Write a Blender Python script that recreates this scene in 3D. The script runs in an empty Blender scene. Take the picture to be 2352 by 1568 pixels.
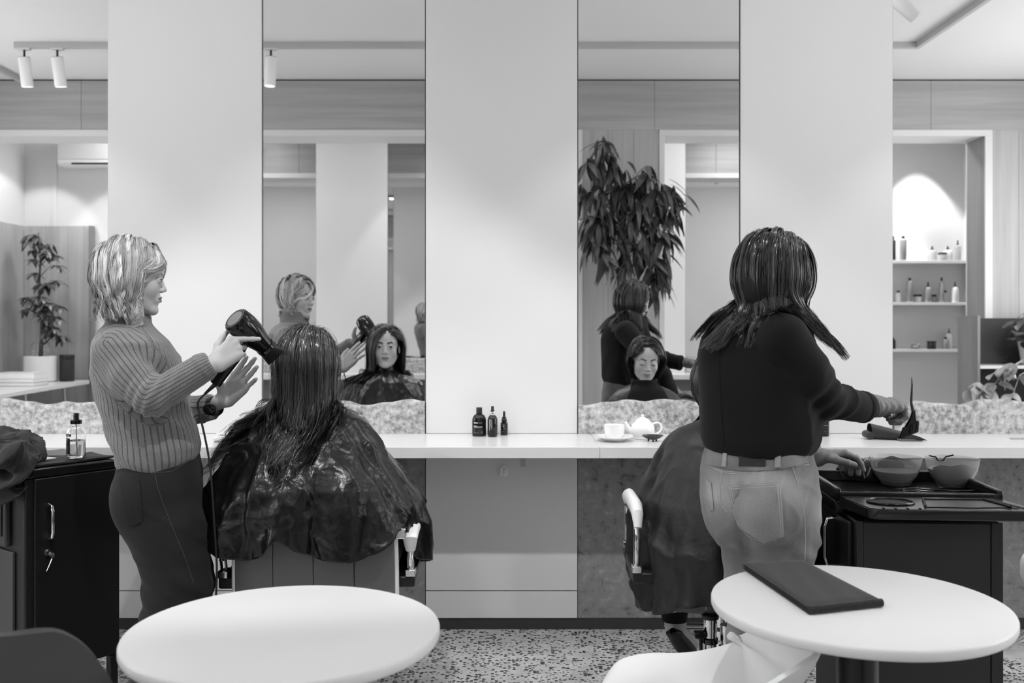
import bpy, bmesh, math, random
import numpy as np
from mathutils import Vector, Matrix, Euler
from mathutils.bvhtree import BVHTree

# ------------------------------------------------------------------ camera, world, light
SC = bpy.context.scene
COL = SC.collection
rng = np.random.default_rng(7)
random.seed(7)
FPX, CX, HY, HC = 2180.0, 1176.0, 740.0, 1.356     # focal length in pixels, centre column, horizon row, eye height
WALL = 4.19                                        # mirror wall, metres from the camera
cam_d = bpy.data.cameras.new('camera')
cam = bpy.data.objects.new('camera', cam_d)
COL.objects.link(cam)
cam.location = (0, 0, HC)
cam.rotation_euler = (math.pi / 2, 0, 0)
cam_d.sensor_width = 36
cam_d.lens = FPX / 2352 * 36
cam_d.shift_y = -(784 - HY) / 2352
cam_d.clip_start = 0.02
cam_d.dof.use_dof = True
cam_d.dof.focus_distance = 3.1
cam_d.dof.aperture_fstop = 3.6
SC.camera = cam
SC.view_settings.view_transform = 'Standard'
SC.view_settings.look = 'None'
SC.view_settings.gamma = 1
SC.view_settings.use_curve_mapping = False
SC.view_settings.exposure = -0.42
w = bpy.data.worlds.new('overcast')
SC.world = w
w.use_nodes = True
w.node_tree.nodes['Background'].inputs[0].default_value = (1, 1, 1, 1)
w.node_tree.nodes['Background'].inputs[1].default_value = 1.0


def light(name, kind, loc, target, power, **kw):
    d = bpy.data.lights.new(name, kind)
    o = bpy.data.objects.new(name, d)
    COL.objects.link(o)
    o.location = loc
    v = Vector(target) - Vector(loc)
    o.rotation_euler = v.to_track_quat('-Z', 'Y').to_euler()
    d.energy = power
    for k, x in kw.items():
        setattr(d, k, x)
    return o


# soft fill lamps at unseen windows, added at both ends of the salon
light('window_fill', 'AREA', (-4.70, 2.2, 1.75), (0, 1.8, 2.3), 60, shape='RECTANGLE', size=2.3, size_y=1.9)
light('window_fill', 'AREA', (4.82, 2.2, 1.75), (0, 1.8, 2.3), 95, shape='RECTANGLE', size=2.3, size_y=1.9)
# unseen flush ceiling panels added as room fill (the fittings are modelled further down)
FILL_PANELS = [(-1.45, 3.0, 1.1, .25, 9), (1.45, 3.0, 1.1, .25, 9), (-3.3, 3.0, 1.1, .25, 22), (3.6, 3.0, 1.1, .25, 22), (-3.1, -.35, 1.1, .3, 30), (0, -.35, 1.1, .3, 30), (2.6, -.35, 1.1, .3, 34)]
for x_, y_, a_, b_, p_ in FILL_PANELS:
    light('panel_fill', 'AREA', (x_, y_, 3.375), (x_, y_, 0), p_, shape='RECTANGLE', size=a_, size_y=b_)


def P(px, py, d):
    """a pixel of the 2352 x 1568 photograph at distance d from the lens plane"""
    return np.array([(px - CX) * d / FPX, d, HC - (py - HY) * d / FPX])


def PM(px, py, d):
    """the same for a pixel seen in the wall mirrors: d is the folded distance"""
    return np.array([(px - CX) * d / FPX, 2 * WALL - d, HC - (py - HY) * d / FPX])


# ------------------------------------------------------------------ materials
def lin(v):
    return v / 12.92 if v <= 0.04045 else ((v + 0.055) / 1.055) ** 2.4


MATS = {}


class NT:
    def __init__(s, m):
        s.t = m.node_tree
        s.b = s.t.nodes['Principled BSDF']

    def n(s, kind, **kw):
        x = s.t.nodes.new(kind)
        for k, v in kw.items():
            if k in x.inputs.keys():
                x.inputs[k].default_value = v
            else:
                setattr(x, k, v)
        return x

    def l(s, a, b):
        s.t.links.new(a, b)

    def ramp(s, fac, stops):
        r = s.t.nodes.new('ShaderNodeValToRGB')
        el = r.color_ramp.elements
        while len(el) < len(stops):
            el.new(0.5)
        for e, (p, c) in zip(el, stops):
            e.position = p
            c = lin(c)
            e.color = (c, c, c, 1)
        s.l(fac, r.inputs[0])
        return r.outputs[0]

    def coord(s, scale=(1, 1, 1), rot=(0, 0, 0)):
        tc = s.t.nodes.new('ShaderNodeTexCoord')
        mp = s.t.nodes.new('ShaderNodeMapping')
        mp.inputs['Scale'].default_value = scale
        mp.inputs['Rotation'].default_value = rot
        s.l(tc.outputs['Object'], mp.inputs[0])
        return mp.outputs[0]

    def bump(s, h, strength=0.3, dist=0.002):
        b = s.t.nodes.new('ShaderNodeBump')
        b.inputs['Strength'].default_value = strength
        b.inputs['Distance'].default_value = dist
        s.l(h, b.inputs['Height'])
        s.l(b.outputs[0], s.b.inputs['Normal'])
        return b


def mat(name, v=0.5, rough=0.5, metal=0.0, spec=0.5, noise=None, emit=0.0, trans=0.0, ior=1.45, coat=0.0, sheen=0.0, vcol=False):
    """grey v is a display value 0..1; noise = (scale, amount, bump strength)"""
    if name in MATS:
        return MATS[name]
    m = bpy.data.materials.new(name)
    m.use_nodes = True
    t = NT(m)
    g = lin(v)
    t.b.inputs['Base Color'].default_value = (g, g, g, 1)
    t.b.inputs['Roughness'].default_value = rough
    t.b.inputs['Metallic'].default_value = metal
    t.b.inputs['Specular IOR Level'].default_value = spec
    t.b.inputs['IOR'].default_value = ior
    t.b.inputs['Transmission Weight'].default_value = trans
    t.b.inputs['Coat Weight'].default_value = coat
    t.b.inputs['Sheen Weight'].default_value = sheen
    if emit:
        t.b.inputs['Emission Color'].default_value = (1, 1, 1, 1)
        t.b.inputs['Emission Strength'].default_value = emit
    if noise:
        sc, am, bs = noise
        n = t.n('ShaderNodeTexNoise', Scale=sc, Detail=4.0)
        t.l(t.coord(), n.inputs['Vector'])
        if am:
            t.l(t.ramp(n.outputs[0], [(0.3, max(0, v - am)), (0.7, min(1, v + am))]), t.b.inputs['Base Color'])
        if bs:
            t.bump(n.outputs[0], bs)
    if vcol:
        a = t.n('ShaderNodeAttribute', attribute_name='Col')
        t.l(a.outputs['Color'], t.b.inputs['Base Color'])
    MATS[name] = m
    return m


def wood(name, vertical=False, v=0.62, amt=0.05):
    if name in MATS:
        return MATS[name]
    m = mat(name, v, 0.5)
    t = NT(m)
    sc = (14, 6, 0.55) if vertical else (0.55, 6, 14)
    n = t.n('ShaderNodeTexNoise', Scale=1.3, Detail=6.0, Roughness=0.6, Distortion=0.4)
    t.l(t.coord(sc), n.inputs['Vector'])
    t.l(t.ramp(n.outputs[0], [(0.25, v - amt), (0.5, v), (0.75, v + amt)]), t.b.inputs['Base Color'])
    t.bump(n.outputs[0], 0.08)
    return m


def terrazzo():
    m = mat('ground_concrete', 0.6, 0.28)
    t = NT(m)
    co = t.coord()
    n0 = t.n('ShaderNodeTexNoise', Scale=60.0, Detail=3.0)
    t.l(co, n0.inputs['Vector'])
    add = t.n('ShaderNodeMixRGB', blend_type='ADD')
    add.inputs[0].default_value = 0.012
    t.l(co, add.inputs[1])
    t.l(n0.outputs['Color'], add.inputs[2])
    vo = t.n('ShaderNodeTexVoronoi', Scale=62.0, Randomness=1.0)
    t.l(add.outputs[0], vo.inputs['Vector'])
    sep = t.n('ShaderNodeSeparateColor')
    t.l(vo.outputs['Color'], sep.inputs[0])
    # a stone shows only where its cell is large enough: radius by the cell's own random value
    sub = t.n('ShaderNodeMath', operation='MULTIPLY_ADD')
    t.l(sep.outputs[0], sub.inputs[0])
    sub.inputs[1].default_value = 0.5
    sub.inputs[2].default_value = 0.12
    lt = t.n('ShaderNodeMath', operation='LESS_THAN')
    t.l(vo.outputs['Distance'], lt.inputs[0])
    t.l(sub.outputs[0], lt.inputs[1])
    patch = t.n('ShaderNodeTexNoise', Scale=1.7, Detail=2.0)
    t.l(co, patch.inputs['Vector'])
    pr = t.ramp(patch.outputs[0], [(0.40, 0.0), (0.46, 1.0)])
    mul = t.n('ShaderNodeMath', operation='MULTIPLY')
    t.l(lt.outputs[0], mul.inputs[0])
    t.l(pr, mul.inputs[1])
    base = t.n('ShaderNodeTexNoise', Scale=9.0, Detail=6.0)
    t.l(co, base.inputs['Vector'])
    bc = t.ramp(base.outputs[0], [(0.3, 0.74), (0.7, 0.86)])
    st = t.ramp(sep.outputs[1], [(0.0, 0.16), (0.6, 0.30), (0.86, 0.42), (1.0, 0.85)])
    mix = t.n('ShaderNodeMixRGB')
    t.l(mul.outputs[0], mix.inputs[0])
    t.l(bc, mix.inputs[1])
    t.l(st, mix.inputs[2])
    t.l(mix.outputs[0], t.b.inputs['Base Color'])
    return m


def stone(name='granite', a=0.46, b=0.75, sc=40.0):
    m = mat(name, 0.5, 0.5)
    t = NT(m)
    co = t.coord()
    n1 = t.n('ShaderNodeTexNoise', Scale=sc, Detail=8.0, Roughness=0.68)
    n2 = t.n('ShaderNodeTexNoise', Scale=5.0, Detail=3.0)
    for n in (n1, n2):
        t.l(co, n.inputs['Vector'])
    mx = t.n('ShaderNodeMixRGB')
    mx.inputs[0].default_value = 0.28
    t.l(n1.outputs[0], mx.inputs[1])
    t.l(n2.outputs[0], mx.inputs[2])
    t.l(t.ramp(mx.outputs[0], [(0.34, a - 0.12), (0.46, a + 0.12), (0.54, b - 0.04), (0.66, b + 0.08)]), t.b.inputs['Base Color'])
    t.bump(n1.outputs[0], 0.25, 0.002)
    return m


M_PAINT = mat('white_paint', 0.86, 0.75)
M_CEIL = mat('ceiling_paint', 0.90, 0.9)
M_TRIM = mat('white_trim', 0.86, 0.45)
M_TOP = mat('white_solid_surface', 0.85, 0.28)
M_MIRROR = mat('mirror_glass', 0.955, 0.0, metal=1.0)
M_MIRROR2 = mat('mirror_glass_smoked', 0.80, 0.0, metal=1.0)
M_EDGE = mat('mirror_edge', 0.45, 0.3)
M_DARK = mat('dark_skirting', 0.22, 0.6)
M_SHADOW = mat('shadow_gap', 0.12, 0.8)
M_BLACK = mat('black_plastic', 0.10, 0.42, noise=(400, 0, 0.15))
M_GLOSSBLK = mat('glossy_black', 0.07, 0.12)
M_CHROME = mat('chrome', 0.88, 0.09, metal=1.0)
M_STEEL = mat('brushed_steel', 0.62, 0.3, metal=1.0)
M_WHITE = mat('white_plastic', 0.93, 0.35)
M_VINYL = mat('grey_vinyl', 0.52, 0.45, noise=(600, 0, 0.1))
M_CERAMIC = mat('white_ceramic', 0.95, 0.15, coat=0.3)
M_GLASS = mat('clear_glass', 1.0, 0.02, trans=1.0, ior=1.45)
M_WOODH = wood('timber_horizontal_grain', False, 0.66)
M_WOODV = wood('timber_vertical_grain', True, 0.68)
M_TERR = terrazzo()
M_STONE = stone()


# ------------------------------------------------------------------ mesh building
class MB:
    def __init__(s):
        s.v, s.f, s.n = [], [], 0

    def add(s, v, f):
        v = np.asarray(v, float).reshape(-1, 3)
        s.v.append(v)
        s.f += [tuple(int(i) + s.n for i in q) for q in f]
        s.n += len(v)
        return s

    def box(s, c, size, rot=None):
        x, y, z = np.array(size) / 2
        v = np.array([[-x, -y, -z], [x, -y, -z], [x, y, -z], [-x, y, -z], [-x, -y, z], [x, -y, z], [x, y, z], [-x, y, z]])
        if rot is not None:
            v = v @ np.array(Euler(rot).to_matrix()).T
        return s.add(v + np.array(c), [(0, 3, 2, 1), (4, 5, 6, 7), (0, 1, 5, 4), (1, 2, 6, 5), (2, 3, 7, 6), (3, 0, 4, 7)])

    def bb(s, lo, hi):
        lo, hi = np.array(lo, float), np.array(hi, float)
        return s.box((lo + hi) / 2, hi - lo)

    def lathe(s, prof, c=(0, 0, 0), n=32, axis=None, cap=True, sq=(1, 1)):
        """prof: (radius, height) pairs, bottom to top"""
        a = np.arange(n) * 2 * math.pi / n
        rows = [np.stack([r * np.cos(a) * sq[0], r * np.sin(a) * sq[1], np.full(n, z)], 1) for r, z in prof]
        v = np.concatenate(rows)
        f = []
        for i in range(len(prof) - 1):
            for j in range(n):
                k = (j + 1) % n
                f.append((i * n + j, i * n + k, (i + 1) * n + k, (i + 1) * n + j))
        if cap:
            f.append(tuple(range(n))[::-1])
            f.append(tuple((len(prof) - 1) * n + j for j in range(n)))
        if axis is not None:
            q = Vector((0, 0, 1)).rotation_difference(Vector(axis).normalized()).to_matrix()
            v = v @ np.array(q).T
        return s.add(v + np.array(c), f)

    def tube(s, pts, r, n=8, cap=True, flat=1.0, up=None):
        pts = np.asarray(pts, float)
        m = len(pts)
        r = np.broadcast_to(np.asarray(r, float), (m,))
        t = np.gradient(pts, axis=0)
        t /= np.linalg.norm(t, axis=1)[:, None] + 1e-12
        u = np.array(up if up is not None else ([0, 0, 1] if abs(t[0][2]) < 0.9 else [1, 0, 0]), float)
        rows = []
        for i in range(m):
            u = u - t[i] * (u @ t[i])
            u /= np.linalg.norm(u) + 1e-12
            b = np.cross(t[i], u)
            a = np.arange(n) * 2 * math.pi / n
            rows.append(pts[i] + r[i] * (np.cos(a)[:, None] * u * flat + np.sin(a)[:, None] * b))
        v = np.concatenate(rows)
        f = []
        for i in range(m - 1):
            for j in range(n):
                k = (j + 1) % n
                f.append((i * n + j, i * n + k, (i + 1) * n + k, (i + 1) * n + j))
        if cap:
            f.append(tuple(range(n))[::-1])
            f.append(tuple((m - 1) * n + j for j in range(n)))
        return s.add(v, f)

    def prism(s, poly, z0, z1, M=None):
        n = len(poly)
        v = np.array([(x, y, z0) for x, y in poly] + [(x, y, z1) for x, y in poly], float)
        f = [tuple(range(n))[::-1], tuple(range(n, 2 * n))] + [(i, (i + 1) % n, n + (i + 1) % n, n + i) for i in range(n)]
        if M is not None:
            v = v @ np.array(M.to_3x3()).T + np.array(M.translation)
        return s.add(v, f)

    def grid(s, Pts, thick=0.0, wrap=False):
        """Pts (a, b, 3) surface; thick > 0 gives a solid sheet along the normals"""
        a, b, _ = Pts.shape
        f = []
        bb = b if wrap else b - 1
        for i in range(a - 1):
            for j in range(bb):
                k = (j + 1) % b
                f.append((i * b + j, i * b + k, (i + 1) * b + k, (i + 1) * b + j))
        V = Pts.reshape(-1, 3)
        if thick:
            du = np.gradient(Pts, axis=0)
            dv = np.gradient(Pts, axis=1) if not wrap else (np.roll(Pts, -1, 1) - np.roll(Pts, 1, 1)) / 2
            nn = np.cross(dv, du)
            nn /= np.linalg.norm(nn, axis=2)[:, :, None] + 1e-12
            V2 = (Pts + nn * thick).reshape(-1, 3)
            N = a * b
            f2 = [tuple(i + N for i in q)[::-1] for q in f]
            rim = []
            for j in range(bb):
                k = (j + 1) % b
                rim.append((k, j, j + N, k + N))
                o = (a - 1) * b
                rim.append((o + j, o + k, o + k + N, o + j + N))
            if not wrap:
                for i in range(a - 1):
                    rim.append((i * b, (i + 1) * b, (i + 1) * b + N, i * b + N))
                    rim.append(((i + 1) * b + b - 1, i * b + b - 1, i * b + b - 1 + N, (i + 1) * b + b - 1 + N))
            V = np.concatenate([V, V2])
            f = f + f2 + rim
        return s.add(V, f)

    def arr(s):
        return np.concatenate(s.v) if s.v else np.zeros((0, 3))

    def build(s, name, m, parent=None, smooth=True, bevel=0, auto=40, sub=0, fix=True):
        me = bpy.data.meshes.new(name)
        v = s.arr()
        me.from_pydata(v.tolist(), [], s.f)
        if fix:
            bm = bmesh.new()
            bm.from_mesh(me)
            bmesh.ops.recalc_face_normals(bm, faces=bm.faces)
            bm.to_mesh(me)
            bm.free()
        me.materials.append(m)
        o = bpy.data.objects.new(name, me)
        COL.objects.link(o)
        if parent:
            o.parent = parent
        if smooth:
            me.shade_smooth()
            if auto:
                me.set_sharp_from_angle(angle=math.radians(auto))
        if bevel:
            b = o.modifiers.new('bevel', 'BEVEL')
            b.width = bevel
            b.segments = 2
            b.limit_method = 'ANGLE'
        if sub:
            b = o.modifiers.new('subd', 'SUBSURF')
            b.levels = b.render_levels = sub
        return o


def vcol(o, vals, name='Col'):
    """per-vertex grey (display values)"""
    a = o.data.color_attributes.new(name, 'FLOAT_COLOR', 'POINT')
    v = np.asarray(vals, float)
    v = np.where(v <= 0.04045, v / 12.92, ((v + 0.055) / 1.055) ** 2.4)
    c = np.ones((len(v), 4), np.float32)
    c[:, :3] = v[:, None]
    a.data.foreach_set('color', c.ravel())


def fattr(o, name, vals):
    a = o.data.attributes.new(name, 'FLOAT', 'POINT')
    a.data.foreach_set('value', np.asarray(vals, np.float32))


def tag(o, label, cat, group=None, kind=None):
    o['label'] = label
    o['category'] = cat
    if group:
        o['group'] = group
    if kind:
        o['kind'] = kind
    return o


def empty(name, loc=(0, 0, 0), rz=0, label=None, cat=None, group=None):
    o = bpy.data.objects.new(name, None)
    COL.objects.link(o)
    o.location = loc
    o.rotation_euler = (0, 0, rz)
    o.empty_display_size = 0.1
    if label:
        tag(o, label, cat, group)
    return o


def struct(o):
    o['kind'] = 'structure'
    return o


def dup(root, loc=None, rz=None, label=None):
    def cp(x, par):
        c = x.copy()
        COL.objects.link(c)
        if par:
            c.parent = par
        for ch in list(x.children):
            cp(ch, c)
        return c
    r = cp(root, None)
    if loc is not None:
        r.location = loc
    if rz is not None:
        r.rotation_euler = (0, 0, rz)
    if label:
        r['label'] = label
    return r


def text_mesh(name, body, size, M, m, parent, extrude=0.0004, align='LEFT'):
    c = bpy.data.curves.new(name, 'FONT')
    c.body = body
    c.size = size
    c.extrude = extrude
    c.align_x = align
    c.resolution_u = 2
    t = bpy.data.objects.new(name, c)
    COL.objects.link(t)
    dg = bpy.context.evaluated_depsgraph_get()
    me = bpy.data.meshes.new_from_object(t.evaluated_get(dg))
    bpy.data.objects.remove(t)
    me.transform(M)
    me.materials.clear()
    me.materials.append(m)
    o = bpy.data.objects.new(name, me)
    COL.objects.link(o)
    o.parent = parent
    return o


# ------------------------------------------------------------------ implicit surfaces
def smin(a, b, k):
    h = np.clip(0.5 + 0.5 * (b - a) / k, 0, 1)
    return b + (a - b) * h - k * h * (1 - h)


def smax(a, b, k):
    return -smin(-a, -b, k)


def cap(p, a, b, ra, rb):
    a, b = np.asarray(a, np.float32), np.asarray(b, np.float32)
    ab = b - a
    t = np.clip(((p - a) @ ab) / (ab @ ab + 1e-12), 0, 1)
    return np.linalg.norm(p - (a + t[:, None] * ab), axis=1) - (ra + (rb - ra) * t)


def ell(p, c, r, R=None):
    q = p - np.asarray(c, np.float32)
    if R is not None:
        q = q @ np.asarray(R, np.float32)
    r = np.asarray(r, np.float32)
    k0 = np.linalg.norm(q / r, axis=1)
    k1 = np.linalg.norm(q / (r * r), axis=1)
    return k0 * (k0 - 1) / (k1 + 1e-9)


def chain(p, pts, rs, k=0.01):
    d = None
    for i in range(len(pts) - 1):
        c = cap(p, pts[i], pts[i + 1], rs[i], rs[i + 1])
        d = c if d is None else smin(d, c, k)
    return d


def loft(p, rows, ang):
    """vertical body: rows of (z, cx, cy, depth half-width a, side half-width b) seen along facing angle ang"""
    rows = np.array(sorted(rows), float)
    z = p[:, 2]
    g = [np.interp(z, rows[:, 0], rows[:, i]) for i in range(1, 5)]
    c, s_ = math.cos(ang), math.sin(ang)
    dx, dy = p[:, 0] - g[0], p[:, 1] - g[1]
    u = dx * c + dy * s_
    v = -dx * s_ + dy * c
    q = (np.abs(u / g[2]) ** 2.3 + np.abs(v / g[3]) ** 2.3) ** (1 / 2.3)
    d = (q - 1) * np.minimum(g[2], g[3])
    return np.maximum(d, np.maximum(z - rows[-1, 0], rows[0, 0] - z))


def nets(fn, lo, hi, h, stride=4):
    lo, hi = np.array(lo, float), np.array(hi, float)
    n = (np.ceil((hi - lo) / (h * stride)).astype(int) + 1) * stride + 1
    cn = (n - 1) // stride + 1
    g = [lo[i] + h * stride * np.arange(cn[i]) for i in range(3)]
    C = np.stack(np.meshgrid(*g, indexing='ij'), -1).reshape(-1, 3).astype(np.float32)
    c = fn(C).reshape(cn)
    F = np.repeat(np.repeat(np.repeat(c, stride, 0), stride, 1), stride, 2)
    o = stride // 2
    F = F[o:o + n[0], o:o + n[1], o:o + n[2]]
    F = np.pad(F, [(0, n[i] - F.shape[i]) for i in range(3)], 'edge').copy()
    near = np.abs(F) < h * stride * 1.9
    idx = np.argwhere(near)
    pts = (lo + idx * h).astype(np.float32)
    out = np.empty(len(pts), np.float32)
    for a in range(0, len(pts), 400000):
        out[a:a + 400000] = fn(pts[a:a + 400000])
    F[near] = out
    # shut the volume at its borders
    S = F < 0
    A = S[:-1, :-1, :-1].astype(np.int8)
    tot = np.zeros_like(A)
    cor = [(i, j, k) for i in (0, 1) for j in (0, 1) for k in (0, 1)]
    for i, j, k in cor:
        tot += S[i:S.shape[0] - 1 + i, j:S.shape[1] - 1 + j, k:S.shape[2] - 1 + k]
    act = (tot > 0) & (tot < 8)
    cells = np.argwhere(act)
    vals = np.stack([F[cells[:, 0] + i, cells[:, 1] + j, cells[:, 2] + k] for i, j, k in cor], 1)
    acc = np.zeros((len(cells), 3))
    cnt = np.zeros(len(cells))
    ca = np.array(cor, float)
    for a in range(8):
        for b in range(a + 1, 8):
            if np.abs(ca[a] - ca[b]).sum() != 1:
                continue
            x = (vals[:, a] < 0) != (vals[:, b] < 0)
            t = vals[:, a] / (vals[:, a] - vals[:, b] + 1e-12)
            p = ca[a] + np.clip(t, 0, 1)[:, None] * (ca[b] - ca[a])
            acc[x] += p[x]
            cnt[x] += 1
    V = lo + (cells + acc / cnt[:, None]) * h
    idm = -np.ones(act.shape, np.int64)
    idm[act] = np.arange(len(cells))
    quads = []
    for ax in range(3):
        b, c2 = (ax + 1) % 3, (ax + 2) % 3
        sl0 = [slice(None)] * 3
        sl1 = [slice(None)] * 3
        sl0[ax] = slice(0, -1)
        sl1[ax] = slice(1, None)
        s0, s1 = S[tuple(sl0)], S[tuple(sl1)]
        e = np.argwhere(s0 != s1)
        ok = (e[:, b] > 0) & (e[:, c2] > 0) & (e[:, b] < S.shape[b] - 1) & (e[:, c2] < S.shape[c2] - 1)
        e = e[ok]
        flip = s0[e[:, 0], e[:, 1], e[:, 2]]
        q = []
        for db, dc in ((1, 1), (0, 1), (0, 0), (1, 0)):
            w_ = e.copy()
            w_[:, b] -= db
            w_[:, c2] -= dc
            q.append(idm[w_[:, 0], w_[:, 1], w_[:, 2]])
        q = np.stack(q, 1)
        q[~flip] = q[~flip][:, ::-1]
        quads.append(q)
    Q = np.concatenate(quads)
    return V, Q[(Q >= 0).all(1)]


def fast_mesh(name, V, Q, m, parent=None, smooth_it=0):
    me = bpy.data.meshes.new(name)
    me.vertices.add(len(V))
    me.vertices.foreach_set('co', np.asarray(V, np.float32).ravel())
    k = Q.shape[1]
    me.loops.add(len(Q) * k)
    me.loops.foreach_set('vertex_index', Q.astype(np.int32).ravel())
    me.polygons.add(len(Q))
    me.polygons.foreach_set('loop_start', np.arange(len(Q), dtype=np.int32) * k)
    me.update(calc_edges=True)
    me.validate()
    me.materials.append(m)
    me.shade_smooth()
    o = bpy.data.objects.new(name, me)
    COL.objects.link(o)
    if parent:
        o.parent = parent
    return o


def relax(V, Q, it=2, f=0.5):
    for _ in range(it):
        A = np.zeros_like(V)
        c = np.zeros(len(V))
        for i in range(4):
            for j in (1, 3):
                np.add.at(A, Q[:, i], V[Q[:, (i + j) % 4]])
                np.add.at(c, Q[:, i], 1)
        V = V + f * (A / np.maximum(c, 1)[:, None] - V)
    return V


def normals(V, Q):
    a, b, c, d = (V[Q[:, i]] for i in range(4))
    fn = np.cross(c - a, d - b)
    N = np.zeros_like(V)
    for i in range(4):
        np.add.at(N, Q[:, i], fn)
    return N / (np.linalg.norm(N, axis=1)[:, None] + 1e-12)


def wavy(p, freq, seed=0, warp=0.6, n=5):
    """smooth pseudo-noise, about -1..1"""
    r = np.random.default_rng(seed)
    out = np.zeros(len(p))
    q = p * freq
    w_ = np.stack([np.sin(q @ r.normal(size=3) + r.uniform(0, 6)) for _ in range(3)], 1)
    q = q + warp * w_
    for i in range(n):
        d = r.normal(size=3)
        out += np.sin(q @ d * 1.3 + r.uniform(0, 6))
    return out / n * 1.6


def ridge(p, freq, seed=0, n=3):
    """creases: thin ridges on a smooth field"""
    v = wavy(p, freq, seed, 1.0, n)
    return (1 - np.abs(v)).clip(0, 1) ** 3


def join_vq(parts):
    V, Q, n = [], [], 0
    for v, q in parts:
        V.append(v)
        Q.append(q + n)
        n += len(v)
    return np.concatenate(V), np.concatenate(Q)
# ------------------------------------------------------------------ the room
YP0, YP1 = 0.14, 0.469            # partition with the wide openings, back and front face
YB = -0.84                        # rear wall with the second row of stations
XL, XR, ZC = -4.76, 4.90, 3.388
MIRX = [(-126, 247), (602, 977), (1327, 1700), (2051, 2424)]
sx = lambda px: (px - CX) / 520.3
struct(MB().bb((XL, YB - .1, -0.1), (XR, WALL + .12, 0)).build('floor', M_TERR))
struct(MB().bb((XL, YB - .1, ZC), (XR, WALL + .12, ZC + .1)).build('ceiling', M_CEIL))


def end_wall(name, wname, x0, x1, y0, y1, z0, z1, xin):
    m = MB()
    m.bb((x0, YB - .1, 0), (x1, y0, ZC)).bb((x0, y1, 0), (x1, WALL + .12, ZC))
    m.bb((x0, y0, 0), (x1, y1, z0)).bb((x0, y0, z1), (x1, y1, ZC))
    w_ = struct(m.build(name, M_PAINT, smooth=False))
    wn = struct(empty(wname, ((x0 + x1) / 2, (y0 + y1) / 2, z0)))
    wn['kind'] = 'structure'
    cy, hx = (y1 - y0) / 2, (x1 - x0) / 2
    f = MB()
    f.bb((-hx, -cy, 0), (hx, cy, .05)).bb((-hx, -cy, z1 - z0 - .05), (hx, cy, z1 - z0))
    for yy in (-cy, -.025, cy - .05):
        f.bb((-hx, yy, .05), (hx, yy + .05, z1 - z0 - .05))
    f.build('window_frame', M_TRIM, wn, smooth=False)
    for s_ in (-1, 1):
        MB().box((xin, s_ * (cy / 2), (z1 - z0) / 2), (.006, cy - .1, z1 - z0 - .1)).build('pane', M_GLASS, wn, smooth=False)
    return w_


end_wall('wall_left', 'fill_window_1', XL - .12, XL, .95, 3.45, .75, 2.75, 0)  # unseen windows added in both end walls to let in fill light
end_wall('wall_right', 'fill_window_2', XR, XR + .12, .95, 3.45, .75, 2.75, 0)

# mirror wall: backing, then per bay a full-height mirror or a white pilaster panel
wf = MB().bb((XL, WALL + .03, 0), (XR, WALL + .12, ZC)).build('wall_front', mat('wall_backing', 0.5, 0.8))
struct(wf)
# gx: pairs (mirror x0, x1)
mir = [(sx(a), sx(b)) for a, b in MIRX]
pil = [(XL + .001, mir[0][0])] + [(mir[i][1], mir[i + 1][0]) for i in range(3)] + [(mir[3][1], XR - .001)]
for i, (a, b) in enumerate(pil):
    p_ = empty('pilaster', ((a + b) / 2, WALL, 0))
    p_['kind'] = 'structure'
    p_.name = 'trim_%d' % (i + 1)
    hw = (b - a) / 2 - .0025
    MB().bb((-hw, -.004, .865), (hw, .03, ZC)).build('upper_panel', M_PAINT, p_, bevel=.0015)
    MB().bb((-hw, -.004, .174), (hw, .03, .822)).build('lower_panel', M_PAINT, p_, bevel=.0015)
    MB().bb((-hw, -.004, .052), (hw, .03, .170)).build('base_panel', M_PAINT, p_, bevel=.0015)
struct(MB().bb((XL, WALL + .004, 0), (XR, WALL + .03, .052)).build('baseboard_front', M_DARK))
labs = ['tall wall mirror left of the blonde stylist over black trolley with towel',
        'tall wall mirror showing the woman whose long wet hair is dried', 'tall wall mirror behind the teapot showing the woman with eyes lowered',
        'tall wall mirror at right showing a doorway and shelves of bottles']
for (a, b), lb in zip(mir, labs):
    t = empty('wall_mirror', ((a + b) / 2, WALL, .865), label=lb, cat='mirror', group='tall mirrors along the station wall')
    hw = (b - a) / 2 - .001
    MB().bb((-hw, .010, 0), (hw, .026, ZC - .865)).build('mirror_edge', M_EDGE, t)
    MB().add([(-hw + .002, .0095, 0), (hw - .002, .0095, 0), (hw - .002, .0095, ZC - .866), (-hw + .002, .0095, ZC - .866)], [(0, 1, 2, 3)]).build('mirror_glass', M_MIRROR, t, smooth=False)


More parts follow.
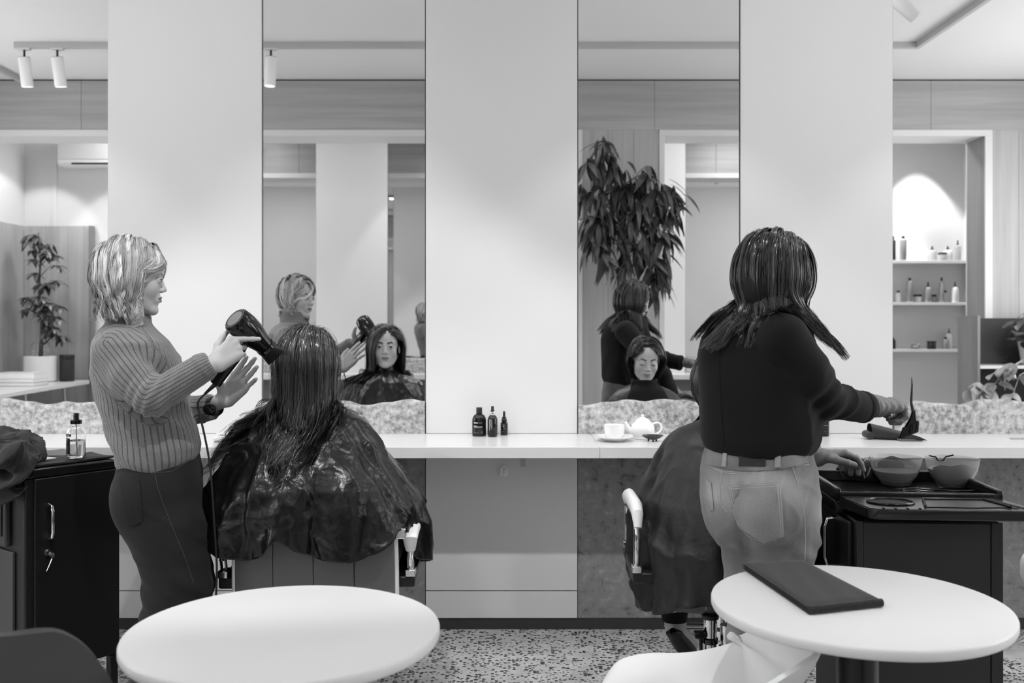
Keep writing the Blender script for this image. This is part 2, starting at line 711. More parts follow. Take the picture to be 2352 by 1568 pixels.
def ragged(name, a, b, y0, y1, z0, zt, seed, label, group, parent=None, amp=.009):
    """stone upstand with a natural broken top edge"""
    r = np.random.default_rng(seed)
    n = 60
    x = np.linspace(a, b, n)
    ph = r.uniform(0, 6, 5)
    top = zt + amp * (np.sin(x * 11 + ph[0]) + .6 * np.sin(x * 23 + ph[1]) + .35 * np.sin(x * 47 + ph[2]) + .15 * np.sin(x * 90 + ph[3]) * .5)
    rough_ = lambda s_, k: k * np.sin(x * 61 + s_) + k * np.sin(x * 133 + 2 * s_)
    prof = [(y0, np.full(n, z0)), (y0, top - .012 + rough_(1, .0012)), (y0 + .003, top - .005 + rough_(2, .001)), (y0 + .009, top), (y1, top + rough_(3, .001))]
    G = np.stack([np.stack([x, np.full(n, y_), z_], 1) for y_, z_ in prof])
    m = MB().grid(G)
    # close the back and the ends
    v = np.concatenate([G[0], G[4], np.stack([x, np.full(n, y1), np.full(n, z0)], 1)])
    m.add(v, [(n + i, n + i + 1, 2 * n + i + 1, 2 * n + i) for i in range(n - 1)] + [(i, 2 * n + i, 2 * n + i + 1, i + 1) for i in range(n - 1)])
    for k in (0, -1):
        e = [g[k] for g in G] + [np.array([x[k], y1, z0])]
        m.add(e, [tuple(range(6))])
    o = m.build(name, M_STONE, parent, auto=50)
    if label:
        tag(o, label, 'upstand', group)
    return o


labs = ['stone upstand on counter behind spray bottle and crumpled towel', 'stone upstand behind the long-haired client',
        'stone upstand on counter behind the teapot', 'stone upstand at right behind the black pouch and tint brush']
for i, (a, b) in enumerate(mir):
    ragged('stone_upstand', a + .002, b - .002, WALL - .013, WALL + .0085, .8651, 1.006, 30 + i, labs[i] + ', ragged top edge', 'ragged stone upstands under the mirrors')
    lab2 = ['behind the left black trolley', 'behind the client whose hair is dried', 'behind the client in the white-armed chair', 'behind the right black trolley and white chair'][i]
    st = MB().bb((a + .001, WALL + .001, .052), (b - .001, WALL + .0295, .8195)).build('granite_slab', stone('granite_shaded', 0.40, 0.58, 26.0))  # same stone toned darker to carry the shade under the counter
    tag(st, 'mottled stone panel under the counter ' + lab2, 'panel', 'stone panels under the counter')

# continuous white counter, two lengths with a joint
cf = 3.737
for a, b, lb in ((XL + .005, sx(1176) + .3455, 'long white counter carrying the dark bottles and the magazines'), (sx(1176) + .3465, XR - .005, 'white counter length carrying the tea set and black pouch, right of joint')):
    t = empty('counter', ((a + b) / 2, cf, .82), label=lb, cat='counter')
    hw = (b - a) / 2
    MB().bb((-hw, 0, 0), (hw, WALL - .006 - cf, .045)).build('worktop', M_TOP, t, bevel=.002)
    for xx in np.arange(a + .3, b - .2, .9):
        MB().bb((xx - (a + b) / 2 - .01, .12, -.05), (xx - (a + b) / 2 + .01, WALL - .006 - cf, -.0005)).build('bracket', M_STEEL, t)
hk = empty('bag_hook', (P(1158, 1090, WALL)[0], WALL - .0045, .68), label='small white bag hook on panel under the counter', cat='hook')
MB().prism([(-.018, 0), (.018, 0), (.018, .03), (.012, .042), (0, .047), (-.012, .042), (-.018, .03)], 0, .008, Matrix.Translation((0, 0, 0)) @ Matrix.Rotation(math.pi / 2, 4, 'X')).build('plate', M_WHITE, hk, bevel=.002)
MB().tube([(0, -.008, .03), (0, -.025, .028), (0, -.032, .012), (0, -.03, .006), (0, -.02, .002), (0, -.012, .006)], .0045, 8).build('peg', M_WHITE, hk)

# partition: timber header, posts and white trims round the openings
z_t, z_b = 2.963, 2.912


def wall_piece(name, lo, hi, m, parent, jit=.0):
    return MB().bb(lo, hi).build(name, m, parent, bevel=.0015)


pt = struct(empty('wall_partition', (0, 0, 0)))
MB().bb((XL, YP0 + .012, z_b + .012), (XR, YP1 - .012, ZC - .014)).build('core', M_TRIM, pt)
MB().bb((XL, YP0 + .02, ZC - .014), (XR, YP1 - .02, ZC)).build('shadow_gap', M_SHADOW, pt)
cuts = [XL + .002, -3.6, -2.3, -.1, 1.19, 2.2, 3.5, XR - .002]
for a, b in zip(cuts[:-1], cuts[1:]):
    for y0, y1 in ((YP0, YP0 + .012), (YP1 - .012, YP1)):
        wall_piece('timber_panel', (a + .0012, y0, z_t), (b - .0012, y1, ZC - .014), M_WOODH, pt)
OPA, OPB = (XL, .54), (1.274, 3.952)
for y0, y1 in ((YP0 - .006, YP0 + .012), (YP1 - .012, YP1 + .006)):
    for a, b in ((XL, .588), (1.230, 4.013)):
        wall_piece('trim_strip', (a, y0, z_b), (b, y1, z_t), M_TRIM, pt)
    for a, b in ((.540, .588), (1.230, 1.274), (3.952, 4.013)):
        wall_piece('trim_strip', (a, y0, 0), (b, y1, z_b), M_TRIM, pt)
for a, b in ((XL, .54), (1.274, 3.952)):
    wall_piece('soffit_board', (a, YP0 + .012, z_b), (b, YP1 - .012, z_b + .012), M_TRIM, pt)
for a, b in ((.588, 1.230), (4.013, XR)):
    MB().bb((a, YP0 + .012, 0), (b, YP1 - .012, z_b + .012)).build('core', M_TRIM, pt)
    nseg = 3 if b < 2 else 4
    xs = np.linspace(a, b, nseg + 1)
    for y0, y1 in ((YP0, YP0 + .012), (YP1 - .012, YP1)):
        for i in range(nseg):
            wall_piece('timber_board', (xs[i] + .001, y0, .06), (xs[i + 1] - .001, y1, z_t), M_WOODV, pt)
for x0, x1 in ((.54, .588), (1.230, 1.274), (3.952, 4.013)):
    wall_piece('jamb_board', (x0 + .001, YP0 + .012, 0), (x1 - .001, YP1 - .012, z_b), wood('timber_jamb', True, .55), pt)

# rear wall: second row of stations
struct(MB().bb((XL, YB - .1, 0), (3.45, YB - .03, ZC)).bb((3.45, YB - .5, 0), (4.6, YB - .42, ZC)).bb((4.6, YB - .5, 0), (XR, YB - .03, ZC)).build('wall_rear', M_PAINT))
struct(MB().bb((3.38, YB - .42, 0), (3.453, YB - .028, ZC)).bb((3.45, YB - .5, 3.37), (4.6, YB - .03, ZC)).build('wall_niche', M_PAINT))
rp = [(-3.31, -2.61), (-1.91, -1.21), (-.46, .24), (.99, 1.69)]
rm = [(-2.61, -1.91), (-1.21, -.46), (.24, .99), (1.69, 2.44)]
for a, b in rp + [(2.44, 3.14)]:
    t = struct(empty('trim_20', ((a + b) / 2, YB, 0)))
    hw = (b - a) / 2 - .003
    MB().bb((-hw, -.03, 0), (hw, .004, ZC)).build('upper_panel', M_PAINT, t, bevel=.002)
for i, (a, b) in enumerate(rm):
    lb = ['second from left', 'reflected to the left of the client with long hair', 'at the centre, hidden by the middle pilaster', 'reflected beside the hanging plant'][i]
    t = empty('wall_mirror', ((a + b) / 2, YB, .865), label='rear wall mirror ' + lb, cat='mirror', group='mirrors on the rear wall')
    hw = (b - a) / 2 - .001
    MB().bb((-hw, -.026, 0), (hw, -.010, ZC - .865)).build('mirror_edge', M_EDGE, t)
    MB().add([(-hw, -.0095, 0), (hw, -.0095, 0), (hw, -.0095, ZC - .866), (-hw, -.0095, ZC - .866)], [(3, 2, 1, 0)]).build('mirror_glass', M_MIRROR2, t, smooth=False)
    u = ragged('stone_upstand', -hw + .001, hw - .001, 0, .022, 0, .141, 50 + i, None, None)
    u.rotation_euler = (0, 0, math.pi)
    u.location = ((a + b) / 2, YB + .013, .8651)
    tag(u, 'ragged stone upstand on the rear counter ' + ['at its left end', 'left of centre', 'right of centre', 'at its right end'][i], 'upstand', 'stone upstands of the rear counter')
t = empty('counter', (-.2, YB, .82), label='white counter on the rear wall seen in the mirrors', cat='counter')
MB().bb((-2.4, .006, 0), (2.64, .34, .045)).build('worktop', M_TOP, t, bevel=.002)
MB().bb((-2.4, .006, -.82), (2.64, .02, -.001)).build('back_panel', mat('grey_panel', .45, .6), t)

# corner with the bench (rear left) ---------------------------------------
t = empty('timber_screen', (0, 0, 0), label='pale timber screen panel behind the bench plant', cat='panel')
for i in range(3):
    MB().bb((XL + .02 + i * .213, YB - .005, .05), (XL + .231 + i * .213, YB + .02, 2.29)).build('board', M_WOODV, t, bevel=.001)
for i in range(4):
    MB().bb((XL + .002, YB + .022 + i * .21, .05), (XL + .018, YB + .230 + i * .21, 2.29)).build('board', M_WOODV, t, bevel=.001)
MB().bb((XL + .662, YB - .005, .05), (XL + .70, YB + .05, 2.29)).build('edge_post', wood('timber_edge', True, .48), t)
struct(MB().bb((-4.48, YB - .031, 2.29), (-4.44, YB - .018, ZC)).build('trim_9', M_TRIM))
t = empty('air_conditioner', (-3.92, YB, 2.85), label='white wall air conditioner above the bench corner', cat='air conditioner')
MB().bb((-.43, -.029, 0), (.43, .19, .27)).build('housing', M_WHITE, t, bevel=.03)
MB().bb((-.28, .17, .012), (.40, .193, .028)).build('outlet_slot', M_SHADOW, t)
MB().bb((-.41, .19, .06), (.41, .196, .255)).build('front_cover', M_TRIM, t, bevel=.004)
bt = empty('bench', (XL, YB, 0), label='white-topped side bench with thin legs under the bench plant', cat='bench')
MB().prism([(.02, .05), (.66, .05), (.70, .12), (.74, 1.0), (.80, 1.9), (.02, 1.9)], .765, .80).build('top', M_TOP, bt, bevel=.003)
for x, y in ((.6, .35), (.62, 1.1), (.66, 1.75)):
    MB().tube([(x - .04, y, .764), (x + .02, y, .0)], .014, 10).build('leg', M_STEEL, bt)


def spot_fitting(loc, target, power, label, size=52, blend=.35, drop=.075, on=True):
    t = empty('spotlight', loc, label=label, cat='spotlight', group='white cylinder spotlights on the ceiling rails')
    v = (Vector(target) - Vector(loc)).normalized()
    top = Vector((0, 0, -drop)) + Vector((0, 0, 0))
    MB().bb((-.045, -.018, -.012), (.045, .018, 0)).build('adapter', M_TRIM, t)
    MB().tube([(0, 0, -.012), tuple(top)], .008, 8).build('joint', M_BLACK, t)
    a = np.array(top)
    q = np.array(v)
    MB().lathe([(.040, -.01), (.042, 0), (.042, .195), (.040, .20), (.036, .20), (.034, .17)], a, 28, axis=tuple(q)).build('cylinder', M_WHITE, t)
    MB().lathe([(.0405, -.0115), (.0405, -.0095)], a, 28, axis=tuple(q)).build('rear_cap', M_BLACK, t)
    MB().lathe([(.0338, .166), (.0338, .172)], a, 24, axis=tuple(q)).build('lamp', mat('lamp_glow', 1, .5, emit=6.0), t)
    s = Vector(loc) + top + v * .185
    l = light('lamp_light', 'SPOT', s, s + v, power, spot_size=math.radians(size), spot_blend=blend, shadow_soft_size=.03)
    l.parent = t
    l.matrix_parent_inverse = Matrix.Translation(loc).inverted()
    return t


def rail(lo, hi, label):
    o = MB().bb(lo, hi).build('track_rail', mat('rail_white', .74, .5), bevel=.002)
    tag(o, label, 'rail', 'white ceiling lighting rails')


zr = ZC - .045
rail((-3.61, 1.493, zr), (2.96, 1.527, ZC), 'long white ceiling rail with the three upright spotlights')
rail((-3.0, 3.313, zr), (2.925, 3.347, ZC), 'white ceiling rail nearest the mirror wall')
rail((1.9, 2.883, zr), (2.925, 2.917, ZC), 'short white ceiling rail with the steeply tilted spotlight')
rail((2.926, 1.528, zr), (2.96, 3.6, ZC), 'white ceiling rail running back towards the right end of the mirror wall')
rail((-4.087, .52, zr), (-4.053, 1.48, ZC), 'short white ceiling rail at the left, beside the timber header')
SPW = 34
for x, y, tx, ty, pw, lb in ((-3.54, 1.51, -3.50, 1.35, 30, 'first spotlight from the left on the long rail'), (-3.30, 1.51, -3.24, 1.35, 30, 'second spotlight from the left on the long rail'),
                             (-1.75, 1.51, -1.79, 1.53, 25, 'spotlight on the long rail above the drying station'), (-2.30, 1.51, -2.0, 2.1, 85, 'spotlight on the long rail, hidden behind the left pilaster'), (-.50, 1.51, -.56, 2.25, 150, 'spotlight on the long rail, hidden behind the centre pilaster, left one'),
                             (.35, 1.51, .50, 2.15, 75, 'spotlight on the long rail, hidden behind the centre pilaster, right one'), (2.3, 1.51, 2.25, 1.9, 40, 'spotlight on the long rail hidden behind the right pilaster')):
    spot_fitting((x, y, zr), (tx, ty, zr - 1), pw * 1.0, lb, size=62, blend=.35)
for x, lb in ((-2.144, 'station spotlight above the left station'), (-.742, 'station spotlight above the drying station'), (.648, 'station spotlight above the tea station'), (2.04, 'station spotlight above the right station')):
    spot_fitting((x, 3.33, zr), (x, 3.33 + .16, zr - 1), SPW, lb, size=74, blend=.35, drop=.05)
spot_fitting((2.19, 2.9, zr), (2.93, 2.97, zr - .67), SPW * .6, 'steeply tilted spotlight at top right near the rail corner', size=70, blend=.4, drop=.09)
# spots washing the rear wall and the niche
rail((-4.4, .0, zr), (4.4, .034, ZC), 'ceiling rail over the rear counter')
for x, pw, lb in ((-4.6, 36, 'rear rail spotlight above the bench plant'), (-3.75, 34, 'rear rail spotlight beside the air conditioner'), (-2.75, 32, 'rear rail spotlight at the left rear mirror'),
                  (-.80, 32, 'rear rail spotlight left of centre'), (.58, 32, 'rear rail spotlight right of centre'), (2.60, 32, 'rear rail spotlight at the right rear mirror')):
    spot_fitting((x if x > -4.4 else -4.38, .017, zr), (x, YB, zr - 1.5), pw, lb, size=66, blend=.3)
for x_, lb in ((3.53, 'added left spotlight over the bottle shelves'), (4.10, 'right spotlight over the bottle shelves')):  # left one added out of view to brighten the lower shelves
    spot_fitting((x_, YB - .09, 3.369), (x_ + .02, YB - .09 - .16, 2.4), 120, lb, size=72, blend=.35, drop=.02)
for (x, y, sx_, sy_, p_), lb in zip(FILL_PANELS, ('above the drying station', 'above the tea station', 'over the left end of the salon', 'over the right end of the salon', 'over the bench corner', 'over the middle of the rear counter', 'before the bottle shelves')):
    o = MB().bb((x - sx_ / 2, y - sy_ / 2, ZC - .008), (x + sx_ / 2, y + sy_ / 2, ZC - .0001)).build('fill_panel', mat('fill_panel_glow', 1, .5, emit=2.0), bevel=.002)  # added fittings for the fill lamps, kept out of view
    tag(o, 'added out-of-view ceiling light panel ' + lb, 'ceiling light', 'added ceiling light panels, out of view')
# ------------------------------------------------------------------ people: shared builders
def adopt(o, root):
    o.parent = root
    o.matrix_parent_inverse = Matrix.Translation(-Vector(root.location))
    return o


def frame(fwd, roll=0.0):
    f = np.array(fwd, float)
    f /= np.linalg.norm(f)
    r = np.cross(f, [0, 0, 1.0])
    r /= np.linalg.norm(r)
    u = np.cross(r, f)
    c, s_ = math.cos(roll), math.sin(roll)
    r2, u2 = r * c + u * s_, u * c - r * s_
    return np.stack([r2, f, u2], 1)


def skinmat(name, v, rough=.5):
    m = mat(name, v, rough, vcol=True, spec=.4)
    t = NT(m)
    n = t.n('ShaderNodeTexNoise', Scale=300.0, Detail=3.0)
    t.l(t.coord(), n.inputs['Vector'])
    t.bump(n.outputs[0], .05, .001)
    t.b.inputs['Subsurface Weight'].default_value = 0.12
    t.b.inputs['Subsurface Radius'].default_value = (.008, .006, .004)
    return m


M_SKIN = skinmat('skin', .74)
M_HAIRD = mat('hair_strands_dark', .1, .34, vcol=True, spec=.8, coat=.5)
M_HAIRD.node_tree.nodes['Principled BSDF'].inputs['Coat Roughness'].default_value = .16
M_HAIRM = mat('hair_strands', .1, .40, vcol=True, spec=.5)
M_SCALP = mat('hair_cap_dark', .06, .8)
M_SCALPB = mat('hair_cap_blonde', .34, .8)
M_EYEW = mat('eye_white', .82, .15)
M_IRIS = mat('eye_iris', .10, .1)
M_LASH = mat('eye_lash', .05, .6)
EY = .0305


def head_fn(p, eyes='open', smile=0.0, neck=(0, -.038, -.20)):
    ax = np.abs(p[:, 0])
    q = p.copy()
    q[:, 0] = ax
    d = ell(p, (0, -.013, .033), (.073, .091, .081))
    d = smin(d, ell(p, (0, .045, .036), (.056, .043, .046)), .02)
    d = smin(d, ell(p, (0, .026, -.036), (.058, .062, .076)), .025)
    d = smin(d, cap(q, (.050, -.004, -.056), (.016, .060, -.096), .016, .013), .022)
    d = smin(d, ell(p, (0, .075, -.099), (.018, .016, .016)), .018)
    d = smin(d, ell(q, (.036, .054, -.028), (.022, .024, .026)), .02)
    d = smin(d, cap(p, (0, -.018, -.07), neck, .049, .053), .02)
    d = smin(d, cap(q, (.012, .080, .018), (.044, .066, .022), .008, .006), .012)
    d = smax(d, -ell(q, (EY, .101, -.001), (.019, .020, .014)), .012)
    # eyelids round the ball, cut open by the slit
    lid = np.linalg.norm(q - np.float32([EY, .0765, -.001]), axis=1) - .0142
    if eyes == 'open':
        lid = smax(lid, -ell(q, (EY, .093, -.0015), (.0138, .014, .0045)), .0012)
    elif eyes == 'half':
        lid = smax(lid, -ell(q, (EY, .093, -.0038), (.0130, .012, .0038)), .0012)
    else:
        lid = smax(lid, -ell(q, (EY, .0925, -.0068), (.0125, .008, .0011)), .0010)
    d = smin(d, lid, .004)
    # nose
    d = smin(d, cap(p, (0, .081, .014), (0, .0975, -.025), .0070, .0090), .012)
    d = smin(d, ell(p, (0, .1005, -.029), (.0092, .0088, .0080)), .006)
    d = smin(d, ell(q, (.0125, .0925, -.033), (.0070, .0095, .0068)), .005)
    d = smax(d, -ell(q, (.0060, .0965, -.0405), (.0034, .0055, .0035)), .002)
    # mouth
    d = smin(d, ell(p, (0, .076, -.062), (.027, .016, .021)), .012)
    up = smin(cap(q, (0, .0935, -.0565), (.007, .0935, -.0552), .0036, .0040), cap(q, (.007, .0935, -.0552), (.0225, .081, -.060 + smile * .003), .0038, .0018), .002)
    lo_ = smin(cap(q, (0, .0925, -.0665), (.010, .0905, -.0655), .0055, .0048), cap(q, (.010, .0905, -.0655), (.021, .0815, -.0610 + smile * .003), .0044, .0016), .002)
    d = smin(d, up, .003)
    d = smin(d, lo_, .003)
    d = smax(d, -cap(q, (0, .099, -.0608), (.022, .086, -.0608 + smile * .003), .0010, .0008), .0015)
    d = smin(d, -smin(-ell(q, (.076, -.014, -.008), (.007, .017, .029)), ell(q, (.084, -.010, -.006), (.006, .010, .019)), .004), .004)
    return d


def head_col(v, skin=.72, lips=.50, brow=.22, bz=0.0):
    q = v.copy()
    q[:, 0] = np.abs(q[:, 0])
    c = np.full(len(v), skin)
    x_, z_ = q[:, 0], v[:, 2]
    line = -.0610 + .0012 * np.clip(x_ / .024, 0, 1) ** 2
    zu = line + .0078 * (1 - np.clip(x_ / .0245, 0, 1) ** 2.2) - .0016 * np.exp(-(x_ / .0035) ** 2)
    zl = line - .0098 * (1 - np.clip(x_ / .0225, 0, 1) ** 2.2)
    e = np.minimum(zu - z_, z_ - zl)
    front = (v[:, 1] > .060) & (x_ < .0245)
    w = np.clip(e / .0012 + .5, 0, 1) * front
    c = c * (1 - w) + lips * w
    c = np.where((np.abs(z_ - line) < .0011) & front, lips * .62, c)
    b = np.minimum(cap(q, (.014, .088, .0195), (.033, .082, .0245 + bz), .0034, .0030), cap(q, (.033, .082, .0245 + bz), (.049, .066, .019), .0030, .0014))
    c = np.where(b < 0, brow, c)
    c = np.where((b >= 0) & (b < .0015), (brow + skin) / 2, c)
    ch = np.exp(-((q[:, 0] - .040) ** 2 + (v[:, 2] + .035) ** 2) / .0005) * (v[:, 1] > .03)
    return c - .03 * ch


def make_head(pos, fwd, roll=0, sc=1.0, eyes='open', gaze=(0, 0), skin=.72, lips=.5, brow=.22, smile=0.0, neck_to=None):
    """returns ((V, Q, colours), R) of the head in world space"""
    R = frame(fwd, roll)
    nk = np.array((0, -.038, -.20)) if neck_to is None else R.T @ (np.array(neck_to) - np.array(pos)) / sc
    V, Q = nets(lambda p: head_fn(p, eyes, smile, nk), (-.115, -.14, -.225), (.115, .125, .13), .0020)
    V = relax(V, Q, 1, .35)
    c = head_col(V, skin, lips, brow)
    W = (V * sc) @ R.T + np.array(pos)
    return W, Q, c, R


def eye_parts(pos, R, sc, root, gaze=(0, 0), lashes=True, eyes='open'):
    for s_ in (-1, 1):
        c = np.array([s_ * EY, .0765, -.001])
        g = np.array([gaze[0], 1.0, gaze[1]])
        g /= np.linalg.norm(g)
        G = R @ g
        W = R @ (c * sc) + pos
        mb = MB().lathe([(.0128 * sc * math.sin(a), -.0128 * sc * math.cos(a)) for a in np.linspace(.02, math.pi - .02, 14)], W, 20, axis=tuple(G))
        e = adopt(mb.build('eye', M_EYEW), root)
        ir = MB().lathe([(.0069 * sc, .0110 * sc), (.0065 * sc, .0117 * sc), (.003 * sc, .0132 * sc), (.0003, .01335 * sc)], W, 20, axis=tuple(G)).build('iris', M_IRIS, e)
        if lashes:
            zz = {'open': .0044, 'half': .0005, 'shut': -.0065}[eyes]
            pts = []
            for t in np.linspace(-1, 1, 9):
                x = t * .0128
                z = zz * (1 - .55 * t * t) - .001 * (1 - t * t) * 0
                y = math.sqrt(max(.0148 ** 2 - x * x - z * z, 1e-6))
                pts.append(R @ ((c + np.array([x * 1.0, y + .0003, z])) * sc) + pos)
            adopt(MB().tube(pts, [.0004, .0009, .0012, .0013, .0013, .0013, .0013, .0011, .0005], 6).build('eyelashes', M_LASH), root)


def hand_caps(w, f, n, t, curls, s=1.0, thumb=((.62, .25, .75), (.85, .3, .42), (.95, .35, .2)), splay=(.14, .03, -.07, -.19)):
    """capsules of a hand: w wrist, f to the fingers, n out of the palm, t to the thumb side"""
    f, n, t = (np.array(x, float) / np.linalg.norm(x) for x in (f, n, t))
    n = n - f * (n @ f)
    n /= np.linalg.norm(n)
    t0 = t - f * (t @ f) - n * (t @ n)
    t = t0 / np.linalg.norm(t0)
    w = np.array(w, float)
    L = lambda a, b, c: w + s * (f * a + n * b + t * c)
    palm, fing = [], []
    kn = [(.086, 0, .029), (.089, -.001, .010), (.085, 0, -.009), (.076, .001, -.027)]
    wr = [(.004, 0, .016), (.002, 0, .006), (.002, 0, -.005), (.004, 0, -.015)]
    for a, b in zip(wr, kn):
        palm.append((L(*a), L(*b), .0145 * s, .0108 * s))
    lens = [(.041, .025, .021), (.045, .029, .022), (.042, .027, .021), (.032, .020, .018)]
    rad = [(.0095, .0083, .0076, .0064), (.0097, .0085, .0077, .0065), (.0092, .0080, .0073, .0062), (.0080, .0070, .0064, .0055)]
    tips = []
    for i in range(4):
        p = L(*kn[i])
        ang = 0
        for j in range(3):
            ang += math.radians(curls[i][j])
            d = f * math.cos(ang) + n * math.sin(ang) + t * splay[i] * math.cos(ang)
            d /= np.linalg.norm(d)
            q = p + d * lens[i][j] * s
            fing.append((p, q, rad[i][j] * s, rad[i][j + 1] * s))
            p = q
        tips.append((p, d))
    p = L(.016, .006, .018)
    prev = (.0155, .0125, .0100, .0080)
    for j, ln in enumerate((.043, .032, .026)):
        a, b, c = thumb[j]
        d = f * a + n * b + t * c
        d /= np.linalg.norm(d)
        q = p + d * ln * s
        (palm if j == 0 else fing).append((p, q, prev[j] * s, prev[j + 1] * s))
        p = q
    tips.append((p, d))
    # heel of the hand and little-finger side
    palm.append((L(.012, .004, -.016), L(.062, .004, -.024), .0135 * s, .0115 * s))
    return palm, fing, tips


def hand_mesh(palm, fing, arm, h=.0022):
    """arm: list of points and radii (elbow .. wrist)"""
    pts = [x for c in palm + fing for x in (c[0], c[1])] + list(arm[0])
    lo = np.min(pts, 0) - .06
    hi = np.max(pts, 0) + .06

    def fn(p):
        d = chain(p, arm[0], arm[1], .01)
        for c in palm:
            d = smin(d, cap(p, *c), .012)
        for i, c in enumerate(fing):
            d = smin(d, cap(p, *c), .0042)
        return d
    return nets(fn, lo, hi, h)


def nails(tips, n_dir, root, m, s=1.0):
    pass


# ---- hair -----------------------------------------------------------
def scalp_roots(n, r, hair=None, front=.50):
    """roots on the cranium, head-local"""
    out = []
    while len(out) < n:
        v = r.normal(size=3)
        v /= np.linalg.norm(v)
        p = np.array([0, -.013, .033]) + v * np.array([.074, .092, .082])
        y, z = p[1], p[2]
        lim = -.045 if y < -.02 else (-.02 + (y + .02) * 1.08 if y < .05 else .060)
        if z > lim:
            out.append((p, v))
    return np.array([o[0] for o in out]), np.array([o[1] for o in out])


def grow(P0, D0, length, steps, push, grav=.35, keep=.75, r=None, wind=None, hug=None):
    """simulate guide hairs: D keeps its direction, bends to gravity, slides on the collision surface"""
    n = len(P0)
    path = np.empty((n, steps, 3))
    p, d = P0.copy(), D0.copy()
    st = (np.broadcast_to(length, (n,)) / (steps - 1))[:, None]
    path[:, 0] = p
    for i in range(1, steps):
        g = np.array([0, 0, -1.0])
        d = d * keep + g * grav
        if wind is not None:
            d = d + wind(p, i / steps)
        if hug is not None:
            v_ = p - hug[0]
            lv = np.linalg.norm(v_, axis=1)[:, None] + 1e-9
            v_ = v_ / lv
            o_ = np.maximum((d * v_).sum(1), 0)[:, None] * (lv < hug[1]) * (p[:, 2] > hug[0][2] - hug[2])[:, None]
            d = d - v_ * o_ * .92
        d /= np.linalg.norm(d, axis=1)[:, None] + 1e-9
        q = p + d * st
        q2 = push(q)
        d = (q2 - p)
        ln = np.linalg.norm(d, axis=1)[:, None] + 1e-9
        d = d / ln
        p = p + d * np.minimum(ln, st * 1.25)
        p = push(p)
        path[:, i] = p
    return path


def pusher(fn, margin):
    def push(q):
        for _ in range(2):
            q32 = q.astype(np.float32)
            d = fn(q32)
            bad = d < margin
            if not bad.any():
                break
            e = .002
            b = q32[bad]
            g = np.stack([fn(b + np.float32([e, 0, 0])), fn(b + np.float32([0, e, 0])), fn(b + np.float32([0, 0, e]))], 1) - d[bad][:, None]
            g /= np.linalg.norm(g, axis=1)[:, None] + 1e-9
            q = q.copy()
            q[bad] += g * (margin[bad] - d[bad])[:, None] if not np.isscalar(margin) else g * (margin - d[bad])[:, None]
        return q
    return push


def strands(name, guides, per, spread, m, parent, col=(.1, .3), width=.0011, wave=(0, 1, 0), tipclump=.4, seed=1, center=None, frizz=.0012, colfn=None):
    """ribbons round the guides. wave=(amplitude, cycles, start)"""
    r = np.random.default_rng(seed)
    n, S, _ = guides.shape
    s = np.linspace(0, 1, S)
    T = np.gradient(guides, axis=1)
    T /= np.linalg.norm(T, axis=2)[:, :, None] + 1e-9
    ref = guides - (center if center is not None else guides.mean((0, 1)))
    B = np.cross(T, ref)
    B /= np.linalg.norm(B, axis=2)[:, :, None] + 1e-9
    N = np.cross(B, T)
    G = np.repeat(guides, per, 0)
    Bk, Nk = np.repeat(B, per, 0), np.repeat(N, per, 0)
    k = n * per
    ph = np.repeat(2.6 * wavy(guides[:, 0], 16, seed) + r.normal(0, .35, n), per) + r.normal(0, .25, k)
    amp = np.repeat(r.uniform(.6, 1.2, n), per) * wave[0]
    cyc = np.repeat(r.uniform(.85, 1.2, n), per) * wave[1]
    env = np.clip((s - wave[2]) / (1 - wave[2] + 1e-6), 0, 1)
    o1 = r.normal(0, 1, k) * spread
    o2 = np.abs(r.normal(0, 1, k)) * spread * .5
    sh = 1 - (1 - tipclump) * s
    A = amp[:, None] * env * np.sin(cyc[:, None] * 6.28 * s + ph[:, None])
    A2 = amp[:, None] * .6 * env * np.cos(cyc[:, None] * 6.28 * s + ph[:, None])
    fz = frizz * np.cumsum(r.normal(0, 1, (k, S)), 1) / 3
    fz2 = frizz * np.cumsum(r.normal(0, 1, (k, S)), 1) / 3
    C = G + Bk * (o1[:, None] * sh + A + fz)[:, :, None] + Nk * (o2[:, None] * sh + A2 + fz2 * .5)[:, :, None]
    w_ = width * r.uniform(.6, 1.3, k)[:, None] * (1 - .75 * s ** 3)[None]
    tw = r.normal(0, .5, k)[:, None, None]
    side = Bk * np.cos(tw) + Nk * np.sin(tw)
    L_ = C - side * w_[:, :, None] / 2
    R_ = C + side * w_[:, :, None] / 2
    V = np.stack([L_, R_], 2).reshape(-1, 3)
    base = (np.arange(k) * S * 2)[:, None]
    i = (np.arange(S - 1) * 2)[None]
    q = base + i
    Q = np.stack([q, q + 1, q + 3, q + 2], 2).reshape(-1, 4)
    o = fast_mesh(name, V, Q, m)
    cv = np.repeat(np.repeat(r.uniform(0, 1, n), per) * .7 + r.uniform(0, 1, k) * .3, 1)
    c = col[0] + (col[1] - col[0]) * cv
    c = np.repeat(c[:, None], S, 1)
    if colfn is not None:
        c = colfn(c, s[None], k)
    vcol(o, np.repeat(c.reshape(-1), 2))
    if parent:
        adopt(o, parent)
    return o


# ---- cloth ----------------------------------------------------------
def cloth(name, fn, lo, hi, h, m, root, wr=(), relax_it=1, post=None, cut=None):
    """implicit garment: wr = list of (kind, freq, amp, seed)"""
    V, Q = nets(fn, lo, hi, h)
    V = relax(V, Q, relax_it)
    if wr:
        N = normals(V, Q)
        dsp = np.zeros(len(V))
        for kind, fr, am, sd in wr:
            dsp += am * (wavy(V, fr, sd) if kind == 'w' else ridge(V, fr, sd))
        V = V + N * dsp[:, None]
    if post is not None:
        V = post(V)
    o = fast_mesh(name, V, Q, m)
    if root:
        adopt(o, root)
    return o, V, Q


def bvh_of(V, Q):
    return BVHTree.FromPolygons([tuple(v) for v in V.tolist()], [tuple(q) for q in Q.tolist()])


